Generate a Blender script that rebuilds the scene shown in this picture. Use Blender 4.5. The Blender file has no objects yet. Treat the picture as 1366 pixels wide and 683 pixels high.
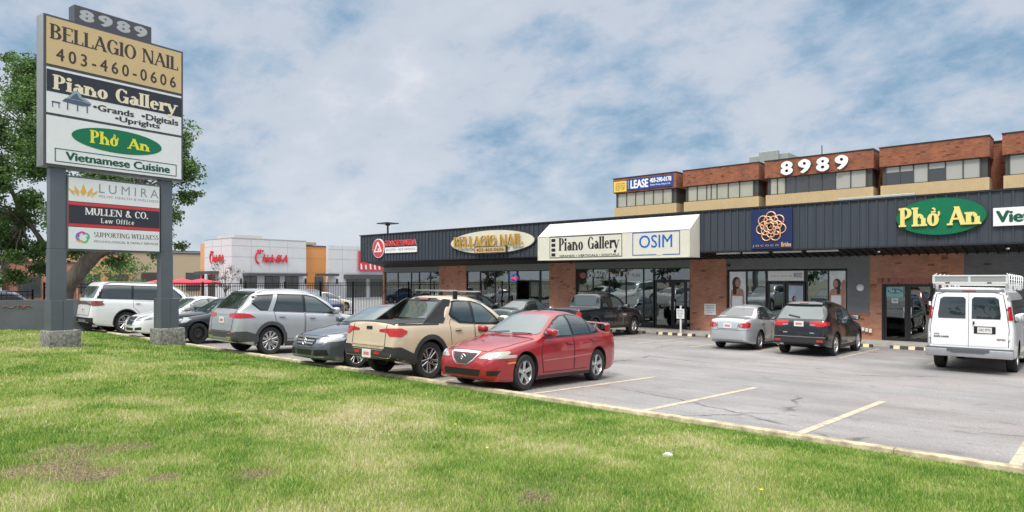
import bpy, bmesh, math, random
import numpy as np
from mathutils import Vector, Matrix
from mathutils.bvhtree import BVHTree
R = math.radians
random.seed(7)
scene = bpy.context.scene
COL = scene.collection
# ------------------------------------------------------------------ tagging
def tag(o, label=None, cat=None, group=None, kind=None):
    if label: o['label'] = label
    if cat: o['category'] = cat
    if group: o['group'] = group
    if kind: o['kind'] = kind
    return o
def empty(name, loc=(0, 0, 0), rz=0, parent=None):
    o = bpy.data.objects.new(name, None); COL.objects.link(o)
    o.location = loc; o.rotation_euler = (0, 0, rz); o.parent = parent
    o.empty_display_size = .3
    return o
def copy_tree(o, parent=None):
    c = o.copy(); COL.objects.link(c); c.parent = parent
    for ch in list(o.children): copy_tree(ch, c)
    return c
# ------------------------------------------------------------------ materials
MATS = {}
def nt(name):
    m = bpy.data.materials.new(name); m.use_nodes = True
    return m, m.node_tree.nodes, m.node_tree.links, m.node_tree.nodes['Principled BSDF']
def mat(name, c, rough=.6, metal=0, coat=0, emit=0, spec=None, var=.0, vs=6., bump=0, bs=60., coatr=.03, stretch=(1, 1, 1), alpha=None):
    """plain procedural material with object-space variation of tone and optional bump"""
    if name in MATS: return MATS[name]
    m, N, L, p = nt(name)
    p.inputs['Base Color'].default_value = (*c, 1)
    p.inputs['Roughness'].default_value = rough
    p.inputs['Metallic'].default_value = metal
    p.inputs['Coat Weight'].default_value = coat
    p.inputs['Coat Roughness'].default_value = coatr
    if spec is not None: p.inputs['Specular IOR Level'].default_value = spec
    if alpha is not None: p.inputs['Alpha'].default_value = alpha
    if emit:
        p.inputs['Emission Color'].default_value = (*c, 1); p.inputs['Emission Strength'].default_value = emit
    if var or bump:
        tc = N.new('ShaderNodeTexCoord'); mp = N.new('ShaderNodeMapping'); mp.inputs['Scale'].default_value = stretch
        L.new(tc.outputs['Object'], mp.inputs[0])
    if var:
        n = N.new('ShaderNodeTexNoise'); n.inputs['Scale'].default_value = vs; n.inputs['Detail'].default_value = 6
        n.inputs['Roughness'].default_value = .65
        L.new(mp.outputs[0], n.inputs['Vector'])
        mr = N.new('ShaderNodeMapRange'); mr.inputs[1].default_value = .3; mr.inputs[2].default_value = .7
        mr.inputs[3].default_value = 1 - var; mr.inputs[4].default_value = 1 + var
        L.new(n.outputs[0], mr.inputs[0])
        mx = N.new('ShaderNodeVectorMath'); mx.operation = 'SCALE'; mx.inputs[0].default_value = c
        L.new(mr.outputs[0], mx.inputs['Scale']); L.new(mx.outputs[0], p.inputs['Base Color'])
    if bump:
        n2 = N.new('ShaderNodeTexNoise'); n2.inputs['Scale'].default_value = bs; n2.inputs['Detail'].default_value = 4
        L.new(mp.outputs[0], n2.inputs['Vector'])
        b = N.new('ShaderNodeBump'); b.inputs['Strength'].default_value = bump; b.inputs['Distance'].default_value = .02
        L.new(n2.outputs[0], b.inputs['Height']); L.new(b.outputs[0], p.inputs['Normal'])
    MATS[name] = m
    return m
def paint(name, c, metal=.0, rough=.35):
    return mat(name, c, rough, metal, coat=1, var=.04, vs=1.5, coatr=.04)
def brick_mat(name, c1, c2, mortar, sx=.215, sy=.075, dark=.5):
    if name in MATS: return MATS[name]
    m, N, L, p = nt(name)
    tc = N.new('ShaderNodeTexCoord'); sp = N.new('ShaderNodeSeparateXYZ'); L.new(tc.outputs['Object'], sp.inputs[0])
    ad = N.new('ShaderNodeMath'); L.new(sp.outputs[0], ad.inputs[0]); L.new(sp.outputs[1], ad.inputs[1])
    cb = N.new('ShaderNodeCombineXYZ'); L.new(ad.outputs[0], cb.inputs[0]); L.new(sp.outputs[2], cb.inputs[1])
    b = N.new('ShaderNodeTexBrick'); L.new(cb.outputs[0], b.inputs['Vector'])
    b.inputs['Scale'].default_value = 1; b.inputs['Brick Width'].default_value = sx; b.inputs['Row Height'].default_value = sy
    b.inputs['Mortar Size'].default_value = .006; b.inputs['Mortar Smooth'].default_value = .3; b.inputs['Bias'].default_value = -.1
    b.inputs['Color1'].default_value = (*c1, 1); b.inputs['Color2'].default_value = (*c2, 1); b.inputs['Mortar'].default_value = (*mortar, 1)
    n = N.new('ShaderNodeTexNoise'); n.inputs['Scale'].default_value = 1.3; n.inputs['Detail'].default_value = 8; n.inputs['Roughness'].default_value = .7
    L.new(tc.outputs['Object'], n.inputs['Vector'])
    mr = N.new('ShaderNodeMapRange'); mr.inputs[1].default_value = .3; mr.inputs[2].default_value = .7; mr.inputs[3].default_value = 1 - dark * .5; mr.inputs[4].default_value = 1.25
    L.new(n.outputs[0], mr.inputs[0])
    # a few much darker bricks
    wn = N.new('ShaderNodeTexWhiteNoise'); wn.noise_dimensions = '2D'
    fl = N.new('ShaderNodeVectorMath'); fl.operation = 'FLOOR'; sc = N.new('ShaderNodeVectorMath'); sc.operation = 'DIVIDE'
    sc.inputs[1].default_value = (sx, sy, 1); L.new(cb.outputs[0], sc.inputs[0]); L.new(sc.outputs[0], fl.inputs[0]); L.new(fl.outputs[0], wn.inputs['Vector'])
    gt = N.new('ShaderNodeMapRange'); gt.inputs[1].default_value = .955; gt.inputs[2].default_value = .97; gt.inputs[3].default_value = 1; gt.inputs[4].default_value = .5
    L.new(wn.outputs[0], gt.inputs[0])
    m1 = N.new('ShaderNodeMath'); m1.operation = 'MULTIPLY'; L.new(mr.outputs[0], m1.inputs[0]); L.new(gt.outputs[0], m1.inputs[1])
    mx = N.new('ShaderNodeVectorMath'); mx.operation = 'SCALE'; L.new(b.outputs[0], mx.inputs[0]); L.new(m1.outputs[0], mx.inputs['Scale'])
    L.new(mx.outputs[0], p.inputs['Base Color']); p.inputs['Roughness'].default_value = .85
    bp = N.new('ShaderNodeBump'); bp.inputs['Strength'].default_value = .4; bp.inputs['Distance'].default_value = .01; bp.invert = True
    L.new(b.outputs[1], bp.inputs['Height']); L.new(bp.outputs[0], p.inputs['Normal'])
    MATS[name] = m
    return m
def glass_mat(name, tint=(.35, .42, .4), refl=.22):
    """window pane: tinted see-through glass with a mirror layer"""
    if name in MATS: return MATS[name]
    m, N, L, p = nt(name)
    N.remove(p); out = N['Material Output']
    t = N.new('ShaderNodeBsdfTransparent'); t.inputs[0].default_value = (*tint, 1)
    g = N.new('ShaderNodeBsdfGlossy'); g.inputs['Roughness'].default_value = .01; g.inputs[0].default_value = (.9, .95, .95, 1)
    n = N.new('ShaderNodeTexNoise'); n.inputs['Scale'].default_value = .8
    tc = N.new('ShaderNodeTexCoord'); L.new(tc.outputs['Object'], n.inputs['Vector'])
    b = N.new('ShaderNodeBump'); b.inputs['Strength'].default_value = .06; b.inputs['Distance'].default_value = .05; L.new(n.outputs[0], b.inputs['Height']); L.new(b.outputs[0], g.inputs['Normal'])
    fr = N.new('ShaderNodeFresnel'); fr.inputs[0].default_value = 1.5
    mr = N.new('ShaderNodeMapRange'); mr.inputs[3].default_value = refl; mr.inputs[4].default_value = 1
    L.new(fr.outputs[0], mr.inputs[0])
    mx = N.new('ShaderNodeMixShader'); L.new(mr.outputs[0], mx.inputs[0]); L.new(t.outputs[0], mx.inputs[1]); L.new(g.outputs[0], mx.inputs[2])
    L.new(mx.outputs[0], out.inputs[0])
    MATS[name] = m
    return m
# ------------------------------------------------------------------ mesh builder
class MB:
    def __init__(s): s.v = []; s.f = []; s.m = []; s.mats = []
    def mi(s, m):
        if m not in s.mats: s.mats.append(m)
        return s.mats.index(m)
    def add(s, vs, fs, m, M=None):
        k = len(s.v)
        s.v += [tuple(M @ Vector(p)) if M is not None else tuple(p) for p in vs]
        i = s.mi(m)
        for f in fs: s.f.append([q + k for q in f]); s.m.append(i)
        return s
    def box(s, x0, x1, y0, y1, z0, z1, m, bev=0, M=None):
        if bev:
            bm = bmesh.new(); bmesh.ops.create_cube(bm, size=1)
            for v in bm.verts: v.co = Vector(((x0 + x1) / 2 + v.co.x * (x1 - x0), (y0 + y1) / 2 + v.co.y * (y1 - y0), (z0 + z1) / 2 + v.co.z * (z1 - z0)))
            bmesh.ops.bevel(bm, geom=bm.edges[:], offset=bev, segments=2, affect='EDGES', profile=.5)
            bm.verts.ensure_lookup_table()
            s.add([v.co[:] for v in bm.verts], [[v.index for v in f.verts] for f in bm.faces], m, M); bm.free(); return s
        vs = [(x0, y0, z0), (x1, y0, z0), (x1, y1, z0), (x0, y1, z0), (x0, y0, z1), (x1, y0, z1), (x1, y1, z1), (x0, y1, z1)]
        return s.add(vs, [(0, 3, 2, 1), (4, 5, 6, 7), (0, 1, 5, 4), (1, 2, 6, 5), (2, 3, 7, 6), (3, 0, 4, 7)], m, M)
    def prism(s, poly, y0, y1, m, axis='y', M=None):
        """poly: 2D points counter-clockwise seen from -y (x,z); extruded y0 (front) to y1"""
        n = len(poly)
        if axis == 'y': vs = [(a, y0, b) for a, b in poly] + [(a, y1, b) for a, b in poly]
        elif axis == 'x': vs = [(y0, a, b) for a, b in poly] + [(y1, a, b) for a, b in poly]
        else: vs = [(a, b, y0) for a, b in poly] + [(a, b, y1) for a, b in poly]
        fs = [list(range(n)), list(range(2 * n - 1, n - 1, -1))] + [(i, (i + 1) % n + 0 if 0 else (i + 1) % n, (i + 1) % n + n, i + n) for i in range(n)]
        fs = [fs[0], fs[1]] + [tuple(reversed(f)) for f in fs[2:]]
        return s.add(vs, fs, m, M)
    def tube(s, pts, rad, m, n=8, M=None, cap=True):
        pts = [Vector(p) for p in pts]
        if not hasattr(rad, '__len__'): rad = [rad] * len(pts)
        vs = []; fs = []
        up = Vector((0, 0, 1))
        prev = None
        for i, p in enumerate(pts):
            d = (pts[min(i + 1, len(pts) - 1)] - pts[max(i - 1, 0)])
            if d.length < 1e-9: d = Vector((0, 0, 1))
            d.normalize()
            if prev is None:
                a = d.cross(up if abs(d.z) < .95 else Vector((1, 0, 0))).normalized()
            else:
                a = (prev - d * prev.dot(d)).normalized()
            prev = a; b = d.cross(a)
            for k in range(n):
                t = 2 * math.pi * k / n
                vs.append(p + (a * math.cos(t) + b * math.sin(t)) * rad[i])
        for i in range(len(pts) - 1):
            for k in range(n):
                fs.append((i * n + k, i * n + (k + 1) % n, (i + 1) * n + (k + 1) % n, (i + 1) * n + k))
        if cap: fs.append(list(range(n - 1, -1, -1))); fs.append([(len(pts) - 1) * n + k for k in range(n)])
        return s.add(vs, fs, m, M)
    def lathe(s, prof, m, n=32, M=None):
        """prof: (radius, y) revolved around the y axis"""
        vs = []; fs = []
        for r, y in prof:
            for k in range(n):
                t = 2 * math.pi * k / n; vs.append((r * math.cos(t), y, r * math.sin(t)))
        for i in range(len(prof) - 1):
            for k in range(n):
                fs.append((i * n + k, i * n + (k + 1) % n, (i + 1) * n + (k + 1) % n, (i + 1) * n + k))
        return s.add(vs, fs, m, M)
    def ell(s, cx, cz, rx, rz, y0, y1, m, n=48, M=None):
        return s.prism([(cx + rx * math.cos(2 * math.pi * k / n), cz + rz * math.sin(2 * math.pi * k / n)) for k in range(n)], y0, y1, m, M=M)
    def build(s, name, parent=None, smooth=False, loc=None):
        me = bpy.data.meshes.new(name); me.from_pydata(s.v, [], s.f)
        for m in s.mats: me.materials.append(m)
        me.polygons.foreach_set('material_index', s.m)
        if smooth:
            me.polygons.foreach_set('use_smooth', [True] * len(me.polygons)); me.set_sharp_from_angle(angle=R(smooth if smooth is not True else 40))
        me.update()
        o = bpy.data.objects.new(name, me); COL.objects.link(o); o.parent = parent
        if loc: o.location = loc
        return o
# ------------------------------------------------------------------ lettering
TCACHE = {}
def sans_mesh(txt, bold=0., shear=0., ext=0., track=0.):
    k = (txt, bold, shear, ext, track)
    if k in TCACHE: return TCACHE[k]
    cu = bpy.data.curves.new('t', 'FONT'); cu.body = txt; cu.size = 1; cu.offset = bold; cu.shear = shear; cu.space_character = 1 + track; cu.resolution_u = 3
    o = bpy.data.objects.new('t', cu); COL.objects.link(o)
    dg = bpy.context.evaluated_depsgraph_get(); me = bpy.data.meshes.new_from_object(o.evaluated_get(dg))
    vs = [(v.co.x, v.co.y) for v in me.vertices]; fs = [list(p.vertices) for p in me.polygons]
    bpy.data.objects.remove(o); bpy.data.curves.remove(cu); bpy.data.meshes.remove(me)
    TCACHE[k] = (vs, fs); return vs, fs
# own serif face: V stem, H bar, D diagonal, E arc of an ellipse (all on a 1-high cap grid)
def S(x, y0, y1, a=1, b=1): return ('V', x, y0, y1, a, b)
GL = {
 'A': (.72, [('D', .36, 1, .06, 0, 0), ('D', .34, 1, .64, 0, 1), ('H', .18, .54, .34), ('F', .06, 0), ('F', .64, 0)]),
 'B': (.64, [S(.14, 0, 1), ('E', .30, .76, .26, .24, -90, 90), ('E', .30, .27, .31, .27, -90, 90), ('H', .1, .3, .97), ('H', .1, .3, .52), ('H', .1, .3, .03)]),
 'C': (.68, [('E', .38, .5, .34, .52, 42, 318), ('T', .62, .8, .25)]),
 'D': (.70, [S(.14, 0, 1), ('E', .28, .5, .38, .5, -90, 90), ('H', .1, .3, .97), ('H', .1, .3, .03)]),
 'E': (.60, [S(.14, 0, 1), ('H', .1, .54, .97), ('H', .1, .45, .52), ('H', .1, .56, .03), ('T', .53, .88, .2), ('T', .55, .13, .2)]),
 'F': (.56, [S(.14, 0, 1), ('H', .1, .54, .97), ('H', .1, .42, .52), ('T', .53, .88, .2)]),
 'G': (.74, [('E', .38, .5, .34, .52, 42, 318), ('V', .62, .0, .44, 0, 0), ('H', .44, .74, .44), ('T', .60, .82, .22)]),
 'I': (.30, [S(.15, 0, 1)]),
 'L': (.56, [S(.14, 0, 1), ('H', .1, .52, .03), ('T', .51, .14, .24)]),
 'M': (.92, [('v', .1, 0, 1, 1, 1), S(.80, 0, 1), ('D', .13, 1, .45, .06, 1), ('D', .77, 1, .45, .06, 0)]),
 'N': (.80, [('v', .12, 0, 1, 1, 1), ('v', .66, 0, 1, 1, 0), ('D', .15, 1, .62, 0, 1)]),
 'O': (.76, [('E', .38, .5, .36, .52, 0, 360)]),
 'P': (.60, [S(.14, 0, 1), ('E', .28, .72, .29, .28, -90, 90), ('H', .1, .3, .97), ('H', .1, .3, .46)]),
 'R': (.68, [S(.14, 0, 1), ('E', .28, .74, .27, .26, -90, 90), ('H', .1, .3, .97), ('H', .1, .3, .5), ('D', .34, .5, .62, 0, 1), ('F', .63, 0)]),
 'S': (.56, [('E', .28, .75, .22, .26, 30, 270), ('E', .28, .26, .24, .26, -150, 90)]),
 'T': (.64, [S(.32, 0, 1, 1, 0), ('H', .04, .60, .97), ('T', .05, .88, .2), ('T', .59, .88, .2)]),
 'U': (.74, [('V', .14, .3, 1, 1, 0), ('V', .6, .3, 1, 1, 0), ('E', .37, .32, .27, .34, 180, 360)]),
 'V': (.72, [('D', .08, 1, .36, 0, 1), ('D', .64, 1, .36, 0, 0), ('F', .08, 1), ('F', .64, 1)]),
 'W': (1.0, [('D', .08, 1, .28, 0, 1), ('D', .5, 1, .28, 0, 0), ('D', .48, 1, .7, 0, 1), ('D', .92, 1, .7, 0, 0), ('F', .08, 1), ('F', .92, 1)]),
 'Y': (.70, [('D', .08, 1, .35, .45, 1), ('D', .62, 1, .35, .45, 0), S(.35, 0, .48, 0, 1), ('F', .08, 1), ('F', .62, 1)]),
 '&': (.76, [('E', .32, .77, .18, .23, 0, 360), ('E', .30, .27, .26, .28, 80, 370), ('D', .2, .68, .68, 0, 1)]),
 '.': (.24, [('O', .12, .07)]), '-': (.4, [('H', .06, .34, .36)]), "'": (.2, [('V', .1, .8, 1, 0, 0)]), ' ': (.34, []),
 'a': (.56, [('E', .24, .2, .2, .22, 0, 360), ('V', .42, .02, .5, 0, 1), ('E', .26, .46, .17, .2, 0, 160)]),
 'c': (.50, [('E', .27, .32, .24, .34, 45, 315)]),
 'e': (.54, [('E', .27, .32, .25, .34, 0, 315), ('H', .06, .5, .36)]),
 'f': (.40, [S(.16, 0, .8), ('E', .3, .8, .15, .2, 40, 180), ('H', .04, .36, .62)]),
 'd': (.60, [('E', .26, .32, .24, .34, 0, 360), ('V', .46, 0, 1, 1, 1)]),
 'h': (.64, [S(.14, 0, 1), ('E', .32, .4, .19, .26, 0, 160), S(.5, 0, .42, 0, 1)]),
 'i': (.30, [S(.15, 0, .66), ('O', .15, .86)]),
 'l': (.30, [S(.15, 0, 1)]),
 'n': (.64, [S(.14, 0, .66), ('E', .32, .4, .19, .26, 0, 160), S(.5, 0, .42, 0, 1)]),
 'o': (.58, [('E', .29, .32, .26, .34, 0, 360)]),
 'r': (.46, [S(.14, 0, .66), ('E', .32, .42, .16, .22, 50, 170), ('O', .4, .56)]),
 's': (.44, [('E', .22, .48, .17, .18, 30, 270), ('E', .22, .16, .18, .18, -150, 90)]),
 't': (.40, [('V', .17, .1, .86, 0, 0), ('H', .03, .36, .62), ('E', .28, .14, .14, .16, 180, 320)]),
 'y': (.60, [('D', .08, .66, .3, .02, 1), ('D', .54, .66, .2, -.3, 0), ('F', .09, .66), ('F', .53, .66), ('O', .14, -.26)]),
 'u': (.64, [('V', .14, .2, .66, 1, 0), ('V', .5, 0, .66, 1, 1), ('E', .3, .22, .19, .24, 180, 340)]),
 'w': (.84, [('D', .06, .66, .24, 0, 1), ('D', .42, .66, .24, 0, 0), ('D', .4, .66, .6, 0, 1), ('D', .78, .66, .6, 0, 0), ('F', .07, .66), ('F', .77, .66)]),
 # the Vietnamese o: a horn on the right and a hook above
 '\u1edf': (.62, [('E', .29, .32, .26, .34, 0, 360), ('E', .5, .62, .1, .16, -80, 60), ('E', .31, .84, .09, .1, -60, 150), ('V', .31, .68, .76, 0, 0)]),
}
def serif_mesh(txt, T=.15, t=.06, sf=.07, track=0.):
    """returns quads as (verts2d with depth layer, faces)"""
    vs = []; fs = []; X = 0; layer = 0; T0, t0 = T, t
    def quad(a, b, c, d):
        nonlocal layer
        k = len(vs)
        for p in (a, b, c, d): vs.append((p[0] + X, p[1], layer))
        fs.append([k, k + 1, k + 2, k + 3]); layer = (layer + 1) % 9
    for ch in txt:
        adv, prims = GL[ch]
        for p in prims:
            T = T0
            if p[0] in 'Vv':
                _, x, y0, y1, a, b = p; T = T0 if p[0] == 'V' else t0 * 1.25
                quad((x - T / 2, y0), (x + T / 2, y0), (x + T / 2, y1), (x - T / 2, y1))
                if b: quad((x - T / 2 - sf, y0), (x + T / 2 + sf, y0), (x + T / 2 + sf, y0 + t), (x - T / 2 - sf, y0 + t))
                if a: quad((x - T / 2 - sf, y1 - t), (x + T / 2 + sf * .4, y1 - t), (x + T / 2 + sf * .4, y1), (x - T / 2 - sf, y1))
            elif p[0] == 'H':
                _, x0, x1, y = p; quad((x0, y - t / 2), (x1, y - t / 2), (x1, y + t / 2), (x0, y + t / 2))
            elif p[0] == 'F':
                _, x, y = p; y0 = y if y < .5 else y - t; quad((x - .11 - sf * .3, y0), (x + .11 + sf * .3, y0), (x + .11 + sf * .3, y0 + t), (x - .11 - sf * .3, y0 + t))
            elif p[0] == 'T':
                _, x, y, h = p; quad((x - t / 2, y - h / 2), (x + t / 2, y - h / 2), (x + t / 2, y + h / 2), (x - t / 2, y + h / 2))
            elif p[0] == 'D':
                _, x0, y0, x1, y1, thick = p; w = (T if thick else t * 1.2) / 2 * 1.05
                if y0 < y1: x0, y0, x1, y1 = x1, y1, x0, y0
                quad((x1 - w, y1), (x1 + w, y1), (x0 + w, y0), (x0 - w, y0))
            elif p[0] == 'O':
                _, cx, cy = p; r = T * .62; k = len(vs)
                for q in range(10): vs.append((cx + X + r * math.cos(q * .6283), cy + r * math.sin(q * .6283), layer))
                fs.append(list(range(k, k + 10))); layer = (layer + 1) % 9
            elif p[0] == 'E':
                _, cx, cy, rx, ry, a0, a1 = p; n = max(6, int((a1 - a0) / 18)); k = len(vs)
                T2 = min(T, rx * .9); t2 = min(t, ry * .9)
                for q in range(n + 1):
                    a = R(a0 + (a1 - a0) * q / n)
                    vs.append((cx + X + rx * math.cos(a), cy + ry * math.sin(a), layer))
                    vs.append((cx + X + (rx - T2) * math.cos(a), cy + (ry - t2) * math.sin(a), layer))
                for q in range(n): fs.append([k + 2 * q, k + 2 * q + 2, k + 2 * q + 3, k + 2 * q + 1])
                layer = (layer + 1) % 9
        X += adv + track
    return vs, fs
def letters(mb, txt, x0, x1, z0, z1, y, m, font='sans', bold=.0, shear=0., ext=0., T=.15, t=.06, sf=.07, track=0., fit=True, M=None):
    """lettering facing -y, fitted in the rectangle; ext = how far it stands proud"""
    if font == 'sans':
        v0, f0 = sans_mesh(txt, 0, shear, 0, track); v = []; f = []
        b2 = abs(bold)
        for k, (dx, dy) in enumerate(((0, 0),) if bold <= 0 else ((0, 0), (-b2, 0), (b2, 0), (0, b2 * .6), (0, -b2 * .6))):
            n0 = len(v); v += [(a + dx, b + dy, k) for a, b in v0]; f += [[i + n0 for i in q] for q in f0]
    else: v, f = serif_mesh(txt, T, t, sf, track)
    if not v: return
    ax = min(p[0] for p in v); bx = max(p[0] for p in v); az = min(p[1] for p in v); bz = max(p[1] for p in v)
    sx = (x1 - x0) / (bx - ax); sz = (z1 - z0) / (bz - az)
    if not fit: sx = sz
    P = [(x0 + (p[0] - ax) * sx, y - p[2] * .00035, z0 + (p[1] - az) * sz) for p in v]
    if ext:
        # closed slab letters: front faces, plus walls from boundary edges
        cnt = {}
        for q in f:
            for i in range(len(q)):
                a, b = q[i], q[(i + 1) % len(q)]; cnt[(a, b)] = cnt.get((a, b), 0) + 1
        k = len(P); P2 = [(p[0], p[1] - ext, p[2]) for p in P]; walls = [(a, b, b + k, a + k) for (a, b) in cnt if (b, a) not in cnt]
        mb.add(P + P2, [[i + k for i in q] for q in f] + walls, m, M)
    else: mb.add(P, f, m, M)
def rect_outline(mb, x0, x1, z0, z1, w, y, m, M=None, th=.004):
    mb.box(x0, x1, y - th, y, z0, z0 + w, m, M=M); mb.box(x0, x1, y - th, y, z1 - w, z1, m, M=M)
    mb.box(x0, x0 + w, y - th, y, z0 + w, z1 - w, m, M=M); mb.box(x1 - w, x1, y - th, y, z0 + w, z1 - w, m, M=M)
# ------------------------------------------------------------------ common materials
BLK = mat('black_plastic', (.02, .02, .022), .55)
BLK2 = mat('black_trim', (.012, .012, .013), .35)
RUB = mat('tyre_rubber', (.022, .022, .023), .8, bump=.3, bs=90)
CHR = mat('chrome', (.8, .8, .8), .12, 1)
ALU = mat('alloy_silver', (.62, .62, .62), .25, .9)
ALUD = mat('alloy_dark_grey', (.12, .12, .125), .35, .7)
CARGL = mat('car_glass', (.02, .028, .028), .02, coat=1, coatr=.01, spec=.9)
CARGL2 = mat('car_glass_clear', (.06, .085, .085), .02, coat=1, coatr=.01, spec=.9)
REDL = mat('red_lamp', (.45, .01, .012), .08, coat=1)
REDD = mat('dark_red_lamp', (.14, .008, .012), .08, coat=1)
CLRL = mat('clear_lamp', (.34, .36, .37), .08, coat=1, metal=.5)
AMB = mat('amber_lamp', (.75, .2, .02), .1, coat=1)
WHT = mat('white_enamel', (.78, .78, .76), .4)
PLATE = mat('licence_plate', (.7, .68, .66), .45, var=.1, vs=40)
PRED = mat('plate_red', (.5, .05, .05), .5)
WELL = mat('wheel_well', (.008, .008, .008), .9)
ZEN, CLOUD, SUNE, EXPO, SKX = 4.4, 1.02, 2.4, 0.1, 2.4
# ------------------------------------------------------------------ terrain heights
def gz(X, Y):
    if Y <= 8.95: return 0.0
    k = [(8.95, 0), (14, -.2), (20, -.32), (27, -.42), (35, -.45), (400, -.45)]
    for (a, b), (c, d) in zip(k, k[1:]):
        if a <= Y <= c: return b + (d - b) * (Y - a) / (c - a)
    return -.45
def lawn_z(X, Y):
    k = [(-80, .5), (-10, .42), (0, .31), (3, .29), (5.3, .25), (7, .14), (8.2, .075), (8.7, .02), (8.95, .0)]
    z = .0
    for (a, b), (c, d) in zip(k, k[1:]):
        if a <= Y <= c: z = b + (d - b) * (Y - a) / (c - a); break
    return z + .018 * math.sin(X * 1.3 + Y * .7) * math.sin(Y * 1.9 - X * .4) * min(1, max(0, (8.6 - Y)))
# ------------------------------------------------------------------ cars
def lerp_prof(k, s):
    if s <= k[0][0]: return k[0][1]
    for (a, b), (c, d) in zip(k, k[1:]):
        if s <= c: return b + (d - b) * (s - a) / max(c - a, 1e-6)
    return k[-1][1]
def smooth_prof(k, L, ker):
    xs = np.arange(0, L + .001, .01); ys = np.array([lerp_prof(k, x) for x in xs])
    n = int(ker / .01)
    if n > 0:
        w = np.hanning(2 * n + 3)[1:-1]; w /= w.sum()
        pad = np.concatenate([np.full(n, ys[0]), ys, np.full(n, ys[-1])])
        # reflect so that ends keep their value
        ys = np.convolve(pad, w, 'valid')
    return lambda s: float(np.interp(s, xs, ys))
def clip_poly(poly, axis, lo, hi):
    def half(P, f, inside):
        out = []
        for i in range(len(P)):
            a, b = P[i], P[(i + 1) % len(P)]; ia, ib = inside(a), inside(b)
            if ia: out.append(a)
            if ia != ib:
                t = (f - a[axis]) / (b[axis] - a[axis]); out.append((a[0] + (b[0] - a[0]) * t, a[1] + (b[1] - a[1]) * t))
        return out
    P = half(poly, lo, lambda p: p[axis] >= lo - 1e-9)
    if len(P) < 3: return []
    P = half(P, hi, lambda p: p[axis] <= hi + 1e-9)
    return P if len(P) >= 3 else []
class Body:
    def __init__(s, sp, name='body'):
        s.sp = sp; L, W = sp['L'], sp['W']
        top = smooth_prof(sp['top'], L, sp.get('sm', .07)); belt = smooth_prof(sp['belt'], L, .12)
        bot = smooth_prof(sp['bot'], L, .05); plan = smooth_prof(sp['plan'], L, .05)
        lean = sp.get('lean', .2); Hf = sp.get('Hf', .48); nmax = sp.get('n', 4.2)
        st = sorted(set([round(x, 3) for x in list(np.arange(0, .3, .02)) + list(np.arange(.3, L - .3, .055)) + list(np.arange(L - .3, L, .02)) + [L]]))
        side = sp.get('side', [(0, .955), (.04, .972), (.12, .985), (.22, .992), (.34, .998), (.46, 1), (.58, 1), (.68, .996), (.74, .988), (.80, .984), (.87, .972), (.94, .952), (1, .92)])
        rows = []
        for x in st:
            zt = top(x); zb = min(bot(x), zt - .08); w = plan(x); z1 = min(belt(x), zt - .02); z1 = max(z1, zb + .05)
            row = [(0, zb), (.3 * w, zb), (.6 * w, zb), (.85 * w, zb), (.93 * w, zb + .004)]
            for t, f in side: row.append((w * f, zb + .015 + (z1 - zb - .015) * t))
            wb = w * side[-1][1]; h = zt - z1
            n = 2.0 + (nmax - 2.0) * min(1, max(0, (h - .06) / .34))
            for q in range(1, 15):
                th = q / 14 * math.pi / 2
                # even spacing along the corner
                c_, s_ = max(math.cos(th), 0), math.sin(th)
                yy = wb * c_ ** (2 / n); zz = h * s_ ** (2 / n)
                yy *= 1 - lean * min(1, zz / Hf) * min(1, h / Hf)
                if q == 14: yy = 0
                row.append((yy, z1 + zz))
            rows.append([(L / 2 - x, y, z) for y, z in row])
        n = len(rows[0]); vs = []; fs = []
        for r in rows:
            vs += r; vs += [(a, -b, c) for a, b, c in r[1:-1]][::-1]
        m = 2 * n - 2
        for i in range(len(rows) - 1):
            for k in range(m):
                a, b = i * m + k, i * m + (k + 1) % m; fs.append((a, a + m, b + m, b))
        fs.append(list(range(m))); fs.append([(len(rows) - 1) * m + k for k in range(m - 1, -1, -1)])
        s.vs, s.fs = vs, fs
        s.bvh = BVHTree.FromPolygons([Vector(v) for v in vs], fs)
        me = bpy.data.meshes.new(name); me.from_pydata(vs, [], fs); me.materials.append(sp['paint']); me.materials.append(WELL); me.update()
        bm = bmesh.new(); bm.from_mesh(me); bmesh.ops.recalc_face_normals(bm, faces=bm.faces[:]); bm.to_mesh(me); bm.free()
        # wheel arches
        c = MB()
        for ws in sp['wheels']:
            for sg in (1, -1):
                ra = sp.get('ra', sp['wr'] + .055); k = 36
                poly = [(L / 2 - ws + ra * math.cos(2 * math.pi * q / k), sp['wr'] + .01 + ra * math.sin(2 * math.pi * q / k)) for q in range(k)]
                y0, y1 = (W / 2 - .36, W / 2 + .2) if sg > 0 else (-W / 2 - .2, -W / 2 + .36)
                c.prism(poly, y0, y1, WELL)
        co = c.build('cut'); bmc = bmesh.new(); bmc.from_mesh(co.data); bmesh.ops.recalc_face_normals(bmc, faces=bmc.faces[:]); bmc.to_mesh(co.data); bmc.free()
        bo = bpy.data.objects.new(name, me); COL.objects.link(bo)
        md = bo.modifiers.new('b', 'BOOLEAN'); md.object = co; md.operation = 'DIFFERENCE'; md.solver = 'EXACT'
        try: md.material_mode = 'TRANSFER'
        except Exception: pass
        dg = bpy.context.evaluated_depsgraph_get(); me2 = bpy.data.meshes.new_from_object(bo.evaluated_get(dg))
        bo.modifiers.clear(); bo.data = me2; bpy.data.objects.remove(co); 
        me2.polygons.foreach_set('use_smooth', [True] * len(me2.polygons)); me2.set_sharp_from_angle(angle=R(38))
        s.obj = bo
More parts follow.
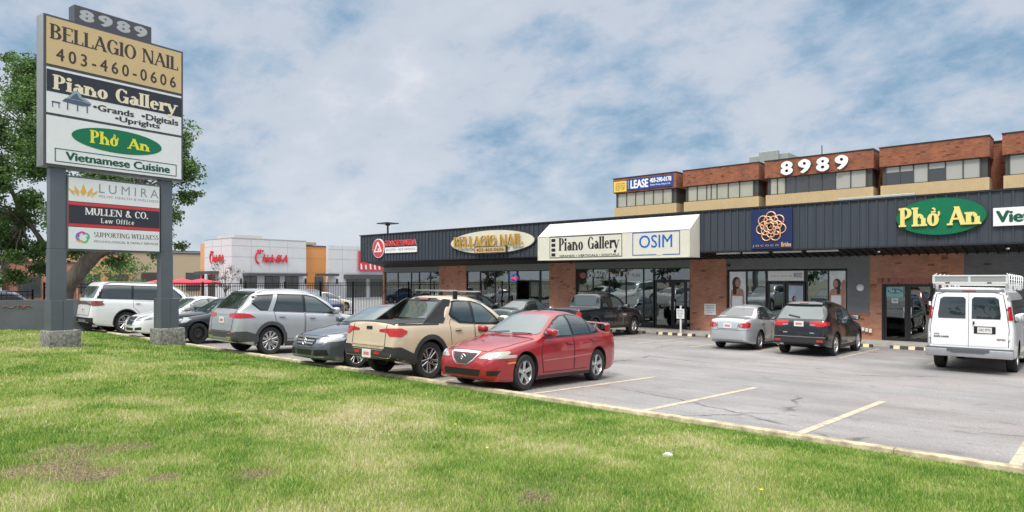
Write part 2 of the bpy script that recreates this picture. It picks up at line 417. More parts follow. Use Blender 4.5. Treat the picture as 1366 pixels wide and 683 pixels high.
    def cast(s, mode, a, b):
        L, W = s.sp['L'], s.sp['W']
        if mode == 'L': o, d = Vector((L / 2 - a, W, b)), Vector((0, -1, 0))
        elif mode == 'R': o, d = Vector((L / 2 - a, -W, b)), Vector((0, 1, 0))
        elif mode == 'top': o, d = Vector((L / 2 - a, b, 4)), Vector((0, 0, -1))
        elif mode == 'front': o, d = Vector((L, a, b)), Vector((-1, 0, 0))
        elif mode == 'rear': o, d = Vector((-L, a, b)), Vector((1, 0, 0))
        h = s.bvh.ray_cast(o, d)
        if h[0] is None: return None
        n = h[1]
        if n.dot(d) > 0: n = -n
        if -n.dot(d) < .12: return None
        return h[0], n
    def decal(s, name, mode, polys, m, off=.004, parent=None, res=.07, mb=None):
        own = mb is None
        if own: mb = MB()
        for poly in polys:
            us = [p[0] for p in poly]; vs = [p[1] for p in poly]
            u0, u1, v0, v1 = min(us), max(us), min(vs), max(vs)
            nu = max(1, math.ceil((u1 - u0) / res)); nv = max(1, math.ceil((v1 - v0) / res))
            idx = {}; V = []; F = []
            for i in range(nu):
                A = clip_poly(poly, 0, u0 + (u1 - u0) * i / nu, u0 + (u1 - u0) * (i + 1) / nu)
                if not A: continue
                for j in range(nv):
                    B = clip_poly(A, 1, v0 + (v1 - v0) * j / nv, v0 + (v1 - v0) * (j + 1) / nv)
                    if not B: continue
                    f = []; ok = True
                    for p in B:
                        k = (round(p[0], 4), round(p[1], 4))
                        if k not in idx:
                            h = s.cast(mode, *k); idx[k] = None
                            if h is not None: idx[k] = len(V); V.append(h)
                        if idx[k] is None: ok = False; break
                        if not f or f[-1] != idx[k]: f.append(idx[k])
                    if ok and len(f) > 1 and f[0] == f[-1]: f.pop()
                    if ok and len(f) >= 3: F.append(f)
            if not F: continue
            # orient faces outward
            FF = []
            for f in F:
                a, b, c = V[f[0]][0], V[f[1]][0], V[f[2]][0]; nn = (b - a).cross(c - a)
                FF.append(f if nn.dot(V[f[0]][1]) >= 0 else f[::-1])
            k = len(V); cnt = {}
            for f in FF:
                for i in range(len(f)): cnt[(f[i], f[(i + 1) % len(f)])] = 1
            walls = [(b, a, a + k, b + k) for (a, b) in cnt if (b, a) not in cnt]
            mb.add([h[0] + h[1] * off for h in V] + [h[0] - h[1] * .004 for h in V], FF + walls, m)
        if own:
            if not mb.f: return None
            return mb.build(name, parent, smooth=50)
def strip(pts, w):
    out = []
    for (a, b), (c, d) in zip(pts, pts[1:]):
        l = math.hypot(c - a, d - b); nx, ny = -(d - b) / l * w / 2, (c - a) / l * w / 2
        out.append([(a + nx, b + ny), (a - nx, b - ny), (c - nx, d - ny), (c + nx, d + ny)])
    return out
def ring(cx, cz, r0, r1, a0, a1, n=10):
    out = []
    for i in range(n):
        a, b = R(a0 + (a1 - a0) * i / n), R(a0 + (a1 - a0) * (i + 1) / n)
        out.append([(cx + r0 * math.cos(a), cz + r0 * math.sin(a)), (cx + r1 * math.cos(a), cz + r1 * math.sin(a)), (cx + r1 * math.cos(b), cz + r1 * math.sin(b)), (cx + r0 * math.cos(b), cz + r0 * math.sin(b))])
    return out
def disc2(cx, cz, rx, rz=None, n=20):
    rz = rz or rx
    return [[(cx + rx * math.cos(2 * math.pi * i / n), cz + rz * math.sin(2 * math.pi * i / n)) for i in range(n)]]
def make_wheel(root, x, y, r, w, rim, style, nsp, side, mrim):
    t = empty('wheel', (x, y, r), 0 if side > 0 else math.pi, root)   # outer face towards +y of this empty
    h = w / 2
    b = MB(); b.lathe([(rim * .98, -h * .8), (rim * 1.03, -h * .95), (r * .93, -h), (r * .985, -h * .8), (r, -h * .5), (r, h * .5), (r * .985, h * .8), (r * .93, h), (rim * 1.06, h * .97), (rim, h * .88), (rim * .97, h * .6)], RUB, 40)
    b.build('tyre', t, smooth=35)
    b = MB(); b.lathe([(rim, h * .86), (rim * .95, h * .88), (rim * .91, h * .7), (rim * .9, -h * .3)], mrim, 40)
    b.lathe([(rim * .9, -h * .25), (.01, -h * .2)], BLK2 if style != 'steel' else mrim, 32)
    b.lathe([(rim * .62, -h * .1), (rim * .62, 0), (.03, 0)], ALUD, 24)
    if style == 'steel':
        b.lathe([(rim * .92, h * .3), (rim * .75, h * .45), (rim * .45, h * .55), (rim * .2, h * .3), (.001, h * .3)], mrim, 32)
        for k in range(10):
            a = 2 * math.pi * k / 10; b.ell(rim * .72 * math.cos(a), rim * .72 * math.sin(a), rim * .07, rim * .07, h * .46, h * .5, WELL, 10)
    else:
        hub = rim * .2
        b.lathe([(hub, h * .3), (hub, h * .62), (hub * .8, h * .68), (.001, h * .68)], mrim, 24)
        b.lathe([(hub * .4, h * .68), (hub * .38, h * .72), (.001, h * .72)], BLK2, 16)
        for k in range(nsp):
            a0 = 2 * math.pi * k / nsp + math.pi / 2
            offs = (0,) if style == 'single' else (-.5, .5)
            for q in offs:
                ww = rim * (.17 if style == 'single' else .075) * (5 / nsp) ** .5
                aa = a0 + q * (.42 * 5 / nsp if style == 'double' else (.85 * 5 / nsp if style == 'vee' else 0))
                wi = ww * 1.1
                p0 = Vector((hub * .7 * math.cos(a0), 0, hub * .7 * math.sin(a0))); p1 = Vector((rim * .95 * math.cos(aa), 0, rim * .95 * math.sin(aa)))
                d = (p1 - p0).normalized(); n_ = Vector((-d.z, 0, d.x))
                vs = []
                for p, wd, yo in ((p0, wi, h * .6), ((p0 + p1) / 2, ww, h * .66), (p1, ww * 1.25, h * .82)):
                    vs += [p + n_ * wd + Vector((0, yo - h * .07, 0)), p + n_ * wd * .6 + Vector((0, yo, 0)), p - n_ * wd * .6 + Vector((0, yo, 0)), p - n_ * wd + Vector((0, yo - h * .07, 0)), p - n_ * wd + Vector((0, yo - h * .5, 0)), p + n_ * wd + Vector((0, yo - h * .5, 0))]
                fs = []
                for i in range(2):
                    for j in range(6): fs.append((i * 6 + j, i * 6 + (j + 1) % 6, (i + 1) * 6 + (j + 1) % 6, (i + 1) * 6 + j))
                b.add(vs, fs, mrim)
    b.build('rim', t, smooth=30)
    return t
def mir(polys): return [[(-a, b) for a, b in p] for p in polys]
def make_car(name, sp):
    root = empty(name); B = Body(sp); B.obj.name = 'body'; B.obj.parent = root
    L, W, wr = sp['L'], sp['W'], sp['wr']; tw = sp.get('tw', .225)
    for i, ws in enumerate(sp['wheels']):
        for sg in (1, -1):
            make_wheel(root, L / 2 - ws, sg * (W / 2 - .035 - tw / 2), wr, tw, sp['rim'], sp['wstyle'], sp['nsp'], sg, sp.get('mrim', ALU))
    for mode in ('L', 'R'):
        sg = 1 if mode == 'L' else -1
        if 'dlo' in sp: B.decal('window_trim', mode, [sp['dlo']], sp.get('trim', BLK2), .0035, root)
        for p, gm in sp.get('glass', []): B.decal('side_window', mode, [p], gm, .009, root)
        seams = []
        for d in sp.get('doors', []): seams += strip(d + [d[0]], .011)
        if seams: B.decal('door_seams', mode, seams, BLK2, .0035, root)
        for k, d in enumerate(sp.get('doors', [])):
            cx = sum(p[0] for p in d) / len(d); cz = sum(p[1] for p in d) / len(d)
            dd = [(cx + (a - cx) * (1 - .010 / max(abs(a - cx), .3)), cz + (b - cz) * (1 - .010 / max(abs(b - cz), .2))) for a, b in d]
            dr = B.decal('door', mode, [dd], sp['paint'], .0075, root, res=.05)
            hs, hz = sp['handles'][k]
            h = B.cast(mode, hs, hz)
            if h and dr:
                b = MB(); p = h[0]; b.box(p.x - .085, p.x + .085, p.y + sg * .012 - .004, p.y + sg * .012 + .004, hz - .022, hz + .022, BLK2, .003)
                b.box(p.x - .095, p.x + .095, p.y + sg * .035 - .012, p.y + sg * .035 + .012, hz - .012, hz + .018, sp.get('mhandle', sp['paint']), .006); b.build('handle', dr, smooth=40)
        if 'mirror' in sp:
            ms, mz, big = sp['mirror']; h = B.cast(mode, ms, mz)
            if h:
                p = h[0]; b = MB(); y0 = p.y
                bm = bmesh.new(); bmesh.ops.create_uvsphere(bm, u_segments=16, v_segments=10, radius=1)
                V = []
                for v in bm.verts:
                    q = v.co.copy(); V.append((p.x + .05 + (.085 * q.x + (.02 if q.x > 0 else -.0)) * big, y0 + sg * (.16 + .115 * big * math.copysign(abs(q.y) ** .7, q.y)), mz + .075 + .075 * big * math.copysign(abs(q.z) ** .7, q.z)))
                b.add(V, [[v.index for v in f.verts] for f in bm.faces], sp.get('mmirror', sp['paint'])); bm.free()
                b.box(p.x + .02, p.x + .08, min(y0 - sg * .02, y0 + sg * .12), max(y0 - sg * .02, y0 + sg * .12), mz + .01, mz + .05, BLK)
                b.box(p.x - .045 * big, p.x - .028 * big, y0 + sg * .16 - .085 * big, y0 + sg * .16 + .085 * big, mz + .025, mz + .125, CHR, .004)
                b.build('mirror', root, smooth=60)
    for f in sp.get('F', []):
        nm, mode, polys, m = f[:4]; off = f[4] if len(f) > 4 else .006
        if mode == 'side':
            for md in ('L', 'R'): B.decal(nm, md, polys, m, off, root, res=.035)
        elif mode in ('front2', 'rear2'):
            B.decal(nm, mode[:-1], polys, m, off, root, res=.035); B.decal(nm, mode[:-1], mir(polys), m, off, root, res=.035)
        else: B.decal(nm, mode, polys, m, off, root, res=.04)
    # lamps that wrap the corner: one object each side
    for nm, fm, fp, spoly, m, off in sp.get('wrap', []):
        for sg in (1, -1):
            b = MB(); B.decal(nm, fm, fp if sg > 0 else mir(fp), m, off, None, .05, b)
            if spoly: B.decal(nm, 'L' if sg > 0 else 'R', spoly, m, off + .0012, None, .05, b)
            if b.f: b.build(nm, root, smooth=50)
    if 'fascia' in sp:   # plates: (mode, y, z)
        pass
    for mode, y, z in sp.get('plate', []):
        h = B.cast(mode, y, z)
        if h:
            sg = 1 if mode == 'front' else -1; x = h[0].x + sg * .012; b = MB()
            b.box(x - .012, x + .004, y - .155, y + .155, z - .08, z + .08, PLATE, .002)
            xx = (x + .005) if sg > 0 else (x - .0135)
            b.box(min(xx, xx), xx + .001, y - .10, y + .10, z - .035, z + .03, mat('plate_characters', (.5, .2, .18), .6, var=.5, vs=60))
            b.build('licence_plate', root)
    if 'extra' in sp: sp['extra'](root, B, sp)
    return root
CARK = .935
def park(root, X, Y, heading, label, cat, name=None, z=None):
    """X,Y is the middle of the car; heading +1 nose to the shops, -1 nose to the lawn, or an angle in degrees"""
    a = {1: math.pi / 2, -1: -math.pi / 2}.get(heading, R(heading))
    dx, dy = math.cos(a), math.sin(a)
    z1, z0 = gz(X + dx * 1.4, Y + dy * 1.4), gz(X - dx * 1.4, Y - dy * 1.4)
    root.location = (X, Y, (z0 + z1) / 2 if z is None else z); root.rotation_euler = (0, -math.atan2(z1 - z0, 2.8) if z is None else 0, a)
    root.scale = (CARK, CARK, 1.03)
    tag(root, label, cat)
    return root
def scl(pts, a, b): return [(p[0] * a, p[1] * b) for p in pts]
def roofrails(root, B, sp, s0, s1, y, m, h=.05):
    for sg in (1, -1):
        pts = []
        for k in range(9):
            s = s0 + (s1 - s0) * k / 8; c = B.cast('top', s, sg * y)
            if c: pts.append((c[0].x, c[0].y, c[0].z + (h if 0 < k < 8 else .0)))
        b = MB(); b.tube(pts, .014, m, 8); b.build('roof_rail', root, smooth=60)
# ---- sedan, red: the closest car
PREDP = paint('red_car_paint', (.32, .010, .014), .2)
def sedan_spec(pm, L=4.68, H=1.44, W=1.78):
    a = L / 4.68; b = H / 1.44; w = W / 1.78
    T = lambda k: [(s * a, z * b) for s, z in k]
    sp = dict(L=L, W=W, paint=pm,
      top=T([(0, .46), (.03, .60), (.12, .70), (.35, .785), (.7, .86), (1.15, .925), (1.36, .955), (1.75, 1.17), (2.1, 1.345), (2.3, 1.405), (2.65, 1.44), (3.0, 1.425), (3.3, 1.37), (3.65, 1.22), (4.0, 1.065), (4.12, 1.045), (4.5, 1.02), (4.60, .985), (4.66, .80), (4.68, .55)]),
      belt=T([(0, .44), (.1, .60), (.35, .69), (.7, .77), (1.15, .85), (1.5, .905), (2.2, .93), (3.2, .965), (3.8, .985), (4.3, .975), (4.6, .92), (4.68, .52)]),
      bot=T([(0, .26), (.12, .2), (.5, .17), (1.3, .17), (3.6, .17), (4.2, .2), (4.6, .28), (4.68, .36)]),
      plan=[(s * a, y * w) for s, y in [(0, .50), (.03, .60), (.1, .69), (.22, .765), (.4, .815), (.7, .86), (1.2, .885), (3.3, .888), (3.9, .87), (4.3, .83), (4.5, .775), (4.62, .69), (4.68, .58)]],
      wheels=[.95 * a, (.95 + 2.675) * a], wr=.325, rim=.218, wstyle='single', nsp=5, lean=.25, Hf=.47, n=4.0,
      dlo=T([(1.50, .93), (1.72, 1.06), (2.12, 1.255), (2.42, 1.345), (2.75, 1.37), (3.1, 1.345), (3.42, 1.245), (3.66, 1.09), (3.72, .995), (3.3, .975), (2.3, .94)]),
      doors=[T([(1.50, .30), (1.42, .60), (1.50, .86), (1.58, .91), (2.58, .935), (2.60, .30)]), T([(2.62, .30), (2.62, .935), (3.50, .965), (3.56, .86), (3.38, .74), (3.2, .5), (3.12, .30)])],
      handles=[(2.42 * a, .82 * b), (3.36 * a, .86 * b)], mirror=(1.72 * a, .96 * b, 1))
    sp['glass'] = [(T([(1.66, .965), (1.8, 1.06), (2.16, 1.235), (2.42, 1.315), (2.58, 1.335), (2.60, .965)]), CARGL2), (T([(2.68, .967), (2.66, 1.338), (2.78, 1.342), (3.06, 1.32), (3.26, 1.265), (3.34, .99)]), CARGL), (T([(3.38, .992), (3.30, 1.25), (3.42, 1.19), (3.58, 1.07), (3.62, 1.0)]), CARGL)]
    F = []
    F.append(('windshield', 'top', [[(1.40 * a, 0), (1.42 * a, -.3 * w), (1.50 * a, -.66 * w), (1.62 * a, -.70 * w), (2.18 * a, -.535 * w), (2.13 * a, -.3 * w), (2.11 * a, 0), (2.13 * a, .3 * w), (2.18 * a, .535 * w), (1.62 * a, .70 * w), (1.50 * a, .66 * w), (1.42 * a, .3 * w)]], CARGL2, .007))
    F.append(('rear_window', 'top', [[(3.38 * a, 0), (3.36 * a, -.3 * w), (3.34 * a, -.50 * w), (3.86 * a, -.62 * w), (3.96 * a, -.3 * w), (3.98 * a, 0), (3.96 * a, .3 * w), (3.86 * a, .62 * w), (3.34 * a, .50 * w), (3.36 * a, .3 * w)]], CARGL, .007))
    F.append(('hood_seam', 'top', strip([(.20 * a, -.50 * w), (.16 * a, 0), (.20 * a, .50 * w)], .012) + strip([(.2 * a, .50 * w), (.6 * a, .66 * w), (1.34 * a, .735 * w)], .012) + strip([(.2 * a, -.50 * w), (.6 * a, -.66 * w), (1.34 * a, -.735 * w)], .012) + strip([(1.34 * a, -.70 * w), (1.28 * a, 0), (1.34 * a, .70 * w)], .03), BLK2, .004))
    F.append(('trunk_seam', 'top', strip([(4.02 * a, -.60 * w), (4.05 * a, 0), (4.02 * a, .60 * w)], .012) + strip([(4.02 * a, .60 * w), (4.54 * a, .60 * w)], .012) + strip([(4.02 * a, -.60 * w), (4.54 * a, -.60 * w)], .012), BLK2, .004))
    F.append(('sill_trim', 'side', [T([(1.32, .19), (1.32, .25), (3.25, .25), (3.25, .19)])], BLK, .005))
    sp['F'] = F
    sp['wrap'] = []
    return sp
def wipers(root, B, sp, s=1.42):
    b = MB()
    for y0 in (.1, -.5):
        pts = []
        for k in range(5):
            c = B.cast('top', s + .05 * k / 4, y0 + .48 * k / 4)
            if c: pts.append(c[0] + c[1] * .02)
        if len(pts) > 2: b.tube(pts, .008, BLK, 6)
    b.build('wiper', root)
sp = sedan_spec(PREDP)
sp['F'] += [
  ('grille', 'front', [[(-.30, .66), (.30, .66), (.24, .56), (.13, .495), (-.13, .495), (-.24, .56)]], mat('grille_mesh', (.05, .05, .055), .5, .3, var=.5, vs=90), .006),
  ('grille_surround', 'front', strip([(-.36, .685), (0, .69), (.36, .685)], .035) + strip([(-.36, .67), (-.255, .55), (-.14, .475), (.14, .475), (.255, .55), (.36, .67)], .018), CHR, .012),
  ('lower_intake', 'front', [[(-.48, .40), (.48, .40), (.44, .285), (-.44, .285)]], BLK2, .006),
  ('fog_lamp_recess', 'front2', [[(.60, .385), (.78, .395), (.74, .31), (.60, .305)]], BLK2, .006),
  ('side_moulding', 'side', strip([(1.5, .52), (2.6, .545), (3.28, .575)], .022), mat('pinkish_moulding', (.42, .12, .11), .4, coat=.5), .014),
  ('bumper_seam', 'side', strip([(.36, .56), (.62, .50), (.66, .44)], .01), BLK2, .004),
  ('taillight', 'side', [[(4.40, .80), (4.42, .93), (4.6, .94), (4.64, .78)]], REDL, .008),
  ('headlight_bowl', 'front2', disc2(.56, .632, .042), CHR, .018), ('headlight_bowl', 'front2', disc2(.69, .648, .042), CHR, .018),
  ('amber_marker', 'side', [[(.42, .50), (.42, .53), (.62, .54), (.62, .51)]], AMB, .008)]
sp['wrap'] = [('headlight', 'front', [[(.42, .585), (.38, .60), (.50, .665), (.70, .69), (.84, .69), (.84, .605), (.66, .585)]], [[(.18, .60), (.12, .68), (.34, .71), (.50, .72), (.53, .70), (.40, .63)]], mat('yellowed_headlight', (.40, .39, .33), .12, coat=1), .008),
              ('taillight', 'rear', [[(.50, .78), (.50, .92), (.82, .94), (.82, .78)]], None, REDL, .008)]
sp['plate'] = [('rear', 0, .72)]
def mazda_extra(root, B, sp):
    # winged oval emblem on the grille
    c = B.cast('front', 0, .60); x = c[0].x + .02; b = MB()
    M = Matrix.Translation((x, 0, .595)) @ Matrix.Rotation(math.pi / 2, 4, 'Z')
    pts = [(.062 * math.cos(t / 12 * 2 * math.pi), 0, .05 * math.sin(t / 12 * 2 * math.pi)) for t in range(13)]
    b.tube(pts, .009, CHR, 6, M, cap=False)
    b.tube([(-.05, 0, .02), (-.022, 0, .01), (0, 0, -.018), (.022, 0, .01), (.05, 0, .02)], .008, CHR, 6, M); b.build('emblem', root, smooth=60)
    wipers(root, B, sp)
    b = MB()   # boot spoiler on two feet
    z = 1.03
    pts = [(-2.02, -.66, z + .0), (-2.06, -.64, z + .10), (-2.10, -.55, z + .135), (-2.13, 0, z + .15), (-2.10, .55, z + .135), (-2.06, .64, z + .10), (-2.02, .66, z)]
    vs = []; fs = []
    for p in pts:
        for dx, dz in ((.11, -.005), (.0, .018), (-.11, .012), (-.11, -.008), (0, -.014)): vs.append((p[0] + dx, p[1], p[2] + dz))
    for i in range(len(pts) - 1):
        for k in range(5): fs.append((i * 5 + k, i * 5 + (k + 1) % 5, (i + 1) * 5 + (k + 1) % 5, (i + 1) * 5 + k))
    fs += [list(range(5)), [30 + k for k in range(5)]]
    b.add(vs, fs, sp['paint'])
    b.box(-2.10, -1.98, -.67, -.63, z - .03, z + .09, sp['paint']); b.box(-2.10, -1.98, .63, .67, z - .03, z + .09, sp['paint']); b.build('spoiler', root, smooth=50)
sp['extra'] = mazda_extra
red = make_car('red_sedan', sp)
park(red, -9.0, 10.80, -87.5, 'red sedan with a boot spoiler, nose over the kerb beside the beige pickup', 'car')
# ---- grey saloon with star grille
PGREY = paint('grey_saloon_paint', (.10, .115, .13), .55)
sp = sedan_spec(PGREY, 4.69, 1.44, 1.81)
sp['rim'] = .225; sp['nsp'] = 5; sp['wstyle'] = 'double'
GRB = mat('grille_black', (.012, .012, .013), .3)
SV = mat('satin_silver', (.55, .56, .57), .25, .8)
sp['F'] += [('grille', 'front', [[(-.36, .66), (.36, .66), (.40, .60), (.33, .49), (-.33, .49), (-.40, .60)]], GRB, .006),
  ('grille_bars', 'front', strip([(-.36, .61), (.36, .61)], .03) + strip([(-.34, .55), (.34, .55)], .03) + strip([(-.37, .67), (.37, .67)], .014) + strip([(-.33, .485), (.33, .485)], .014), SV, .014),
  ('lower_intake', 'front', [[(-.34, .41), (.34, .41), (.30, .30), (-.30, .30)]], GRB, .006),
  ('side_intake', 'front2', [[(.42, .42), (.74, .43), (.76, .31), (.42, .29)]], GRB, .006),
  ('headlight_bowl', 'front2', disc2(.60, .635, .045), CHR, .018), ('front_lip', 'front', strip([(-.7, .27), (0, .255), (.7, .27)], .02), SV, .012)]
sp['wrap'] = [('headlight', 'front', [[(.46, .56), (.44, .62), (.58, .69), (.84, .735), (.84, .62), (.62, .565)]], [[(.2, .6), (.14, .70), (.34, .745), (.56, .76), (.60, .73), (.42, .64)]], CLRL, .008)]
def star_extra(root, B, sp):
    c = B.cast('front', 0, .58); b = MB(); M = Matrix.Translation((c[0].x + .03, 0, .58)) @ Matrix.Rotation(math.pi / 2, 4, 'Z')
    b.tube([(.085 * math.cos(t / 16 * 2 * math.pi), 0, .085 * math.sin(t / 16 * 2 * math.pi)) for t in range(17)], .009, CHR, 6, M, cap=False)
    for k in range(3):
        a = math.pi / 2 + k * 2 * math.pi / 3; b.tube([(0, 0, 0), (.082 * math.cos(a), 0, .082 * math.sin(a))], [.014, .004], CHR, 6, M)
    b.build('star_emblem', root, smooth=60); wipers(root, B, sp)
sp['extra'] = star_extra
grey = make_car('grey_sedan', sp)
park(grey, -13.90, 10.60, -90, 'grey saloon with a star on its grille, half behind the beige pickup', 'car')
# ---- silver saloon at the shops (rear view)
PSIL = paint('silver_saloon_paint', (.52, .54, .56), .5)
sp = sedan_spec(PSIL, 4.53, 1.48, 1.70); sp['wstyle'] = 'vee'; sp['nsp'] = 5; sp['wr'] = .31; sp['rim'] = .2
sp['plate'] = [('rear', 0, .80)]
sp['wrap'] = [('taillight', 'rear', [[(.42, .76), (.40, .82), (.46, .88), (.60, .90), (.80, .90), (.80, .76), (.6, .73)]], [[(4.30, .80), (4.28, .92), (4.42, .93), (4.5, .90), (4.5, .77)]], REDL, .010)]
sp['F'] += [('lamp_window', 'rear2', disc2(.50, .81, .05), CLRL, .014), ('plate_recess', 'rear', [[(-.24, .72), (.24, .72), (.28, .89), (-.28, .89)]], PSIL, .004), ('boot_seam', 'rear', strip([(-.40, .90), (-.37, .70), (.37, .70), (.40, .90)], .012), BLK2, .005),
            ('bumper_seam', 'rear', strip([(-.8, .66), (.8, .66)], .010), BLK2, .004)]
def ant_extra(root, B, sp):
    b = MB(); c = B.cast('top', 3.1, 0); b.tube([c[0], c[0] + Vector((-.15, 0, .22))], .004, BLK, 5); b.build('antenna', root)
sp['extra'] = ant_extra
sil = make_car('silver_sedan', sp)
park(sil, -9.75, 24.05, 1, 'small silver saloon nose in at the bridal shop, left of the black crossover', 'car')
# ---- white saloon half behind the sign post
PWHT = paint('white_car_paint', (.74, .75, .76), 0)
sp = sedan_spec(PWHT, 4.6, 1.47, 1.79); sp['wstyle'] = 'vee'
sp['F'] += [('upper_grille', 'front', [[(-.34, .70), (.34, .70), (.28, .61), (-.28, .61)]], mat('grille_fine', (.04, .042, .045), .4, .4, var=.4, vs=120), .008), ('lower_grille', 'front', [[(-.32, .59), (.32, .59), (.26, .47), (-.26, .47)]], MATS['grille_fine'], .008), ('grille_frame', 'front', strip([(-.34, .71), (.34, .71)], .018) + strip([(-.32, .60), (.32, .60)], .022) + strip([(-.35, .71), (-.25, .45), (.25, .45), (.35, .71)], .016), CHR, .013),
  ('lower_intake', 'front', [[(-.34, .36), (.34, .36), (.3, .27), (-.3, .27)]], BLK, .006), ('fog_recess', 'front2', [[(.5, .37), (.72, .40), (.72, .31), (.5, .29)]], BLK, .006)]
sp['wrap'] = [('headlight', 'front', [[(.44, .60), (.42, .68), (.60, .74), (.84, .77), (.84, .66), (.62, .60)]], [[(.2, .62), (.14, .72), (.34, .77), (.60, .79), (.62, .75), (.42, .66)]], CLRL, .008)]
sp['extra'] = wipers
wh = make_car('white_sedan', sp)
park(wh, -25.3, 10.75, -90, 'white saloon with split black grille, behind the right leg of the tall sign', 'car')
# ---- dark hatch with a steel wheel
PNAV = paint('dark_blue_grey_paint', (.022, .028, .038), .3)
sp = sedan_spec(PNAV, 4.3, 1.50, 1.74); sp['wstyle'] = 'steel'; sp['mrim'] = mat('black_steel_rim', (.03, .03, .032), .5, .3)
sp['wrap'] = [('headlight', 'front', [[(.40, .62), (.40, .70), (.60, .75), (.84, .78), (.84, .68), (.62, .62)]], [[(.16, .62), (.12, .72), (.34, .80), (.56, .82), (.56, .76), (.40, .66)]], CLRL, .008)]
sp['extra'] = wipers
dk = make_car('dark_hatchback', sp)
park(dk, -22.56, 10.63, -90, 'dark blue-grey small car on black steel wheels, right of the sign leg', 'car')
# ------------------------------------------------------------------ tall cars
def hatch_spec(pm, L, W, H, wheels, wr, rim, rearx=.10, belt=1.02, hood=1.02, cowl=1.35, ws_top=2.15, box=4.6, nose=.85, rear_belt=None, sill=.22, roofdrop=.04, lean=.2):
    """SUV side profile; rearx = how far the tailgate glass leans in"""
    rb = rear_belt or belt + .06
    sp = dict(L=L, W=W, paint=pm, sm=.05,
      top=[(0, nose - .25), (.03, nose - .08), (.12, nose), (.35, hood - .07), (.8, hood), (cowl, hood + .07), (ws_top - .35, H - .22), (ws_top, H - .07), (ws_top + .5, H), (L * .62, H), (L - .9, H - roofdrop * .5), (L - rearx - .22, H - roofdrop - .02), (L - rearx - .12, H - roofdrop - .08), (L - .10, rb + .0), (L - .04, rb - .12), (L - .01, .62), (L, .52)],
      belt=[(0, nose - .28), (.1, nose - .1), (.4, hood - .14), (.9, hood - .07), (cowl, belt - .04), (2.2, belt), (L - .8, rb - .01), (L - .1, rb), (L - .03, rb - .15), (L, .5)],
      bot=[(0, .34), (.15, .27), (.6, sill), (L - .8, sill), (L - .3, .30), (L, .40)],
      plan=[(0, W * .32), (.03, W * .37), (.12, W * .42), (.3, W * .46), (.6, W * .485), (1.2, W * .497), (L - 1.2, W * .498), (L - .5, W * .488), (L - .2, W * .465), (L - .08, W * .44), (L - .02, W * .42), (L, W * .38)],
      wheels=wheels, wr=wr, rim=rim, wstyle='double', nsp=5, lean=lean, Hf=H - belt, n=box, F=[], wrap=[])
    return sp
def windshield(a, b, y0=.72, y1=.58):
    return ('windshield', 'top', [[(a, 0), (a + .03, -.35), (a + .12, -y0 + .03), (a + .22, -y0 - .01), (b + .06, -y1), (b + .0, -.3), (b - .02, 0), (b, .3), (b + .06, y1), (a + .22, y0 + .01), (a + .12, y0 - .03), (a + .03, .35)]], CARGL2, .007)
def cladding(sp, m, w=.07, z1=.36, s0=.0):
    L = sp['L']; wr = sp['wr']; ra = sp.get('ra', wr + .055); a, b = sp['wheels']
    P = ring(a, wr + .01, ra - .012, ra + w, -12, 192, 16) + ring(b, wr + .01, ra - .012, ra + w, -12, 192, 16)
    P += [[(a + ra + .0, .20), (a + ra + w * .8, z1), (b - ra - w * .8, z1), (b - ra, .20)]]
    return ('cladding', 'side', P, m, .010)
# silver SUV backed up to the kerb
PSUV = paint('silver_suv_paint', (.46, .48, .50), .45)
sp = hatch_spec(PSUV, 4.92, 1.95, 1.77, [.86, 3.85], .372, .255, rearx=.42, belt=1.10, hood=1.06, cowl=1.4, ws_top=2.25, rear_belt=1.17, roofdrop=.09)
sp['nsp'] = 10; sp['wstyle'] = 'single'; sp['tw'] = .26
sp['dlo'] = [(1.58, 1.10), (1.95, 1.36), (2.3, 1.565), (2.6, 1.62), (3.55, 1.625), (4.2, 1.58), (4.38, 1.54), (4.44, 1.34), (4.18, 1.17), (3.4, 1.15), (2.2, 1.12)]
sp['glass'] = [([(1.74, 1.14), (2.02, 1.345), (2.34, 1.53), (2.68, 1.585), (2.70, 1.145)], CARGL2), ([(2.78, 1.148), (2.78, 1.59), (3.56, 1.59), (3.78, 1.16)], CARGL), ([(3.95, 1.185), (3.74, 1.57), (4.3, 1.53), (4.38, 1.36), (4.18, 1.20)], CARGL)]
sp['doors'] = [[(1.52, .42), (1.40, .72), (1.46, 1.0), (1.54, 1.09), (2.72, 1.115), (2.75, .42)], [(2.77, .42), (2.76, 1.118), (3.76, 1.145), (3.72, .92), (3.5, .78), (3.36, .55), (3.33, .42)]]
sp['handles'] = [(2.50, .98), (3.52, 1.01)]; sp['mirror'] = (1.78, 1.12, 1.2)
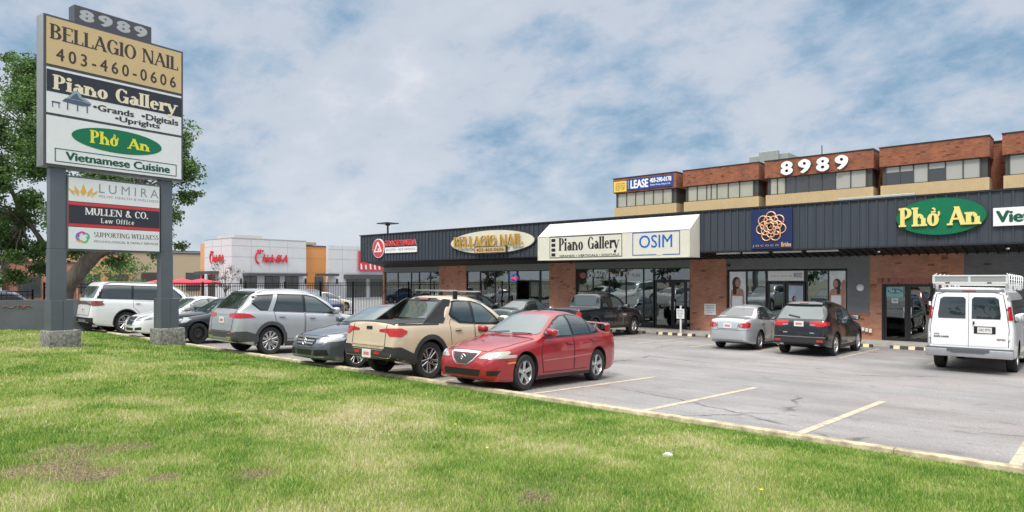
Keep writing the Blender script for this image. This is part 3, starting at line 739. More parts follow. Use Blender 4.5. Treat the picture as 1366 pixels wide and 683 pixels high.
sp['F'] += [windshield(1.40, 2.28, .80, .66), cladding(sp, mat('grey_cladding', (.055, .057, .06), .55), .085, .36),
  ('c_pillar', 'side', [[(3.80, 1.16), (3.95, 1.165), (3.72, 1.60), (3.58, 1.61)]], PSUV, .008),
  ('rear_window', 'rear', [[(-.66, 1.20), (.66, 1.20), (.70, 1.30), (.60, 1.58), (-.60, 1.58), (-.70, 1.30)]], CARGL, .008),
  ('tail_spoiler', 'rear', [[(-.60, 1.585), (.60, 1.585), (.58, 1.645), (-.58, 1.645)]], BLK2, .03),
  ('tailgate_seam', 'rear', strip([(-.70, 1.2), (-.62, .62), (.62, .62), (.70, 1.2)], .014), BLK2, .006),
  ('rear_bumper', 'rear', [[(-.84, .36), (.84, .36), (.86, .60), (-.86, .60)]], MATS['grey_cladding'], .014),
  ('rear_bumper_side', 'side', [[(4.22, .36), (4.25, .54), (4.6, .63), (4.9, .62), (4.9, .36)]], MATS['grey_cladding'], .011),
  ('skid_plate', 'rear', [[(-.62, .37), (.62, .37), (.60, .45), (-.60, .45)]], SV, .022),
  ('tailpipe', 'rear2', [[(.42, .40), (.70, .40), (.70, .48), (.42, .48)]], CHR, .03),
  ('reflector', 'rear2', [[(.46, .545), (.72, .545), (.72, .575), (.46, .575)]], REDL, .02),
  ('rear_chrome_bar', 'rear', strip([(-.30, 1.06), (.30, 1.06)], .03), CHR, .014)]
sp['wrap'] = [('taillight', 'rear', [[(.40, .99), (.40, 1.07), (.60, 1.09), (.88, 1.10), (.88, .97), (.7, .965)]], [[(4.34, .99), (4.5, 1.075), (4.8, 1.10), (4.86, 1.08), (4.86, .96)]], REDL, .010)]
sp['plate'] = [('rear', 0, .90)]
def silver_extra(root, B, sp):
    roofrails(root, B, sp, 2.3, 4.2, .62, ALU)
sp['extra'] = silver_extra
suv = make_car('silver_suv', sp)
park(suv, -18.13, 10.72, 1, 'silver crossover backed to the kerb between the dark small car and grey saloon', 'car')
# black crossover at the shops
PBLK = paint('black_car_paint', (.008, .009, .011), .1, .2)
sp = hatch_spec(PBLK, 4.59, 1.87, 1.655, [.93, 3.58], .35, .24, rearx=.40, belt=1.02, hood=1.0, cowl=1.3, ws_top=2.1, rear_belt=1.10, roofdrop=.08)
sp['wstyle'] = 'vee'; sp['nsp'] = 5
sp['dlo'] = [(1.5, 1.03), (1.85, 1.26), (2.2, 1.46), (2.5, 1.52), (3.3, 1.52), (3.9, 1.45), (4.02, 1.36), (3.95, 1.12), (3.2, 1.07), (2.2, 1.05)]
sp['glass'] = [([(1.66, 1.07), (1.92, 1.25), (2.24, 1.43), (2.52, 1.49), (2.54, 1.08)], CARGL2), ([(2.62, 1.08), (2.61, 1.49), (3.2, 1.49), (3.42, 1.10)], CARGL), ([(3.50, 1.11), (3.34, 1.47), (3.84, 1.42), (3.92, 1.34), (3.88, 1.14)], CARGL)]
sp['doors'] = [[(1.5, .38), (1.40, .66), (1.44, .94), (1.52, 1.02), (2.57, 1.045), (2.59, .38)], [(2.61, .38), (2.60, 1.048), (3.48, 1.07), (3.44, .86), (3.2, .70), (3.08, .5), (3.06, .38)]]
sp['handles'] = [(2.38, .93), (3.28, .96)]; sp['mirror'] = (1.72, 1.06, 1.15)
sp['F'] += [windshield(1.3, 2.14, .76, .62),
  ('rear_window', 'rear', [[(-.70, 1.12), (.70, 1.12), (.72, 1.2), (.58, 1.50), (-.58, 1.50), (-.72, 1.2)]], CARGL2, .008),
  ('tail_spoiler', 'rear', [[(-.58, 1.51), (.58, 1.51), (.56, 1.57), (-.56, 1.57)]], PBLK, .07),
  ('high_brake_lamp', 'rear', [[(-.14, 1.53), (.14, 1.53), (.14, 1.555), (-.14, 1.555)]], REDD, .08),
  ('tailgate_seam', 'rear', strip([(-.78, 1.1), (-.66, .66), (.66, .66), (.78, 1.1)], .012), BLK2, .006),
  ('rear_bumper', 'rear', [[(-.80, .38), (.80, .38), (.83, .56), (-.83, .56)]], BLK, .014),
  ('bumper_strip', 'rear', strip([(-.82, .59), (.82, .59)], .022), mat('dull_silver_strip', (.3, .3, .31), .3, .6), .014),
  ('reflector', 'rear2', [[(.58, .45), (.76, .45), (.76, .51), (.58, .51)]], REDL, .022),
  ('tailpipe', 'rear2', [[(.50, .33), (.62, .33), (.62, .38), (.50, .38)]], CHR, .03),
  ('reversing_lamp', 'rear2', [[(.36, .93), (.52, .93), (.52, .97), (.36, .97)]], CLRL, .016),
  ('rear_wiper', 'rear', strip([(.0, 1.16), (.38, 1.22)], .03), BLK, .03),
  ('badge_lettering', 'rear2', [[(.36, .70), (.50, .70), (.50, .73), (.36, .73)]], CHR, .008), cladding(sp, BLK, .03, .33)]
sp['wrap'] = [('taillight', 'rear', [[(.34, .93), (.34, 1.06), (.60, 1.07), (.84, 1.06), (.84, .92), (.6, .90)]], [[(4.20, .95), (4.18, 1.04), (4.5, 1.06), (4.5, .93)]], REDL, .010)]
sp['plate'] = [('rear', 0, .98)]
bc = make_car('black_crossover', sp)
park(bc, -7.30, 23.75, 1, 'black crossover nose in at the bridal shop, right of the small silver saloon', 'car')
# big white SUV seen between the legs of the sign
sp = hatch_spec(PWHT, 5.33, 2.03, 1.93, [.92, 4.03], .41, .28, rearx=.26, belt=1.22, hood=1.16, cowl=1.45, ws_top=2.15, rear_belt=1.26, box=5.5, nose=1.0, sill=.26, roofdrop=.03, lean=.16)
sp['dlo'] = [(1.62, 1.22), (1.9, 1.48), (2.2, 1.72), (2.4, 1.785), (4.9, 1.79), (5.06, 1.74), (5.16, 1.28), (2.4, 1.23)]
sp['glass'] = [([(1.78, 1.26), (1.98, 1.48), (2.25, 1.70), (2.42, 1.755), (2.74, 1.757), (2.74, 1.26)], CARGL2), ([(2.80, 1.26), (2.80, 1.757), (3.74, 1.757), (3.78, 1.26)], CARGL), ([(3.86, 1.26), (3.84, 1.757), (4.86, 1.757), (4.98, 1.27)], CARGL)]
sp['doors'] = [[(1.60, .5), (1.5, .8), (1.55, 1.16), (2.76, 1.20), (2.78, .5)], [(2.80, .5), (2.79, 1.20), (3.80, 1.21), (3.78, .98), (3.6, .82), (3.48, .6), (3.46, .5)]]
sp['handles'] = [(2.58, 1.10), (3.62, 1.12)]; sp['mirror'] = (1.85, 1.22, 1.4); sp['wstyle'] = 'vee'; sp['nsp'] = 6; sp['tw'] = .27
sp['F'] += [windshield(1.45, 2.2, .84, .72),
  ('rear_window', 'rear', [[(-.78, 1.29), (.78, 1.29), (.72, 1.72), (-.72, 1.72)]], CARGL2, .008),
  ('tail_lamp_bar', 'rear', [[(-.55, 1.05), (.55, 1.05), (.55, 1.17), (-.55, 1.17)]], mat('dark_lamp_bar', (.10, .085, .08), .15, coat=1), .012),
  ('lower_bumper', 'rear', [[(-.88, .34), (.88, .34), (.9, .58), (-.9, .58)]], BLK, .012),
  ('tailgate_seam', 'rear', strip([(-.80, 1.05), (-.72, .66), (.72, .66), (.80, 1.05)], .012), BLK2, .006),
  ('bumper_silver', 'rear', [[(-.45, .40), (.45, .40), (.42, .50), (-.42, .50)]], SV, .02), cladding(sp, BLK, .035, .36)]
sp['wrap'] = [('taillight', 'rear', [[(.552, 1.03), (.552, 1.18), (.94, 1.19), (.94, 1.02)]], [[(4.92, 1.03), (4.84, 1.07), (4.98, 1.19), (5.25, 1.19), (5.25, 1.0)]], mat('brown_red_lamp', (.22, .05, .04), .12, coat=1), .012)]
sp['plate'] = [('rear', 0, .86)]
sp['extra'] = lambda root, B, sp: roofrails(root, B, sp, 2.2, 4.9, .70, BLK2, .04)
nav = make_car('white_suv', sp)
park(nav, -28.96, 10.69, 1, 'large boxy white SUV seen between the legs of the tall sign', 'car')
# dark crossover and teal-glassed car at the nail salon
PDK = paint('charcoal_car_paint', (.018, .02, .022), .3)
sp = hatch_spec(PDK, 4.6, 1.85, 1.66, [.93, 3.6], .35, .24, rearx=.35, belt=1.02, hood=.98, cowl=1.25, ws_top=2.1)
sp['dlo'] = [(1.5, 1.03), (1.85, 1.26), (2.2, 1.46), (2.5, 1.52), (3.3, 1.52), (4.0, 1.45), (4.1, 1.36), (3.95, 1.12), (3.2, 1.07), (2.2, 1.05)]
sp['glass'] = [([(1.66, 1.07), (1.92, 1.25), (2.24, 1.43), (2.52, 1.49), (2.54, 1.08)], CARGL2), ([(2.62, 1.08), (2.61, 1.49), (3.2, 1.49), (3.42, 1.10)], CARGL)]
sp['doors'] = [[(1.5, .38), (1.40, .66), (1.44, .94), (1.52, 1.02), (2.57, 1.045), (2.59, .38)], [(2.61, .38), (2.60, 1.048), (3.48, 1.07), (3.44, .86), (3.2, .70), (3.08, .5), (3.06, .38)]]
sp['handles'] = [(2.38, .93), (3.28, .96)]; sp['mirror'] = (1.72, 1.06, 1.15); sp['F'] += [windshield(1.25, 2.14, .74, .62)]
sp['extra'] = lambda root, B, sp: roofrails(root, B, sp, 2.3, 4.0, .6, BLK2)
dc = make_car('charcoal_crossover', sp)
park(dc, -24.1, 24.3, 1, 'charcoal crossover by the nail salon, mostly hidden behind the beige pickup', 'car')
PTEAL = paint('grey_teal_paint', (.10, .13, .13), .4)
sp = sedan_spec(PTEAL, 4.5, 1.45, 1.76)
te = make_car('grey_green_sedan', sp)
park(te, -20.7, 24.5, 1, 'grey-green saloon at the shops, just showing above the roof of the red sedan', 'car')
# ------------------------------------------------------------------ pickups
PBEI = paint('beige_pickup_paint', (.56, .46, .33), 0)
L = 4.97
sp = dict(L=L, W=1.905, paint=PBEI, sm=.045,
  top=[(0, .62), (.04, .85), (.15, .97), (.6, 1.05), (1.2, 1.11), (1.75, 1.46), (2.05, 1.62), (2.4, 1.685), (2.9, 1.69), (3.2, 1.67), (3.34, 1.63), (3.60, 1.22), (3.68, 1.14), (4.05, 1.132), (4.86, 1.125), (4.92, 1.09), (4.95, .6), (4.97, .5)],
  belt=[(0, .58), (.1, .8), (.6, .96), (1.2, 1.03), (1.8, 1.08), (3.0, 1.10), (3.8, 1.13), (4.05, 1.11), (4.86, 1.10), (4.93, 1.0), (4.97, .5)],
  bot=[(0, .36), (.3, .28), (.6, .24), (4.0, .24), (4.5, .34), (4.97, .44)],
  plan=[(0, .62), (.1, .78), (.4, .9), (1, .945), (3.6, .95), (4.4, .94), (4.7, .91), (4.86, .88), (4.93, .84), (4.97, .80)],
  wheels=[.93, 3.93], wr=.375, rim=.255, wstyle='vee', nsp=5, lean=.22, Hf=.58, n=4.6, tw=.25, mrim=mat('machined_alloy', (.5, .5, .5), .25, .9), F=[], wrap=[])
sp['dlo'] = [(1.55, 1.08), (1.85, 1.31), (2.15, 1.52), (2.45, 1.585), (2.9, 1.595), (3.12, 1.57), (3.34, 1.30), (3.28, 1.22), (3.02, 1.115), (2.4, 1.09)]
sp['glass'] = [([(1.70, 1.12), (1.93, 1.31), (2.20, 1.49), (2.5, 1.555), (2.52, 1.125)], CARGL2), ([(2.60, 1.13), (2.60, 1.56), (3.08, 1.545), (3.27, 1.30), (3.0, 1.155)], CARGL)]
sp['doors'] = [[(1.5, .42), (1.40, .7), (1.46, .98), (1.56, 1.07), (2.55, 1.085), (2.57, .42)], [(2.59, .42), (2.58, 1.088), (2.99, 1.095), (3.3, 1.2), (3.36, 1.1), (3.34, .8), (3.28, .42)]]
sp['handles'] = [(2.38, .95), (3.12, .98)]; sp['mirror'] = (1.72, 1.12, 1.2)
CLD = mat('charcoal_cladding', (.035, .036, .038), .6)
sp['F'] += [windshield(1.22, 2.12, .76, .62), cladding(sp, CLD, .085, .38),
  ('bed_cover', 'top', [[(3.72, -.80), (3.72, .80), (4.86, .78), (4.86, -.78)]], BLK, .012),
  ('bed_rail', 'side', [[(3.7, 1.085), (3.7, 1.13), (4.9, 1.12), (4.9, 1.075)]], BLK, .014),
  ('rear_window_surround', 'rear', [[(-.78, 1.15), (.78, 1.15), (.64, 1.63), (-.64, 1.63)]], BLK2, .006),
  ('rear_window', 'rear', [[(-.62, 1.19), (.62, 1.19), (.54, 1.54), (-.54, 1.54)]], CARGL2, .016),
  ('high_brake_lamp', 'rear', [[(-.16, 1.57), (.16, 1.57), (.16, 1.615), (-.16, 1.615)]], REDD, .03),
  ('tailgate_seam', 'rear', strip([(-.58, 1.08), (-.58, .60), (.58, .60), (.58, 1.08)], .014), BLK2, .006),
  ('tailgate_handle', 'rear', [[(-.10, .98), (.10, .98), (.09, 1.04), (-.09, 1.04)]], BLK2, .016),
  ('tailgate_crease', 'rear', strip([(-.55, .68), (.55, .68)], .03), PBEI, .02),
  ('rear_bumper', 'rear', [[(-.84, .40), (.84, .40), (.86, .58), (-.86, .58)]], CLD, .016),
  ('rear_bumper_side', 'side', [[(4.30, .34), (4.34, .50), (4.55, .58), (4.75, .66), (4.95, .66), (4.95, .36)]], CLD, .013),
  ('bumper_black_insert', 'rear2', [[(.50, .55), (.84, .56), (.84, .66), (.62, .66)]], BLK, .020),
  ('skid_plate', 'rear', [[(-.44, .41), (.44, .41), (.42, .455), (-.42, .455)]], SV, .024),
  ('reflector', 'rear2', [[(.26, .50), (.44, .50), (.44, .55), (.26, .55)]], REDL, .022)]
sp['wrap'] = [('taillight', 'rear', [[(.36, .945), (.36, .985), (.56, 1.01), (.9, 1.02), (.9, .86), (.72, .86), (.62, .93)]], [[(4.62, .92), (4.60, .97), (4.74, 1.02), (4.92, 1.02), (4.92, .86), (4.76, .86)]], REDL, .010)]
sp['plate'] = [('rear', 0, .50)]
def beige_extra(root, B, sp):
    hl = sp['L'] / 2
    for sg in (1, -1):     # sloping sail fins from the roof down to the bed rails
        b = MB(); V = []
        for s_, z, y in ((3.16, 1.60, .665), (3.36, 1.615, .66), (3.50, 1.56, .67), (4.14, 1.125, .865), (3.56, 1.125, .885), (3.34, 1.34, .785)): V.append((hl - s_, sg * (y + .012), z))
        n = 6; V += [(x, y - sg * .05, z) for x, y, z in V]
        b.add(V, [list(range(n)), list(range(2 * n - 1, n - 1, -1))] + [(i, (i + 1) % n, (i + 1) % n + n, i + n) for i in range(n)], BLK2); b.build('sail_panel', root)
    for s in (2.25, 3.0):
        b = MB(); z = 1.79; x = sp['L'] / 2 - s
        b.box(x - .035, x + .035, -.74, .74, z - .012, z + .016, ALU, .008)
        for sg in (1, -1):
            b.box(x - .05, x + .05, sg * .66 - .035, sg * .66 + .035, z - .18, z - .01, BLK2, .01)
        b.build('roof_crossbar', root, smooth=40)
    b = MB(); MM = Matrix.Rotation(-math.pi / 2, 4, 'Z')   # raised name across the tailgate
    c = B.cast('rear', 0, .72)
    letters(b, 'SANTA CRUZ', -.42, .42, .625, .675, 0, PBEI, bold=.02, ext=.006, M=Matrix.Translation((c[0].x - .012, 0, 0)) @ MM)
    b.build('tailgate_lettering', root)
sp['extra'] = beige_extra
bp = make_car('beige_pickup', sp)
park(bp, -11.40, 10.65, 1, 'beige compact pickup with roof bars and covered bed, beside the red sedan', 'pickup truck')
PBK2 = paint('black_pickup_paint', (.010, .012, .016), .2, .2)
L = 5.39
sp = dict(L=L, W=1.9, paint=PBK2, sm=.045,
  top=[(0, .68), (.04, .95), (.12, 1.08), (.6, 1.15), (1.3, 1.21), (1.75, 1.52), (2.0, 1.68), (2.3, 1.77), (2.9, 1.79), (3.45, 1.76), (3.60, 1.70), (3.72, 1.22), (3.80, 1.20), (5.30, 1.19), (5.36, 1.15), (5.385, .7), (5.39, .6)],
  belt=[(0, .64), (.1, .95), (.6, 1.08), (1.3, 1.13), (2.0, 1.17), (3.5, 1.19), (3.75, 1.175), (5.3, 1.165), (5.37, 1.0), (5.39, .6)],
  bot=[(0, .44), (.3, .36), (.6, .34), (4.6, .34), (5.1, .42), (5.39, .5)],
  plan=[(0, .70), (.1, .84), (.4, .91), (1, .94), (4.8, .94), (5.3, .93), (5.39, .90)],
  wheels=[.93, 4.17], wr=.39, rim=.215, wstyle='vee', nsp=6, lean=.17, Hf=.6, n=5.2, tw=.26, F=[], wrap=[])
sp['dlo'] = [(1.62, 1.16), (1.85, 1.38), (2.1, 1.58), (2.35, 1.65), (3.45, 1.64), (3.56, 1.22), (2.5, 1.18)]
sp['glass'] = [([(1.76, 1.20), (1.94, 1.38), (2.16, 1.56), (2.38, 1.615), (2.68, 1.62), (2.70, 1.20)], CARGL2), ([(2.78, 1.21), (2.78, 1.62), (3.40, 1.61), (3.48, 1.23)], CARGL)]
sp['doors'] = [[(1.6, .46), (1.52, .8), (1.58, 1.15), (2.72, 1.17), (2.74, .46)], [(2.76, .46), (2.75, 1.17), (3.56, 1.18), (3.58, .7), (3.5, .46)]]
sp['handles'] = [(2.55, 1.04), (3.38, 1.06)]; sp['mirror'] = (1.86, 1.17, 1.3)
sp['F'] += [windshield(1.32, 2.06, .78, .64), cladding(sp, BLK, .07, .44),
  ('rear_window', 'rear', [[(-.64, 1.28), (.64, 1.28), (.58, 1.62), (-.58, 1.62)]], CARGL2, .008),
  ('bed_cover', 'top', [[(3.80, -.80), (3.80, .80), (5.28, .80), (5.28, -.80)]], BLK, .006),
  ('door_badge', 'R', [[(1.66, .88), (1.95, .88), (1.95, .915), (1.66, .915)]], CHR, .012),
  ('grille', 'front', [[(-.5, .66), (.5, .66), (.46, .98), (-.46, .98)]], BLK, .01)]
sp['wrap'] = [('taillight', 'rear', [[(.76, .80), (.76, 1.04), (.92, 1.04), (.92, .80)]], [[(5.2, .80), (5.2, 1.04), (5.36, 1.04), (5.36, .80)]], REDL, .01),
              ('headlight', 'front', [[(.52, .84), (.52, 1.0), (.88, 1.02), (.88, .86)]], [[(.1, .84), (.1, 1.02), (.38, 1.02), (.3, .86)]], CLRL, .01)]
bk = make_car('black_pickup', sp)
park(bk, -16.66, 24.25, 1, 'black double-cab pickup parked nose in before the piano shop window', 'pickup truck')
# ------------------------------------------------------------------ van
PVAN = paint('white_van_paint', (.78, .79, .80), 0)
L = 5.7
sp = dict(L=L, W=2.01, paint=PVAN, sm=.05,
  top=[(0, .7), (.05, .95), (.15, 1.05), (.5, 1.14), (1.0, 1.22), (1.5, 1.72), (1.85, 2.0), (2.1, 2.08), (2.8, 2.115), (5.4, 2.115), (5.52, 2.09), (5.60, 1.96), (5.66, 1.2), (5.69, .62), (5.7, .55)],
  belt=[(0, .66), (.1, .95), (.6, 1.08), (1.2, 1.16), (2, 1.2), (5.5, 1.2), (5.63, 1.15), (5.7, .56)],
  bot=[(0, .42), (.3, .36), (.6, .34), (4.8, .34), (5.3, .42), (5.7, .5)],
  plan=[(0, .70), (.1, .84), (.4, .94), (1, .99), (5.2, 1.0), (5.5, .985), (5.6, .955), (5.66, .92), (5.7, .88)],
  side=[(0, .955), (.04, .972), (.12, .985), (.22, .992), (.34, .998), (.46, 1), (.58, 1), (.68, 1), (.74, .998), (.80, .996), (.87, .992), (.94, .988), (1, .98)],
  wheels=[.95, 4.38], wr=.375, rim=.215, wstyle='steel', nsp=5, lean=.13, Hf=.9, n=7, tw=.25, mrim=mat('grey_steel_rim', (.42, .42, .42), .4, .7), F=[], wrap=[])
sp['dlo'] = None; del sp['dlo']
sp['glass'] = [([(1.45, 1.26), (1.75, 1.55), (2.0, 1.78), (2.15, 1.82), (2.5, 1.82), (2.5, 1.24)], CARGL2), ([(2.62, 1.26), (2.62, 1.80), (3.42, 1.80), (3.42, 1.26)], CARGL), ([(3.50, 1.26), (3.50, 1.80), (4.30, 1.80), (4.30, 1.26)], CARGL), ([(4.38, 1.26), (4.38, 1.80), (5.22, 1.80), (5.3, 1.26)], CARGL)]
sp['doors'] = [[(1.4, .5), (1.36, 1.0), (1.42, 1.2), (2.5, 1.22), (2.5, .5)], [(2.56, .44), (2.56, 1.22), (3.62, 1.22), (3.62, .44)]]
sp['handles'] = [(2.32, 1.06), (2.7, 1.06)]; sp['mirror'] = (1.6, 1.26, 1.5)
GBUM = mat('grey_bumper', (.42, .43, .45), .35, .6, var=.1)
DGB = mat('dark_grey_bumper', (.10, .105, .12), .5)
sp['F'] += [windshield(1.05, 1.95, .84, .72),
  ('rear_door', 'rear', [[(-.86, .68), (-.006, .68), (-.006, 1.97), (-.55, 1.97), (-.74, 1.92), (-.82, 1.5), (-.88, 1.1)]], PVAN, .010),
  ('rear_door', 'rear', [[(.006, .68), (.86, .68), (.88, 1.1), (.82, 1.5), (.74, 1.92), (.55, 1.97), (.006, 1.97)]], PVAN, .010),
  ('rear_door_seam', 'rear', strip([(0, .66), (0, 1.99)], .016) + strip([(-.875, .68), (-.885, 1.1), (-.835, 1.5), (-.755, 1.93), (-.55, 1.985), (.55, 1.985), (.755, 1.93), (.835, 1.5), (.885, 1.1), (.875, .68)], .016), BLK2, .005),
  ('rear_window', 'rear', [[(.07, 1.34), (.70, 1.34), (.71, 1.44), (.66, 1.82), (.58, 1.87), (.12, 1.87), (.07, 1.82)]], CARGL, .018),
  ('rear_window', 'rear', [[(-.07, 1.34), (-.70, 1.34), (-.71, 1.44), (-.66, 1.82), (-.58, 1.87), (-.12, 1.87), (-.07, 1.82)]], CARGL, .018),
  ('corner_trim', 'rear2', [[(.885, 1.62), (.955, 1.62), (.93, 1.9), (.84, 2.0), (.78, 1.99), (.82, 1.9)]], DGB, .014),
  ('top_trim', 'rear', [[(-.78, 1.985), (.78, 1.985), (.74, 2.05), (-.74, 2.05)]], DGB, .016),
  ('high_brake_lamp', 'rear', [[(-.15, 2.0), (.15, 2.0), (.15, 2.035), (-.15, 2.035)]], REDD, .03),
  ('plate_recess', 'rear', [[(-.60, .98), (-.12, .98), (-.12, 1.16), (-.60, 1.16)]], BLK2, .016)]
sp['wrap'] = [('taillight', 'rear', [[(.865, 1.32), (.855, 1.64), (.955, 1.64), (.985, 1.32)]], [[(5.50, 1.32), (5.50, 1.64), (5.66, 1.64), (5.66, 1.32)]], REDL, .016)]
sp['extra'] = None
def van_extra(root, B, sp):
    hb = sp['L'] / 2; b = MB()
    b.box(-hb - .10, -hb + .16, -.99, .99, .40, .60, GBUM, .03); b.box(-hb - .08, -hb + .1, -.98, .98, .60, .63, DGB, .005)
    b.prism([(-.46, .50), (.46, .50), (.36, .438), (-.36, .438)][::-1], -.004, .03, DGB, M=Matrix.Translation((-hb - .11, 0, .06)) @ Matrix.Rotation(-math.pi / 2, 4, 'Z'))
    b.box(-hb - .115, -hb - .05, -.48, .48, .53, .632, DGB, .004)
    b.build('rear_bumper', root, smooth=40)
    b = MB(); x = B.cast('rear', -.3, 1.07)[0].x - .03
    b.box(x, x + .012, -.52, -.20, 1.0, 1.14, PLATE)
    letters(b, 'CRC 9773', .23, .49, 1.045, 1.105, 0, mat('plate_grey_ink', (.12, .1, .14), .5), bold=.02, M=Matrix.Translation((x - .002, 0, 0)) @ Matrix.Rotation(-math.pi / 2, 4, 'Z'))
    b.build('licence_plate', root)
    MM = Matrix.Rotation(-math.pi / 2, 4, 'Z'); x = B.cast('rear', -.5, .85)[0].x - .018; b = MB()
    letters(b, 'GMC', .62, .82, .84, .88, 0, mat('badge_red', (.25, .02, .03), .3, coat=1), bold=.05, ext=.004, M=Matrix.Translation((x, 0, 0)) @ MM); b.build('maker_badge', root); b = MB()
    letters(b, 'AWD', -.80, -.67, .93, .96, 0, BLK2, bold=.04, ext=.003, M=Matrix.Translation((x, 0, 0)) @ MM); b.build('drive_badge', root); b = MB()
    letters(b, 'EXPLORER', -.80, -.44, .86, .90, 0, BLK2, bold=.04, ext=.003, M=Matrix.Translation((x, 0, 0)) @ MM)
    b.build('model_badge', root)
    b = MB(); b.box(x - .02, x, -.14, -.10, 1.2, 1.28, BLK2); b.build('handle', root)
    for sg in (1, -1):
        for z in (.9, 1.7): b = MB(); b.box(-hb - .01, -hb + .06, sg * .90 - .02, sg * .90 + .02, z - .05, z + .05, PVAN, .006); b.build('door_hinge', root)
    # running board, side crease, window frames
    [MB().box(-1.2, 1.6, a, a + .12, .33, .38, SV, .01).build('running_board', root) for a in (-1.05, .93)]
sp['extra'] = van_extra
van = make_car('white_van', sp)
park(van, -2.71, 23.02, 1, 'white cargo van with a ladder rack on its roof, right of the restaurant door', 'van')
# ladder rack rests on the van: its own thing
rk = empty('ladder_rack', (0, 0, 0)); rk.location = van.location; rk.rotation_euler = van.rotation_euler; rk.scale = van.scale
tag(rk, 'white metal ladder rack with side boxes on the roof of the white van', 'roof rack')
RW = mat('rack_white', (.70, .71, .70), .35, .3)
RAL = mat('rack_grey_panel', (.42, .43, .42), .4, .6)
b = MB()
b.box(-2.72, -2.66, -.86, .86, 2.20, 2.24, RW, .006); b.box(-2.72, -2.66, -.86, .86, 2.375, 2.41, RW, .006); b.box(-2.719, -2.661, -.86, -.80, 2.242, 2.373, RW); b.box(-2.719, -2.661, .80, .86, 2.242, 2.373, RW); b.box(-2.718, -2.662, -.03, .03, 2.242, 2.373, RW); b.build('rear_bar', rk)
b = MB(); b.box(-2.70, -2.69, -.798, -.032, 2.242, 2.373, RAL); b.box(-2.70, -2.69, .032, .798, 2.242, 2.373, RAL); b.build('end_panel', rk)
for sg in (1, -1):
    for k, z in enumerate((2.23, 2.31, 2.40)):
        b = MB(); b.tube([(-2.66, sg * .84, z), (1.3, sg * .84, z)], .013, RW, 8); b.build('side_rail', rk, smooth=60)
    for x in (-2.5, -1.9, -1.3, -.7, -.1, .5, 1.1):
        b = MB(); b.tube([(x, sg * .86, 2.09), (x, sg * .86, 2.41), (x + .08, sg * .80, 2.45)], .012, RW, 6); b.build('upright', rk, smooth=60)
b = MB()
for x in (-2.4, -1.4, -.4, .6, 1.2):
    b.box(x - .03, x + .03, -.84, .84, 2.17, 2.21, RW)
    for sg in (1, -1): b.box(x - .03, x + .03, sg * .80 - .03, sg * .80 + .03, 2.05, 2.17, RW)
b.build('cross_bars', rk)
b = MB()
for x in (-2.69,):
    for y in (-.45, .5): b.box(x - .05, x - .03, y - .05, y + .05, 2.20, 2.235, BLK2)
b.build('latch', rk)
# ------------------------------------------------------------------ shops
FX0, FX1 = -37.6, 14.0
BRK = brick_mat('shop_brick', (.52, .225, .13), (.40, .18, .115), (.25, .21, .18))
BRK2 = brick_mat('office_brick', (.33, .115, .055), (.23, .08, .042), (.11, .06, .045), dark=.7)
SOLD = brick_mat('soldier_brick', (.45, .15, .10), (.36, .12, .08), (.22, .16, .13), sx=.075, sy=.215)
def fascia_mat():
    m, N, L, p = nt('fascia_metal')
    tc = N.new('ShaderNodeTexCoord'); mp = N.new('ShaderNodeMapping'); mp.inputs['Scale'].default_value = (9, 9, .35); L.new(tc.outputs['Object'], mp.inputs[0])
    n = N.new('ShaderNodeTexNoise'); n.inputs['Scale'].default_value = 1; n.inputs['Detail'].default_value = 5; L.new(mp.outputs[0], n.inputs['Vector'])
    sp = N.new('ShaderNodeSeparateXYZ'); L.new(tc.outputs['Object'], sp.inputs[0])
    # the left run is more faded, with pale streaks
    mr = N.new('ShaderNodeMapRange'); mr.inputs[1].default_value = -34; mr.inputs[2].default_value = -20; mr.inputs[3].default_value = 1; mr.inputs[4].default_value = .12; L.new(sp.outputs[0], mr.inputs[0])
    cr = N.new('ShaderNodeMapRange'); cr.inputs[1].default_value = .5; cr.inputs[2].default_value = .72; L.new(n.outputs[0], cr.inputs[0])
    mu = N.new('ShaderNodeMath'); mu.operation = 'MULTIPLY'; L.new(mr.outputs[0], mu.inputs[0]); L.new(cr.outputs[0], mu.inputs[1])
    mx = N.new('ShaderNodeMix'); mx.data_type = 'RGBA'; L.new(mu.outputs[0], mx.inputs[0]); mx.inputs[6].default_value = (.040, .050, .064, 1); mx.inputs[7].default_value = (.15, .155, .17, 1)
    L.new(mx.outputs[2], p.inputs['Base Color']); p.inputs['Roughness'].default_value = .5
    MATS['fascia_metal'] = m; return m
FAS = fascia_mat(); CAPM = mat('fascia_cap', (.03, .033, .04), .4, .3)
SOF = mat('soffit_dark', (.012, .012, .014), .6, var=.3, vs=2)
SPN = mat('grey_green_spandrel', (.17, .19, .175), .5, var=.1)
FRM = mat('dark_bronze_frame', (.035, .034, .036), .4, .3)
DGW = mat('dark_grey_paint_wall', (.17, .175, .18), .8, var=.12, vs=3, bump=.3, bs=30)
BLK_BRICK = brick_mat('grey_painted_brick', (.15, .152, .158), (.13, .132, .138), (.10, .10, .105), dark=.2)
CONC = mat('concrete', (.42, .40, .36), .85, var=.16, vs=3, bump=.3, bs=60)
GLS = glass_mat('shop_glass', (.34, .42, .38), .22)
GLD = glass_mat('door_glass', (.35, .38, .38), .16)
INT = mat('shop_interior', (.16, .16, .15), .8, var=.4, vs=1.2)
INTD = mat('dark_interior', (.03, .03, .032), .8)
shop = empty('shop_building', (-12, 29, 0)); tag(shop, 'long single-storey row of shops with a black ribbed metal fascia and brick piers', 'building')
SX = Matrix.Translation((12, -29, 0))   # world coordinates -> shop coordinates
def part(mb, name, parent=shop, smooth=False):
    o = mb.build(name, parent, smooth); return o
_mb = MB
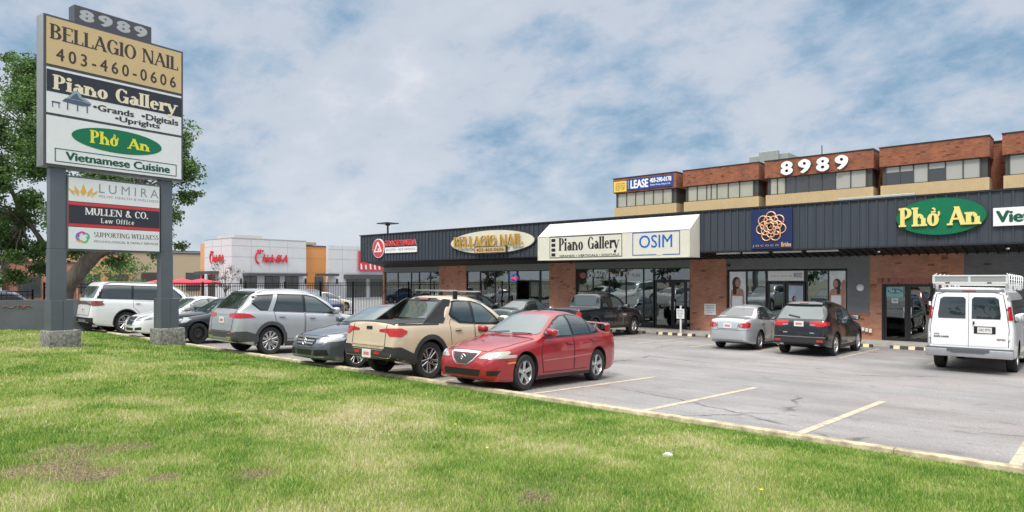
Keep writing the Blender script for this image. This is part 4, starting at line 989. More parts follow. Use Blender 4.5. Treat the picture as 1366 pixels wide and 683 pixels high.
class WB(MB):
    """mesh builder in world coordinates for parts of the shops"""
    def add(s, vs, fs, m, M=None):
        return MB.add(s, vs, fs, m, SX @ M if M is not None else SX)
b = WB(); b.box(FX0, FX1, 27.0, 27.12, 3.24, 4.93, FAS)
x = FX0 + .12
random.seed(3)
while x < FX1:
    b.box(x, x + .045, 26.955, 26.998, 3.245, 4.925, FAS); x += .305
part(b, 'fascia')
b = WB(); b.box(FX0 - .03, FX1, 26.93, 27.2, 4.93, 4.99, CAPM); b.box(FX0 - .02, FX1, 26.94, 27.0, 3.19, 3.237, CAPM); part(b, 'fascia_cap')
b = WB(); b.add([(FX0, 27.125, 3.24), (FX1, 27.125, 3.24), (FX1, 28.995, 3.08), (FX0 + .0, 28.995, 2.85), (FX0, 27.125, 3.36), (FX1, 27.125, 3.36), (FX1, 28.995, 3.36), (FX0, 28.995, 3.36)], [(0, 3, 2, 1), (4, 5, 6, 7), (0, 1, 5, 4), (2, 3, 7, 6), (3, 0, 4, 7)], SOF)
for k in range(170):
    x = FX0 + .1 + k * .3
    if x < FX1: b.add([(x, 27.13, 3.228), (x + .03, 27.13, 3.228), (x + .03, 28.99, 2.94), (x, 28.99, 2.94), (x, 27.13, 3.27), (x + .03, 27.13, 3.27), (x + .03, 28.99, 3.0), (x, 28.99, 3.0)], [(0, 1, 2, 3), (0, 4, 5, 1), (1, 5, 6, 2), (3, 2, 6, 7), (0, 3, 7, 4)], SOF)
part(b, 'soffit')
b = WB(); b.box(FX0, FX0 + .12, 27.12, 45, 3.24, 4.93, FAS); part(b, 'side_fascia')
b = WB(); b.box(FX0 + .12, FX1, 27.2, 44.9, 4.75, 4.86, mat('roof_gravel', (.3, .29, .27), .9, var=.2, vs=20)); part(b, 'roof')
def wallseg(x0, x1, z0, z1, m, name='wall', y0=29.0, y1=29.3):
    b = WB(); b.box(x0, x1, y0, y1, z0, z1, m); part(b, name)
for x0, x1 in ((-38.7 + 1.1, -37.75), (-31.98, -29.54), (-23.04, -21.27), (-14.67, -12.92)): wallseg(x0, x1, -.5, 3.2, BRK, 'brick_pier', 28.97)
wallseg(-7.08, -6.66, -.5, 3.2, BRK, 'brick_wall'); wallseg(-4.89, -3.99, -.5, 3.2, BRK, 'brick_wall'); wallseg(-6.66, -4.89, 2.10, 3.2, BRK, 'brick_wall')
wallseg(-6.80, -4.75, 1.87, 2.10, SOLD, 'soldier_course', 28.985)
wallseg(-12.92, -7.08, 2.48, 3.2, DGW); wallseg(-7.9, -7.08, .72, 2.48, DGW); wallseg(-7.9, -7.08, -.5, .60, BRK, 'brick_wall'); wallseg(-7.95, -7.08, .60, .72, SOLD, 'soldier_course', 28.985)
wallseg(-3.99, FX1, -.5, 3.2, BLK_BRICK)
wallseg(-4.85, -4.0, .5, .5001, BRK) if 0 else None
b = WB(); b.box(FX0, FX0 + .3, 29.3, 44.9, -.5, 3.3, BRK); part(b, 'side_wall')
# interiors behind the glass
b = WB(); b.box(FX0 + .3, FX1 - .1, 34.5, 34.6, -.4, 3.2, INT); b.box(FX0 + .3, FX1, 29.3, 34.5, -.40, -.36, mat('shop_floor', (.2, .17, .14), .4, var=.2)); b.box(FX0 + .3, FX1, 29.3, 34.5, 3.0, 3.1, mat('shop_ceiling', (.4, .4, .38), .8))
for x in (-31, -22.2, -13.8, -7.3, -4.3): b.box(x - .05, x + .05, 29.3, 34.5, -.36, 3.0, INT)
part(b, 'interior')
def storefront(x0, x1, z0, z1, mull, sill=.0, head=True, glass=GLS, y=29.08, name='shop_window'):
    """frame (structure) with panes; mull = x positions of the mullions"""
    f = WB(); w = .05
    f.box(x0, x1, y - .04, y + .06, z1 - w, z1, FRM); f.box(x0, x1, y - .04, y + .06, z0, z0 + w + sill, FRM)
    xs = [x0] + list(mull) + [x1]
    for i, x in enumerate(xs):
        a = x if i == 0 else (x - w if i == len(xs) - 1 else x - w / 2); f.box(a, a + w, y - .038, y + .058, z0 + w + sill, z1 - w, FRM)
    fo = f.build(name, shop)
    for i in range(len(xs) - 1):
        g = WB(); g.box(xs[i] + .03, xs[i + 1] - .03, y, y + .012, z0 + w + sill, z1 - w, glass); g.build('pane', fo)
    return fo
wallseg(-37.75, -31.98, 2.54, 2.86, SPN, 'spandrel', 28.99); wallseg(-29.54, -23.04, 2.56, 2.93, SPN, 'spandrel', 28.99); wallseg(-21.27, -14.67, 2.60, 2.98, SPN, 'spandrel', 28.99)
storefront(-37.75, -31.98, -.36, 2.54, (-36.2, -34.8, -34.0, -32.9), .15)
storefront(-29.54, -25.45, -.36, 2.56, (-28.4, -27.2, -26.1), .15); storefront(-23.75, -23.04, -.36, 2.56, (), .1)
storefront(-25.45, -23.75, 1.95, 2.56, (), name='transom_window')
storefront(-21.27, -16.62, -.36, 2.60, (-20.2, -19.2, -18.2, -17.2), .28)
storefront(-16.62, -14.67, 1.98, 2.60, (), glass=GLD, name='transom_window')
def door(x0, x1, z0, z1, handle_left, open_=0, glass=GLD):
    f = WB(); y = 29.08; w = .075
    f.box(x0, x1, y - .03, y + .03, z1 - w, z1, FRM); f.box(x0, x1, y - .03, y + .03, z0, z0 + .18, FRM); f.box(x0, x0 + w, y - .03, y + .03, z0 + .18, z1 - w, FRM); f.box(x1 - w, x1, y - .03, y + .03, z0 + .18, z1 - w, FRM)
    o = f.build('door', shop)
    g = WB(); g.box(x0 + w, x1 - w, y - .003, y + .009, z0 + .18, z1 - w, glass); g.build('pane', o)
    h = WB(); hx = x0 + .1 if handle_left else x1 - .1
    h.tube([(hx, y - .07, z0 + .95), (hx, y - .07, z0 + 1.35)], .014, CHR, 8); h.box(hx - .01, hx + .01, y - .07, y - .03, z0 + .98, z0 + 1.0, CHR); h.box(hx - .01, hx + .01, y - .07, y - .03, z0 + 1.3, z0 + 1.32, CHR); h.build('handle', o)
    return o
door(-24.55, -23.78, -.36, 1.93, True)
door(-16.56, -15.62, -.36, 1.96, False); door(-15.60, -14.95, -.36, 1.96, True); storefront(-14.95, -14.69, -.36, 1.98, (), glass=GLD, name='side_light')
# bridal shop front
storefront(-12.85, -11.14, .0, 2.44, (-12.02,), .1, name='bridal_window'); storefront(-9.49, -7.92, .0, 2.44, (-8.62,), .1, name='bridal_window')
wallseg(-12.92, -11.14, -.5, 0, FRM, 'window_base', 29.02); wallseg(-9.49, -7.9, -.5, 0, FRM, 'window_base', 29.02)
storefront(-11.14, -9.49, 1.93, 2.44, (), name='transom_window')
door(-11.08, -10.34, -.36, 1.90, False); door(-10.30, -9.54, -.36, 1.90, True)
# restaurant doors
door(-6.58, -5.80, -.36, 1.84, False); door(-5.76, -4.97, -.36, 1.84, True)
b = WB(); b.box(-6.66, -6.585, 29.0, 29.12, -.36, 1.87, FRM); b.box(-4.965, -4.89, 29.0, 29.12, -.36, 1.87, FRM); b.box(-5.795, -5.765, 29.03, 29.12, -.36, 1.84, FRM); b.box(-6.585, -4.965, 29.0, 29.12, 1.845, 1.87, FRM); part(b, 'door_frame')
# soffit light strips over the bridal shop
LITE = mat('strip_light', (.75, .76, .76), .4)
for x0, x1 in ((-12.6, -11.6), (-11.45, -10.4), (-10.2, -9.1), (-8.9, -7.75)):
    b = MB(); b.box(x0, x1, 27.25, 27.40, 3.11, 3.175, LITE, .01); o = b.build('strip_lamp'); tag(o, 'white strip light under the soffit above the bridal shop', 'lamp', 'strip lights under the bridal shop soffit')
for i, x in enumerate((-6.5, -2.6, 1.8)):
    b = MB(); b.lathe([(.07, 0), (.07, .05), (.001, .05)], CHR, 16, Matrix.Translation((x, 27.9, 3.10)) @ Matrix.Rotation(R(-90), 4, 'X')); o = b.build('soffit_lamp'); tag(o, 'small round lamp set in the dark soffit', 'lamp', 'round soffit lamps')
# wall notices
def notice(name, x0, x1, z0, z1, y, label, txts, frame=None, cat='sign', bg=WHT):
    b = MB(); b.box(x0, x1, y, y + .015, z0, z1, bg)
    for t in txts: letters(b, t[0], t[1], t[2], t[3], t[4], y - .002, t[5], bold=.03)
    o = b.build(name); tag(o, label, cat); return o
GRYT = mat('grey_ink', (.25, .27, .33), .5); REDT = mat('red_ink', (.55, .02, .03), .5); BLUT = mat('blue_ink', (.02, .09, .36), .4); BLKT = mat('black_ink', (.015, .015, .017), .5); NVY = mat('navy_panel', (.010, .024, .095), .4); GRNT = mat('dark_green_ink', (.0, .085, .045), .45)
notice('wall_notice', -13.96, -13.4, .43, .93, 28.94, 'white parking notice on the brick pier between the piano shop door and the bridal shop', [('PRIVATE', -13.88, -13.48, .80, .87, GRYT), ('PARKING', -13.88, -13.48, .70, .77, GRYT), ('CUSTOMERS ONLY', -13.9, -13.46, .60, .65, GRYT), ('TOW AWAY', -13.84, -13.52, .5, .56, GRYT)])
b = MB(); b.lathe([(.14, 0), (.12, -.05), (.06, -.08), (.001, -.085)], WHT, 24, Matrix.Translation((-7.42, 28.99, 1.72))); o = b.build('round_wall_lamp', smooth=60); tag(o, 'round white light on the grey wall between the bridal shop and the brick', 'lamp')
b = MB(); b.box(-12.86, -12.74, 28.88, 28.99, 2.62, 2.72, BLK2, .01); o = b.build('security_camera'); tag(o, 'small black box camera at the top left of the bridal shop front', 'camera')
b = MB()
for k in range(3): b.box(-7.35 + k * .13, -7.25 + k * .13, 28.9, 28.97, .02 - k * .03, .16 - k * .02, WHT, .02)
o = b.build('gas_meter'); tag(o, 'low white pipework on the brick wall right of the black crossover', 'pipe')
# small sign on a post by the kerb
p = empty('post_sign', (-14.3, 27.35, -.42)); tag(p, 'small white sign on a white post in front of the piano shop door', 'sign')
b = MB(); b.box(-.035, .035, -.03, .03, 0, 1.30, WHT); b.build('post', p)
b = MB(); b.box(-.19, .19, -.05, -.031, .72, 1.16, WHT, .004); letters(b, 'PIANO', -.14, .14, 1.04, 1.11, -.053, GRYT, bold=.03); letters(b, 'GALLERY', -.15, .15, .92, .99, -.053, GRYT, bold=.03); letters(b, 'ONLY', -.1, .1, .80, .87, -.053, GRYT, bold=.03); b.build('panel', p)
# ------------------------------------------------------------------ window graphics and displays
SKIN = mat('poster_skin', (.45, .24, .17), .5, var=.15); HAIR = mat('poster_hair', (.05, .025, .018), .5); GOWN = mat('poster_gown', (.85, .84, .85), .5, var=.08); PBG = mat('poster_background', (.78, .79, .84), .5, var=.12, vs=2)
def blob(b, pts, y, m):
    pts = [(p[0], max(p[1], .17)) for p in pts]; out = [p for i, p in enumerate(pts) if p != pts[i - 1]]
    if len(out) > 2 and max(p[1] for p in out) > .18: b.prism(out, y - .002, y, m)
def oval(cx, cz, rx, rz, n=20): return [(cx + rx * math.cos(2 * math.pi * k / n), cz + rz * math.sin(2 * math.pi * k / n)) for k in range(n)]
def bride(b, cx, z0, h, y, s=1, turn=1):
    """flat printed figure of a bride in a long gown"""
    w = h * .2 * s
    blob(b, [(cx - w * 1.1, z0), (cx + w * 1.1, z0), (cx + w * .75, z0 + h * .3), (cx + w * .36, z0 + h * .56), (cx + w * .46, z0 + h * .72), (cx - w * .46, z0 + h * .72), (cx - w * .36, z0 + h * .56), (cx - w * .75, z0 + h * .3)], y, GOWN)
    blob(b, [(cx - w * .44, z0 + h * .70), (cx + w * .44, z0 + h * .70), (cx + w * .50, z0 + h * .785), (cx + w * .14, z0 + h * .82), (cx + w * .12, z0 + h * .86), (cx - w * .12, z0 + h * .86), (cx - w * .14, z0 + h * .82), (cx - w * .50, z0 + h * .785)], y - .003, SKIN)
    blob(b, oval(cx - turn * w * .08, z0 + h * .885, w * .36, h * .085), y - .005, HAIR)
    blob(b, [(cx - turn * w * .36, z0 + h * .72), (cx - turn * w * .08, z0 + h * .72), (cx - turn * w * .05, z0 + h * .90), (cx - turn * w * .42, z0 + h * .90)][::int(turn)], y - .0052, HAIR)
    blob(b, oval(cx + turn * w * .04, z0 + h * .885, w * .22, h * .06), y - .008, SKIN)
    for sg in (1, -1):
        blob(b, [(cx + sg * w * .40, z0 + h * .78), (cx + sg * w * .54, z0 + h * .77), (cx + sg * w * .62, z0 + h * .60), (cx + sg * w * .46, z0 + h * .46), (cx + sg * w * .38, z0 + h * .48), (cx + sg * w * .48, z0 + h * .60)][::-sg], y - .010, SKIN)
b = MB(); y = 29.06
b.box(-12.80, -12.06, y, y + .01, .15, 2.38, PBG); bride(b, -12.44, -.9, 3.15, y - .001, .85)
o = b.build('window_poster'); tag(o, 'window photo of a bride in a white gown, left end of the bridal shop', 'poster')
b = MB(); b.box(-8.58, -7.97, y, y + .01, .15, 2.38, mat('poster_background_pale', (.78, .82, .82), .5, var=.15, vs=2)); bride(b, -8.33, -.35, 2.5, y - .001, .85, -1)
blob(b, [(-8.12, .4), (-7.99, .4), (-7.99, 2.0), (-8.05, 2.05), (-8.14, 1.9)], y - .002, SKIN)
o = b.build('window_poster'); tag(o, 'window photo of a dark-haired bride, right end of the bridal shop front', 'poster')
b = MB(); b.box(-10.29 + .09, -9.62, 29.05, 29.06, -.1, 1.78, mat('poster_background_blue', (.40, .47, .56), .5, var=.2, vs=2)); bride(b, -9.95, -.1, 1.5, 29.049, .8)
o = b.build('door_poster'); tag(o, 'photo of a bride on the right leaf of the bridal shop door', 'poster')
b = MB(); b.box(-11.06, -9.57, 29.0, 29.02, 1.99, 2.40, WHT); letters(b, 'JOCOCO', -10.95, -10.05, 2.13, 2.22, 28.995, GRYT, track=.3); letters(b, 'BRIDES', -9.98, -9.64, 2.12, 2.32, 28.995, GRYT, bold=.03)
o = b.build('door_sign'); tag(o, 'white name board above the bridal shop door', 'sign')
# curtains and lamp inside the bridal shop
CURT = mat('curtain', (.66, .70, .67), .8, var=.1)
b = MB()
for x0, x1 in ((-12.0, -11.2), (-11.05, -10.35), (-9.45, -8.65)):
    k = 0; xx = x0
    while xx < x1: b.tube([(xx, 29.55 + .03 * (k % 2), -.3), (xx, 29.55 + .03 * (k % 2), 2.4)], .06, CURT, 8); xx += .08; k += 1
o = b.build('curtain', smooth=60); tag(o, 'pale curtains hanging behind the bridal shop glass', 'curtain')
# piano shop window lettering (blackletter look) and objects behind the glass
def blackletter(b, txt, x0, x1, z0, z1, y, m, ext=0): letters(b, txt, x0, x1, z0, z1, y, m, font='serif', T=.2 if m is BLKT else .25, t=.05, sf=.05, ext=ext)
b = MB(); blackletter(b, "World's", -20.35, -19.45, 2.18, 2.42, 29.035, WHT); blackletter(b, "Finest", -19.3, -18.5, 2.18, 2.42, 29.035, WHT); blackletter(b, "Pianos", -18.35, -17.45, 2.18, 2.42, 29.035, WHT)
o = b.build('window_lettering'); tag(o, "white gothic lettering World's Finest Pianos on the piano shop glass", 'lettering')
b = MB(); b.ell(-20.85, 2.25, .2, .16, 29.06, 29.07, mat('pink_sticker', (.45, .12, .13), .5)); o = b.build('window_sticker'); tag(o, 'faded pink sticker at the left of the piano shop window', 'sticker')
b = MB(); letters(b, 'Bay 4', -15.85, -15.35, 2.2, 2.36, 29.07, WHT, bold=.03); o = b.build('door_number_lettering'); tag(o, 'white lettering over the piano shop door', 'lettering')
# OPEN sign of the nail salon
op = empty('open_sign', (-25.62, 29.0, 2.12)); tag(op, 'round blue and red open sign in the nail salon window', 'sign')
NB = mat('neon_blue', (.05, .12, .7), .4, emit=.5); NR = mat('neon_red', (.8, .05, .05), .4, emit=1.2)
b = MB(); b.tube([(.26 * math.cos(t / 24 * 6.2832), 0, .2 * math.sin(t / 24 * 6.2832)) for t in range(25)], .03, NB, 8, cap=False); b.build('ring', op, smooth=60)
b = MB(); letters(b, 'OPEN', -.2, .2, -.06, .07, -.01, NR, bold=.04, ext=.01); b.build('lettering', op)
# display grand pianos behind the glass
PIA = mat('piano_black', (.01, .01, .01), .08, coat=1)
def grand(x, y, rz, label):
    t = empty('grand_piano', (x, y, -.36), rz); tag(t, label, 'piano', 'grand pianos in the shop')
    out = [(-.75, -.5), (.75, -.5), (.75, .15), (.45, .45), (.25, 1.0), (-.1, 1.3), (-.55, 1.25), (-.75, .9)]
    b = MB(); b.prism(out, .68, 1.0, PIA, 'z'); b.build('case', t)
    b = MB(); b.prism([(-.74, 0), (.6, .45), (.62, .47), (-.74, .03)], -.4, 1.2, PIA, M=Matrix.Translation((0, 0, 1.02))); b.build('lid', t)
    for px, py in ((-.65, -.4), (.65, -.4), (-.3, 1.1)):
        b = MB(); b.tube([(px, py, 0), (px, py, .68)], .05, PIA, 8); b.build('leg', t)
grand(-19.6, 31.2, .3, 'black grand piano behind the piano shop glass'); grand(-17.6, 32.0, .1, 'black grand piano behind the piano shop glass')
# ------------------------------------------------------------------ shop signs on the fascia
CRM = mat('cream_panel', (.66, .64, .52), .45, var=.05, vs=3); GOLD = mat('gold_letters', (.62, .38, .08), .3, .45); GOLDP = mat('tan_gold_panel', (.52, .40, .20), .5)
CLR = mat('cococo', (0, 0, 0)) if 0 else None
# martial arts sign
t = empty('shop_sign', (-33.4, 26.9, 4.05)); tag(t, 'red oval emblem and red letters at the left end of the fascia', 'sign')
RED = mat('sign_red', (.62, .045, .055), .4); WS = mat('sign_white', (.80, .80, .80), .4)
b = MB(); b.ell(-2.1, 0, .60, .62, -.02, .06, WS); b.ell(-2.1, 0, .55, .57, -.04, -.021, RED)
for (x0, z0, x1, z1) in ((-2.46, -.22, -2.1, .38), (-1.74, -.22, -2.1, .38)):
    dx, dz = x1 - x0, z1 - z0; l = math.hypot(dx, dz); nx, nz = -dz / l * .05, dx / l * .05
    b.prism([(x0 + nx, z0 + nz), (x0 - nx, z0 - nz), (x1 - nx, z1 - nz), (x1 + nx, z1 + nz)], -.06 - (.002 if x0 > -2 else 0), -.041, WS)
b.box(-2.48, -1.72, -.0655, -.041, -.25, -.17, WS); b.box(-2.12, -1.95, -.066, -.041, -.08, -.02, WS); b.box(-2.02, -1.96, -.0665, -.041, -.17, -.02, WS)
b.build('emblem', t)
b = MB(); letters(b, 'GRACIE', -1.43, .10, .12, .47, 0, RED, bold=.03, ext=.06); letters(b, 'BARRA', .24, 1.66, .12, .47, 0, RED, bold=.03, ext=.06); letters(b, 'GRACIE', -1.41, .12, .10, .45, .012, WS, bold=.05); letters(b, 'BARRA', .26, 1.68, .10, .45, .012, WS, bold=.05); b.build('lettering', t)
b = MB(); b.box(-1.43, 1.68, 0, .05, -.33, .03, WS); letters(b, 'JIU-JITSU - SELF DEFENCE', -1.32, 1.58, -.25, -.06, -.002, GRYT, bold=.02); b.build('strip', t)
# nail salon sign
t = empty('shop_sign', (-25.5, 26.9, 4.1)); tag(t, 'cream oval sign with big gold serif letters above the nail salon', 'sign')
b = MB(); b.ell(0, 0, 3.2, .68, 0, .07, mat('dark_edge', (.05, .05, .05), .5)); b.ell(0, 0, 3.14, .63, -.03, -.001, CRM); b.build('panel', t, smooth=30)
b = MB(); letters(b, 'BELLAGIO NAIL', -2.75, 2.45, -.24, .36, -.12, GOLD, font='serif', T=.14, t=.06, sf=.05, ext=.09); b.build('lettering', t)
b = MB(); b.box(-1.1, 1.3, -.16, .05, -.62, -.25, mat('dark_edge', (.05, .05, .05), .5)); b.box(-1.05, 1.25, -.175, -.161, -.585, -.285, GOLDP); letters(b, '403-460-0606', -.95, 1.15, -.53, -.34, -.177, mat('brown_ink', (.16, .08, .03), .5), bold=.03); b.build('plate', t)
# big cream awning sign
t = empty('awning_sign', (-17.3, 27.0, 2.98)); tag(t, 'long cream box awning with two framed shop names, over the piano shop', 'sign')
AWN = mat('awning_cream', (.66, .645, .54), .5, var=.05, vs=2); AWT = mat('awning_top_white', (.72, .72, .68), .45)
b = MB()
v = [(-4.1, -.98, .02), (4.1, -.98, .02), (4.1, -.98, 1.17), (-4.1, -.98, 1.17), (-4.1, -.05, 0), (4.1, -.05, 0), (4.1, -.05, 1.86), (-4.1, -.05, 1.86)]
b.add(v, [(0, 1, 2, 3), (4, 7, 6, 5), (0, 4, 5, 1), (1, 5, 6, 2), (0, 3, 7, 4)], AWN); b.add(v, [(3, 2, 6, 7)], AWT); b.build('awning_box', t)
b = MB()
for x in (-4.11, 4.06): b.box(x, x + .05, -.995, -.975, .02, 1.17, AWN)
b.box(-4.12, 4.12, -.995, -.97, 1.16, 1.19, AWN); b.box(-4.12, 4.12, -.995, -.97, 0, .03, AWN); b.build('frame', t)
b = MB(); rect_outline(b, -3.36, .80, .10, 1.14, .03, -.985, BLKT); b.box(-3.31, -2.95, -.987, -.982, .14, 1.10, mat('cream_ink', (.7, .69, .6), .5))
for k in range(4): b.box(-3.25, -3.0, -.992, -.988, .18 + k * .235, .34 + k * .235, BLKT)
blackletter(b, 'Piano', -2.80, -1.35, .44, 1.06, -.986, BLKT); blackletter(b, 'Gallery', -1.08, .68, .28, 1.06, -.986, BLKT)
letters(b, 'GRANDS \u2022 VERTICALS \u2022 DIGITALS', -2.75, .65, .15, .245, -.986, BLKT, bold=.02); b.build('left_name', t)
b = MB(); rect_outline(b, 1.34, 3.66, .12, 1.14, .035, -.985, BLUT); b.box(2.55, 2.85, -.995, -.9855, .115, .16, AWN)
letters(b, 'OSIM', 1.68, 3.30, .44, 1.0, -.986, mat('bright_blue_ink', (.01, .12, .50), .4), bold=.01); b.build('right_name', t)
# bridal shop sign
t = empty('shop_sign', (-10.12, 26.9, 3.26)); tag(t, 'square navy sign with a rose drawn in copper outlines, above the bridal shop', 'sign')
b = MB(); b.box(-.81, .81, -.03, .05, 0, 1.58, NVY, .006); b.build('panel', t)
COP = mat('copper_outline', (.80, .48, .30), .35, .3); DKN = mat('dark_navy', (.012, .012, .035), .5)
b = MB()
def petal(a, r, s, y):
    cx, cz = r * math.cos(a), .88 + r * math.sin(a)
    pts = [(cx + s * math.cos(a + q) * (1.0 if abs(q) < 2 else .9), y, cz + s * math.sin(a + q)) for q in [(-2.3 + 4.6 * k / 10) for k in range(11)]]
    b.tube(pts, .026, COP, 6); b.prism([(p[0], p[2]) for p in pts], y + .004, y + .012, DKN)
for k in range(7): petal(2 * math.pi * k / 7 + math.pi / 2, .40, .19, -.05)
for k in range(7): petal(2 * math.pi * (k + .5) / 7 + math.pi / 2, .27, .16, -.07)
for k in range(4): petal(2 * math.pi * k / 4 + .3, .12, .17, -.09)
for k in range(3):
    a = 2 * math.pi * k / 3 + .5; pts = [(.14 * math.cos(a + q) * (1 - .1 * q), -.115, .88 + .15 * math.sin(a + q)) for q in [i * .25 for i in range(9)]]; b.tube(pts, .026, COP, 6)
b.tube([(-.02, -.125, .84), (.03, -.125, .95), (.05, -.125, .84), (-.02, -.125, .87)], .015, COP, 6); b.build('rose_emblem', t, smooth=60)
b = MB(); letters(b, 'J O C O C O', -.74, .30, .08, .17, -.035, COP, ext=.01); letters(b, 'Brides', .40, .78, .07, .25, -.035, COP, bold=.03, ext=.01); b.build('lettering', t)
# restaurant oval
t = empty('shop_sign', (-4.39, 26.9, 4.19)); tag(t, 'green oval sign with raised pale yellow letters, above the restaurant door', 'sign')
GRN = mat('sign_green', (.0, .15, .065), .35, var=.05); YEL = mat('sign_yellow', (.80, .66, .22), .4); YLS = mat('sign_yellow_side', (.12, .07, .02), .5)
b = MB(); b.ell(0, 0, 1.33, .64, -.02, .08, mat('green_edge', (.01, .09, .045), .4), 64); b.ell(0, 0, 1.31, .62, -.045, -.021, GRN, 64); b.build('panel', t, smooth=30)
PHO = 'Ph\u1edf'
b = MB(); letters(b, PHO, -1.22, .02, -.32, .36, -.05, YEL, font='serif', T=.2, t=.10, sf=.07, ext=.07); letters(b, 'An', .22, 1.18, -.32, .30, -.05, YEL, font='serif', T=.22, t=.10, sf=.06, ext=.07); b.build('lettering', t)
t = empty('shop_sign', (-.9, 26.9, 4.07)); tag(t, 'long white sign with green letters beside the green oval, at the right edge', 'sign')
b = MB(); b.box(-2.0, 2.4, -.02, .05, -.29, .30, WS); b.build('panel', t)
b = MB(); letters(b, 'Vietnamese Cuisine', -1.93, 2.3, -.19, .21, -.024, GRNT, bold=.05); b.build('lettering', t)
notice('door_notice', -6.50, -5.92, 1.38, 1.74, 29.03, 'small teal and white restaurant sign on the left glass door', [(PHO.replace('\u1edf', 'o') + ' An', -6.42, -6.0, 1.53, 1.68, WS)], bg=mat('teal_notice', (.25, .48, .48), .4))
b = MB(); b.ell(-6.21, 1.6, .25, .10, 29.020, 29.026, mat('teal_dark', (.02, .22, .22), .4)); letters(b, 'Ph\u1edf An', -6.4, -6.02, 1.54, 1.68, 29.018, WS, bold=.03) if 0 else letters(b, 'Ph\u1edf', -6.4, -6.23, 1.54, 1.68, 29.018, WS, font='serif'); letters(b, 'An', -6.18, -6.02, 1.54, 1.66, 29.018, WS, font='serif'); o = b.build('door_notice_oval'); 
o.parent = bpy.data.objects['door_notice']
notice('hours_notice', -6.32, -6.10, 1.14, 1.32, 29.035, 'small white open notice below the teal sign on the restaurant door', [('OPEN', -6.29, -6.13, 1.18, 1.28, BLUT)])
# ------------------------------------------------------------------ roof things
b = MB(); b.box(-9.4, -6.3, 33.0, 35.0, 4.85, 5.75, mat('rooftop_unit_grey', (.35, .38, .36), .5, .3, var=.08), .03); o = b.build('rooftop_unit'); tag(o, 'pale grey air conditioning box on the shop roof, just above the fascia', 'air conditioner')
# ------------------------------------------------------------------ upper office block
off = empty('office_building', (-14, 45.5, 0)); tag(off, 'brick office block with ribbon windows rising behind the shops, large 8989 on one bay', 'building')
OX = Matrix.Translation((14, -45.5, 0))
class OB(MB):
    def add(s, vs, fs, m, M=None): return MB.add(s, vs, fs, m, OX @ M if M is not None else OX)
TAN = mat('tan_metal_band', (.48, .36, .20), .6, var=.06, vs=2); OGF = mat('office_frame', (.06, .06, .055), .5)
OGL = mat('blind_glass', (.36, .36, .29), .12, coat=1, var=.08, vs=1.5); OGD = mat('office_glass_dark', (.045, .05, .055), .06, coat=1); OGW = mat('pale_blind', (.36, .36, .33), .12, coat=1)
bays = [(-29.68, -24.16, 'L' * 6, (0, .17, .34, .5, .67, .84, 1)), (-23.62, -17.98, 'LLLLLLL', (0, .15, .30, .37, .46, .63, .80, 1)), (-17.57, -10.90, 'LLDDDDWW', (0, .08, .17, .28, .42, .56, .70, .85, 1)), (-10.57, -5.07, 'TTWTWW', (0, .16, .31, .47, .65, .83, 1)), (-4.5, 1.2, 'WWLLDW', (0, .17, .34, .5, .67, .84, 1)), (1.6, 7.4, 'WWLLDW', (0, .17, .34, .5, .67, .84, 1))]
for x0, x1, kinds, fr in bays:
    f = OB(); f.box(x0, x1, 45.5, 47.2, 8.87, 10.0, BRK2); f.box(x0 - .03, x1 + .03, 45.46, 47.2, 10.0, 10.06, CAPM); f.build('parapet', off)
    f = OB(); f.box(x0 + .05, x1 - .02, 45.55, 47.2, 5.0, 7.72, TAN)
    k = x0 + .2
    while k < x1 - .2: f.box(k, k + .03, 45.535, 45.55, 6.0, 7.72, TAN); k += .14
    f.build('tan_band', off)
    w = OB(); w.box(x0 + .12, x1 - .12, 45.75, 45.85, 7.72, 8.87, OGF); w.box(x1 - .25, x1 - .12, 45.86, 47.2, 7.72, 8.87, OGF)
    xa, xb = x0 + .3, x1 - .45
    for q in fr: w.box(xa + (xb - xa) * q - .03, xa + (xb - xa) * q + .03, 45.68, 45.75, 7.72, 8.87, OGF)
    w.box(x0 + .12, x1 - .12, 45.68, 45.75, 8.80, 8.868, OGF); w.box(x0 + .12, x1 - .12, 45.68, 45.75, 7.722, 7.78, OGF)
    wo = w.build('ribbon_window', off)
    for i, kd in enumerate(kinds):
        g = OB(); a, c = xa + (xb - xa) * fr[i] + .035, xa + (xb - xa) * fr[i + 1] - .035
        if kd == 'T':
            g.box(a, c, 45.72, 45.745, 8.50, 8.80, OGW); g.box(a, c, 45.72, 45.745, 7.78, 8.50, OGD)
        else: g.box(a, c, 45.72, 45.745, 7.78, 8.80, {'L': OGL, 'D': OGD, 'W': OGW}[kd])
        g.build('pane', wo)
f = OB(); f.box(-29.4, 8, 47.2, 60, 4.9, 9.85, BRK2); f.build('rear_wall', off)
f = OB(); f.box(-29.5, 8, 47.15, 60.1, 9.86, 9.96, CAPM); f.build('flat_roof', off)
f = OB(); f.box(-29.4, -29.1, 45.9, 47.2, 7.72, 8.87, OGF); f.build('corner_post', off)
# 8989 numerals on the third bay
t = empty('building_number', (-14.25, 45.45, 9.45)); tag(t, 'big white numerals 8989 on the brick bay above the bridal shop', 'sign')
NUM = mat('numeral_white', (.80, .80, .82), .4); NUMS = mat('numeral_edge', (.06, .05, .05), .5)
for k, ch in enumerate('8989'):
    x = -2.20 + 1.125 * k; b = MB(); letters(b, ch, x, x + .80, -.52, .40, .0, NUMS, bold=.05, ext=.12); letters(b, ch, x, x + .80, -.52, .40, -.125, NUM, bold=.05); b.build('numeral', t)
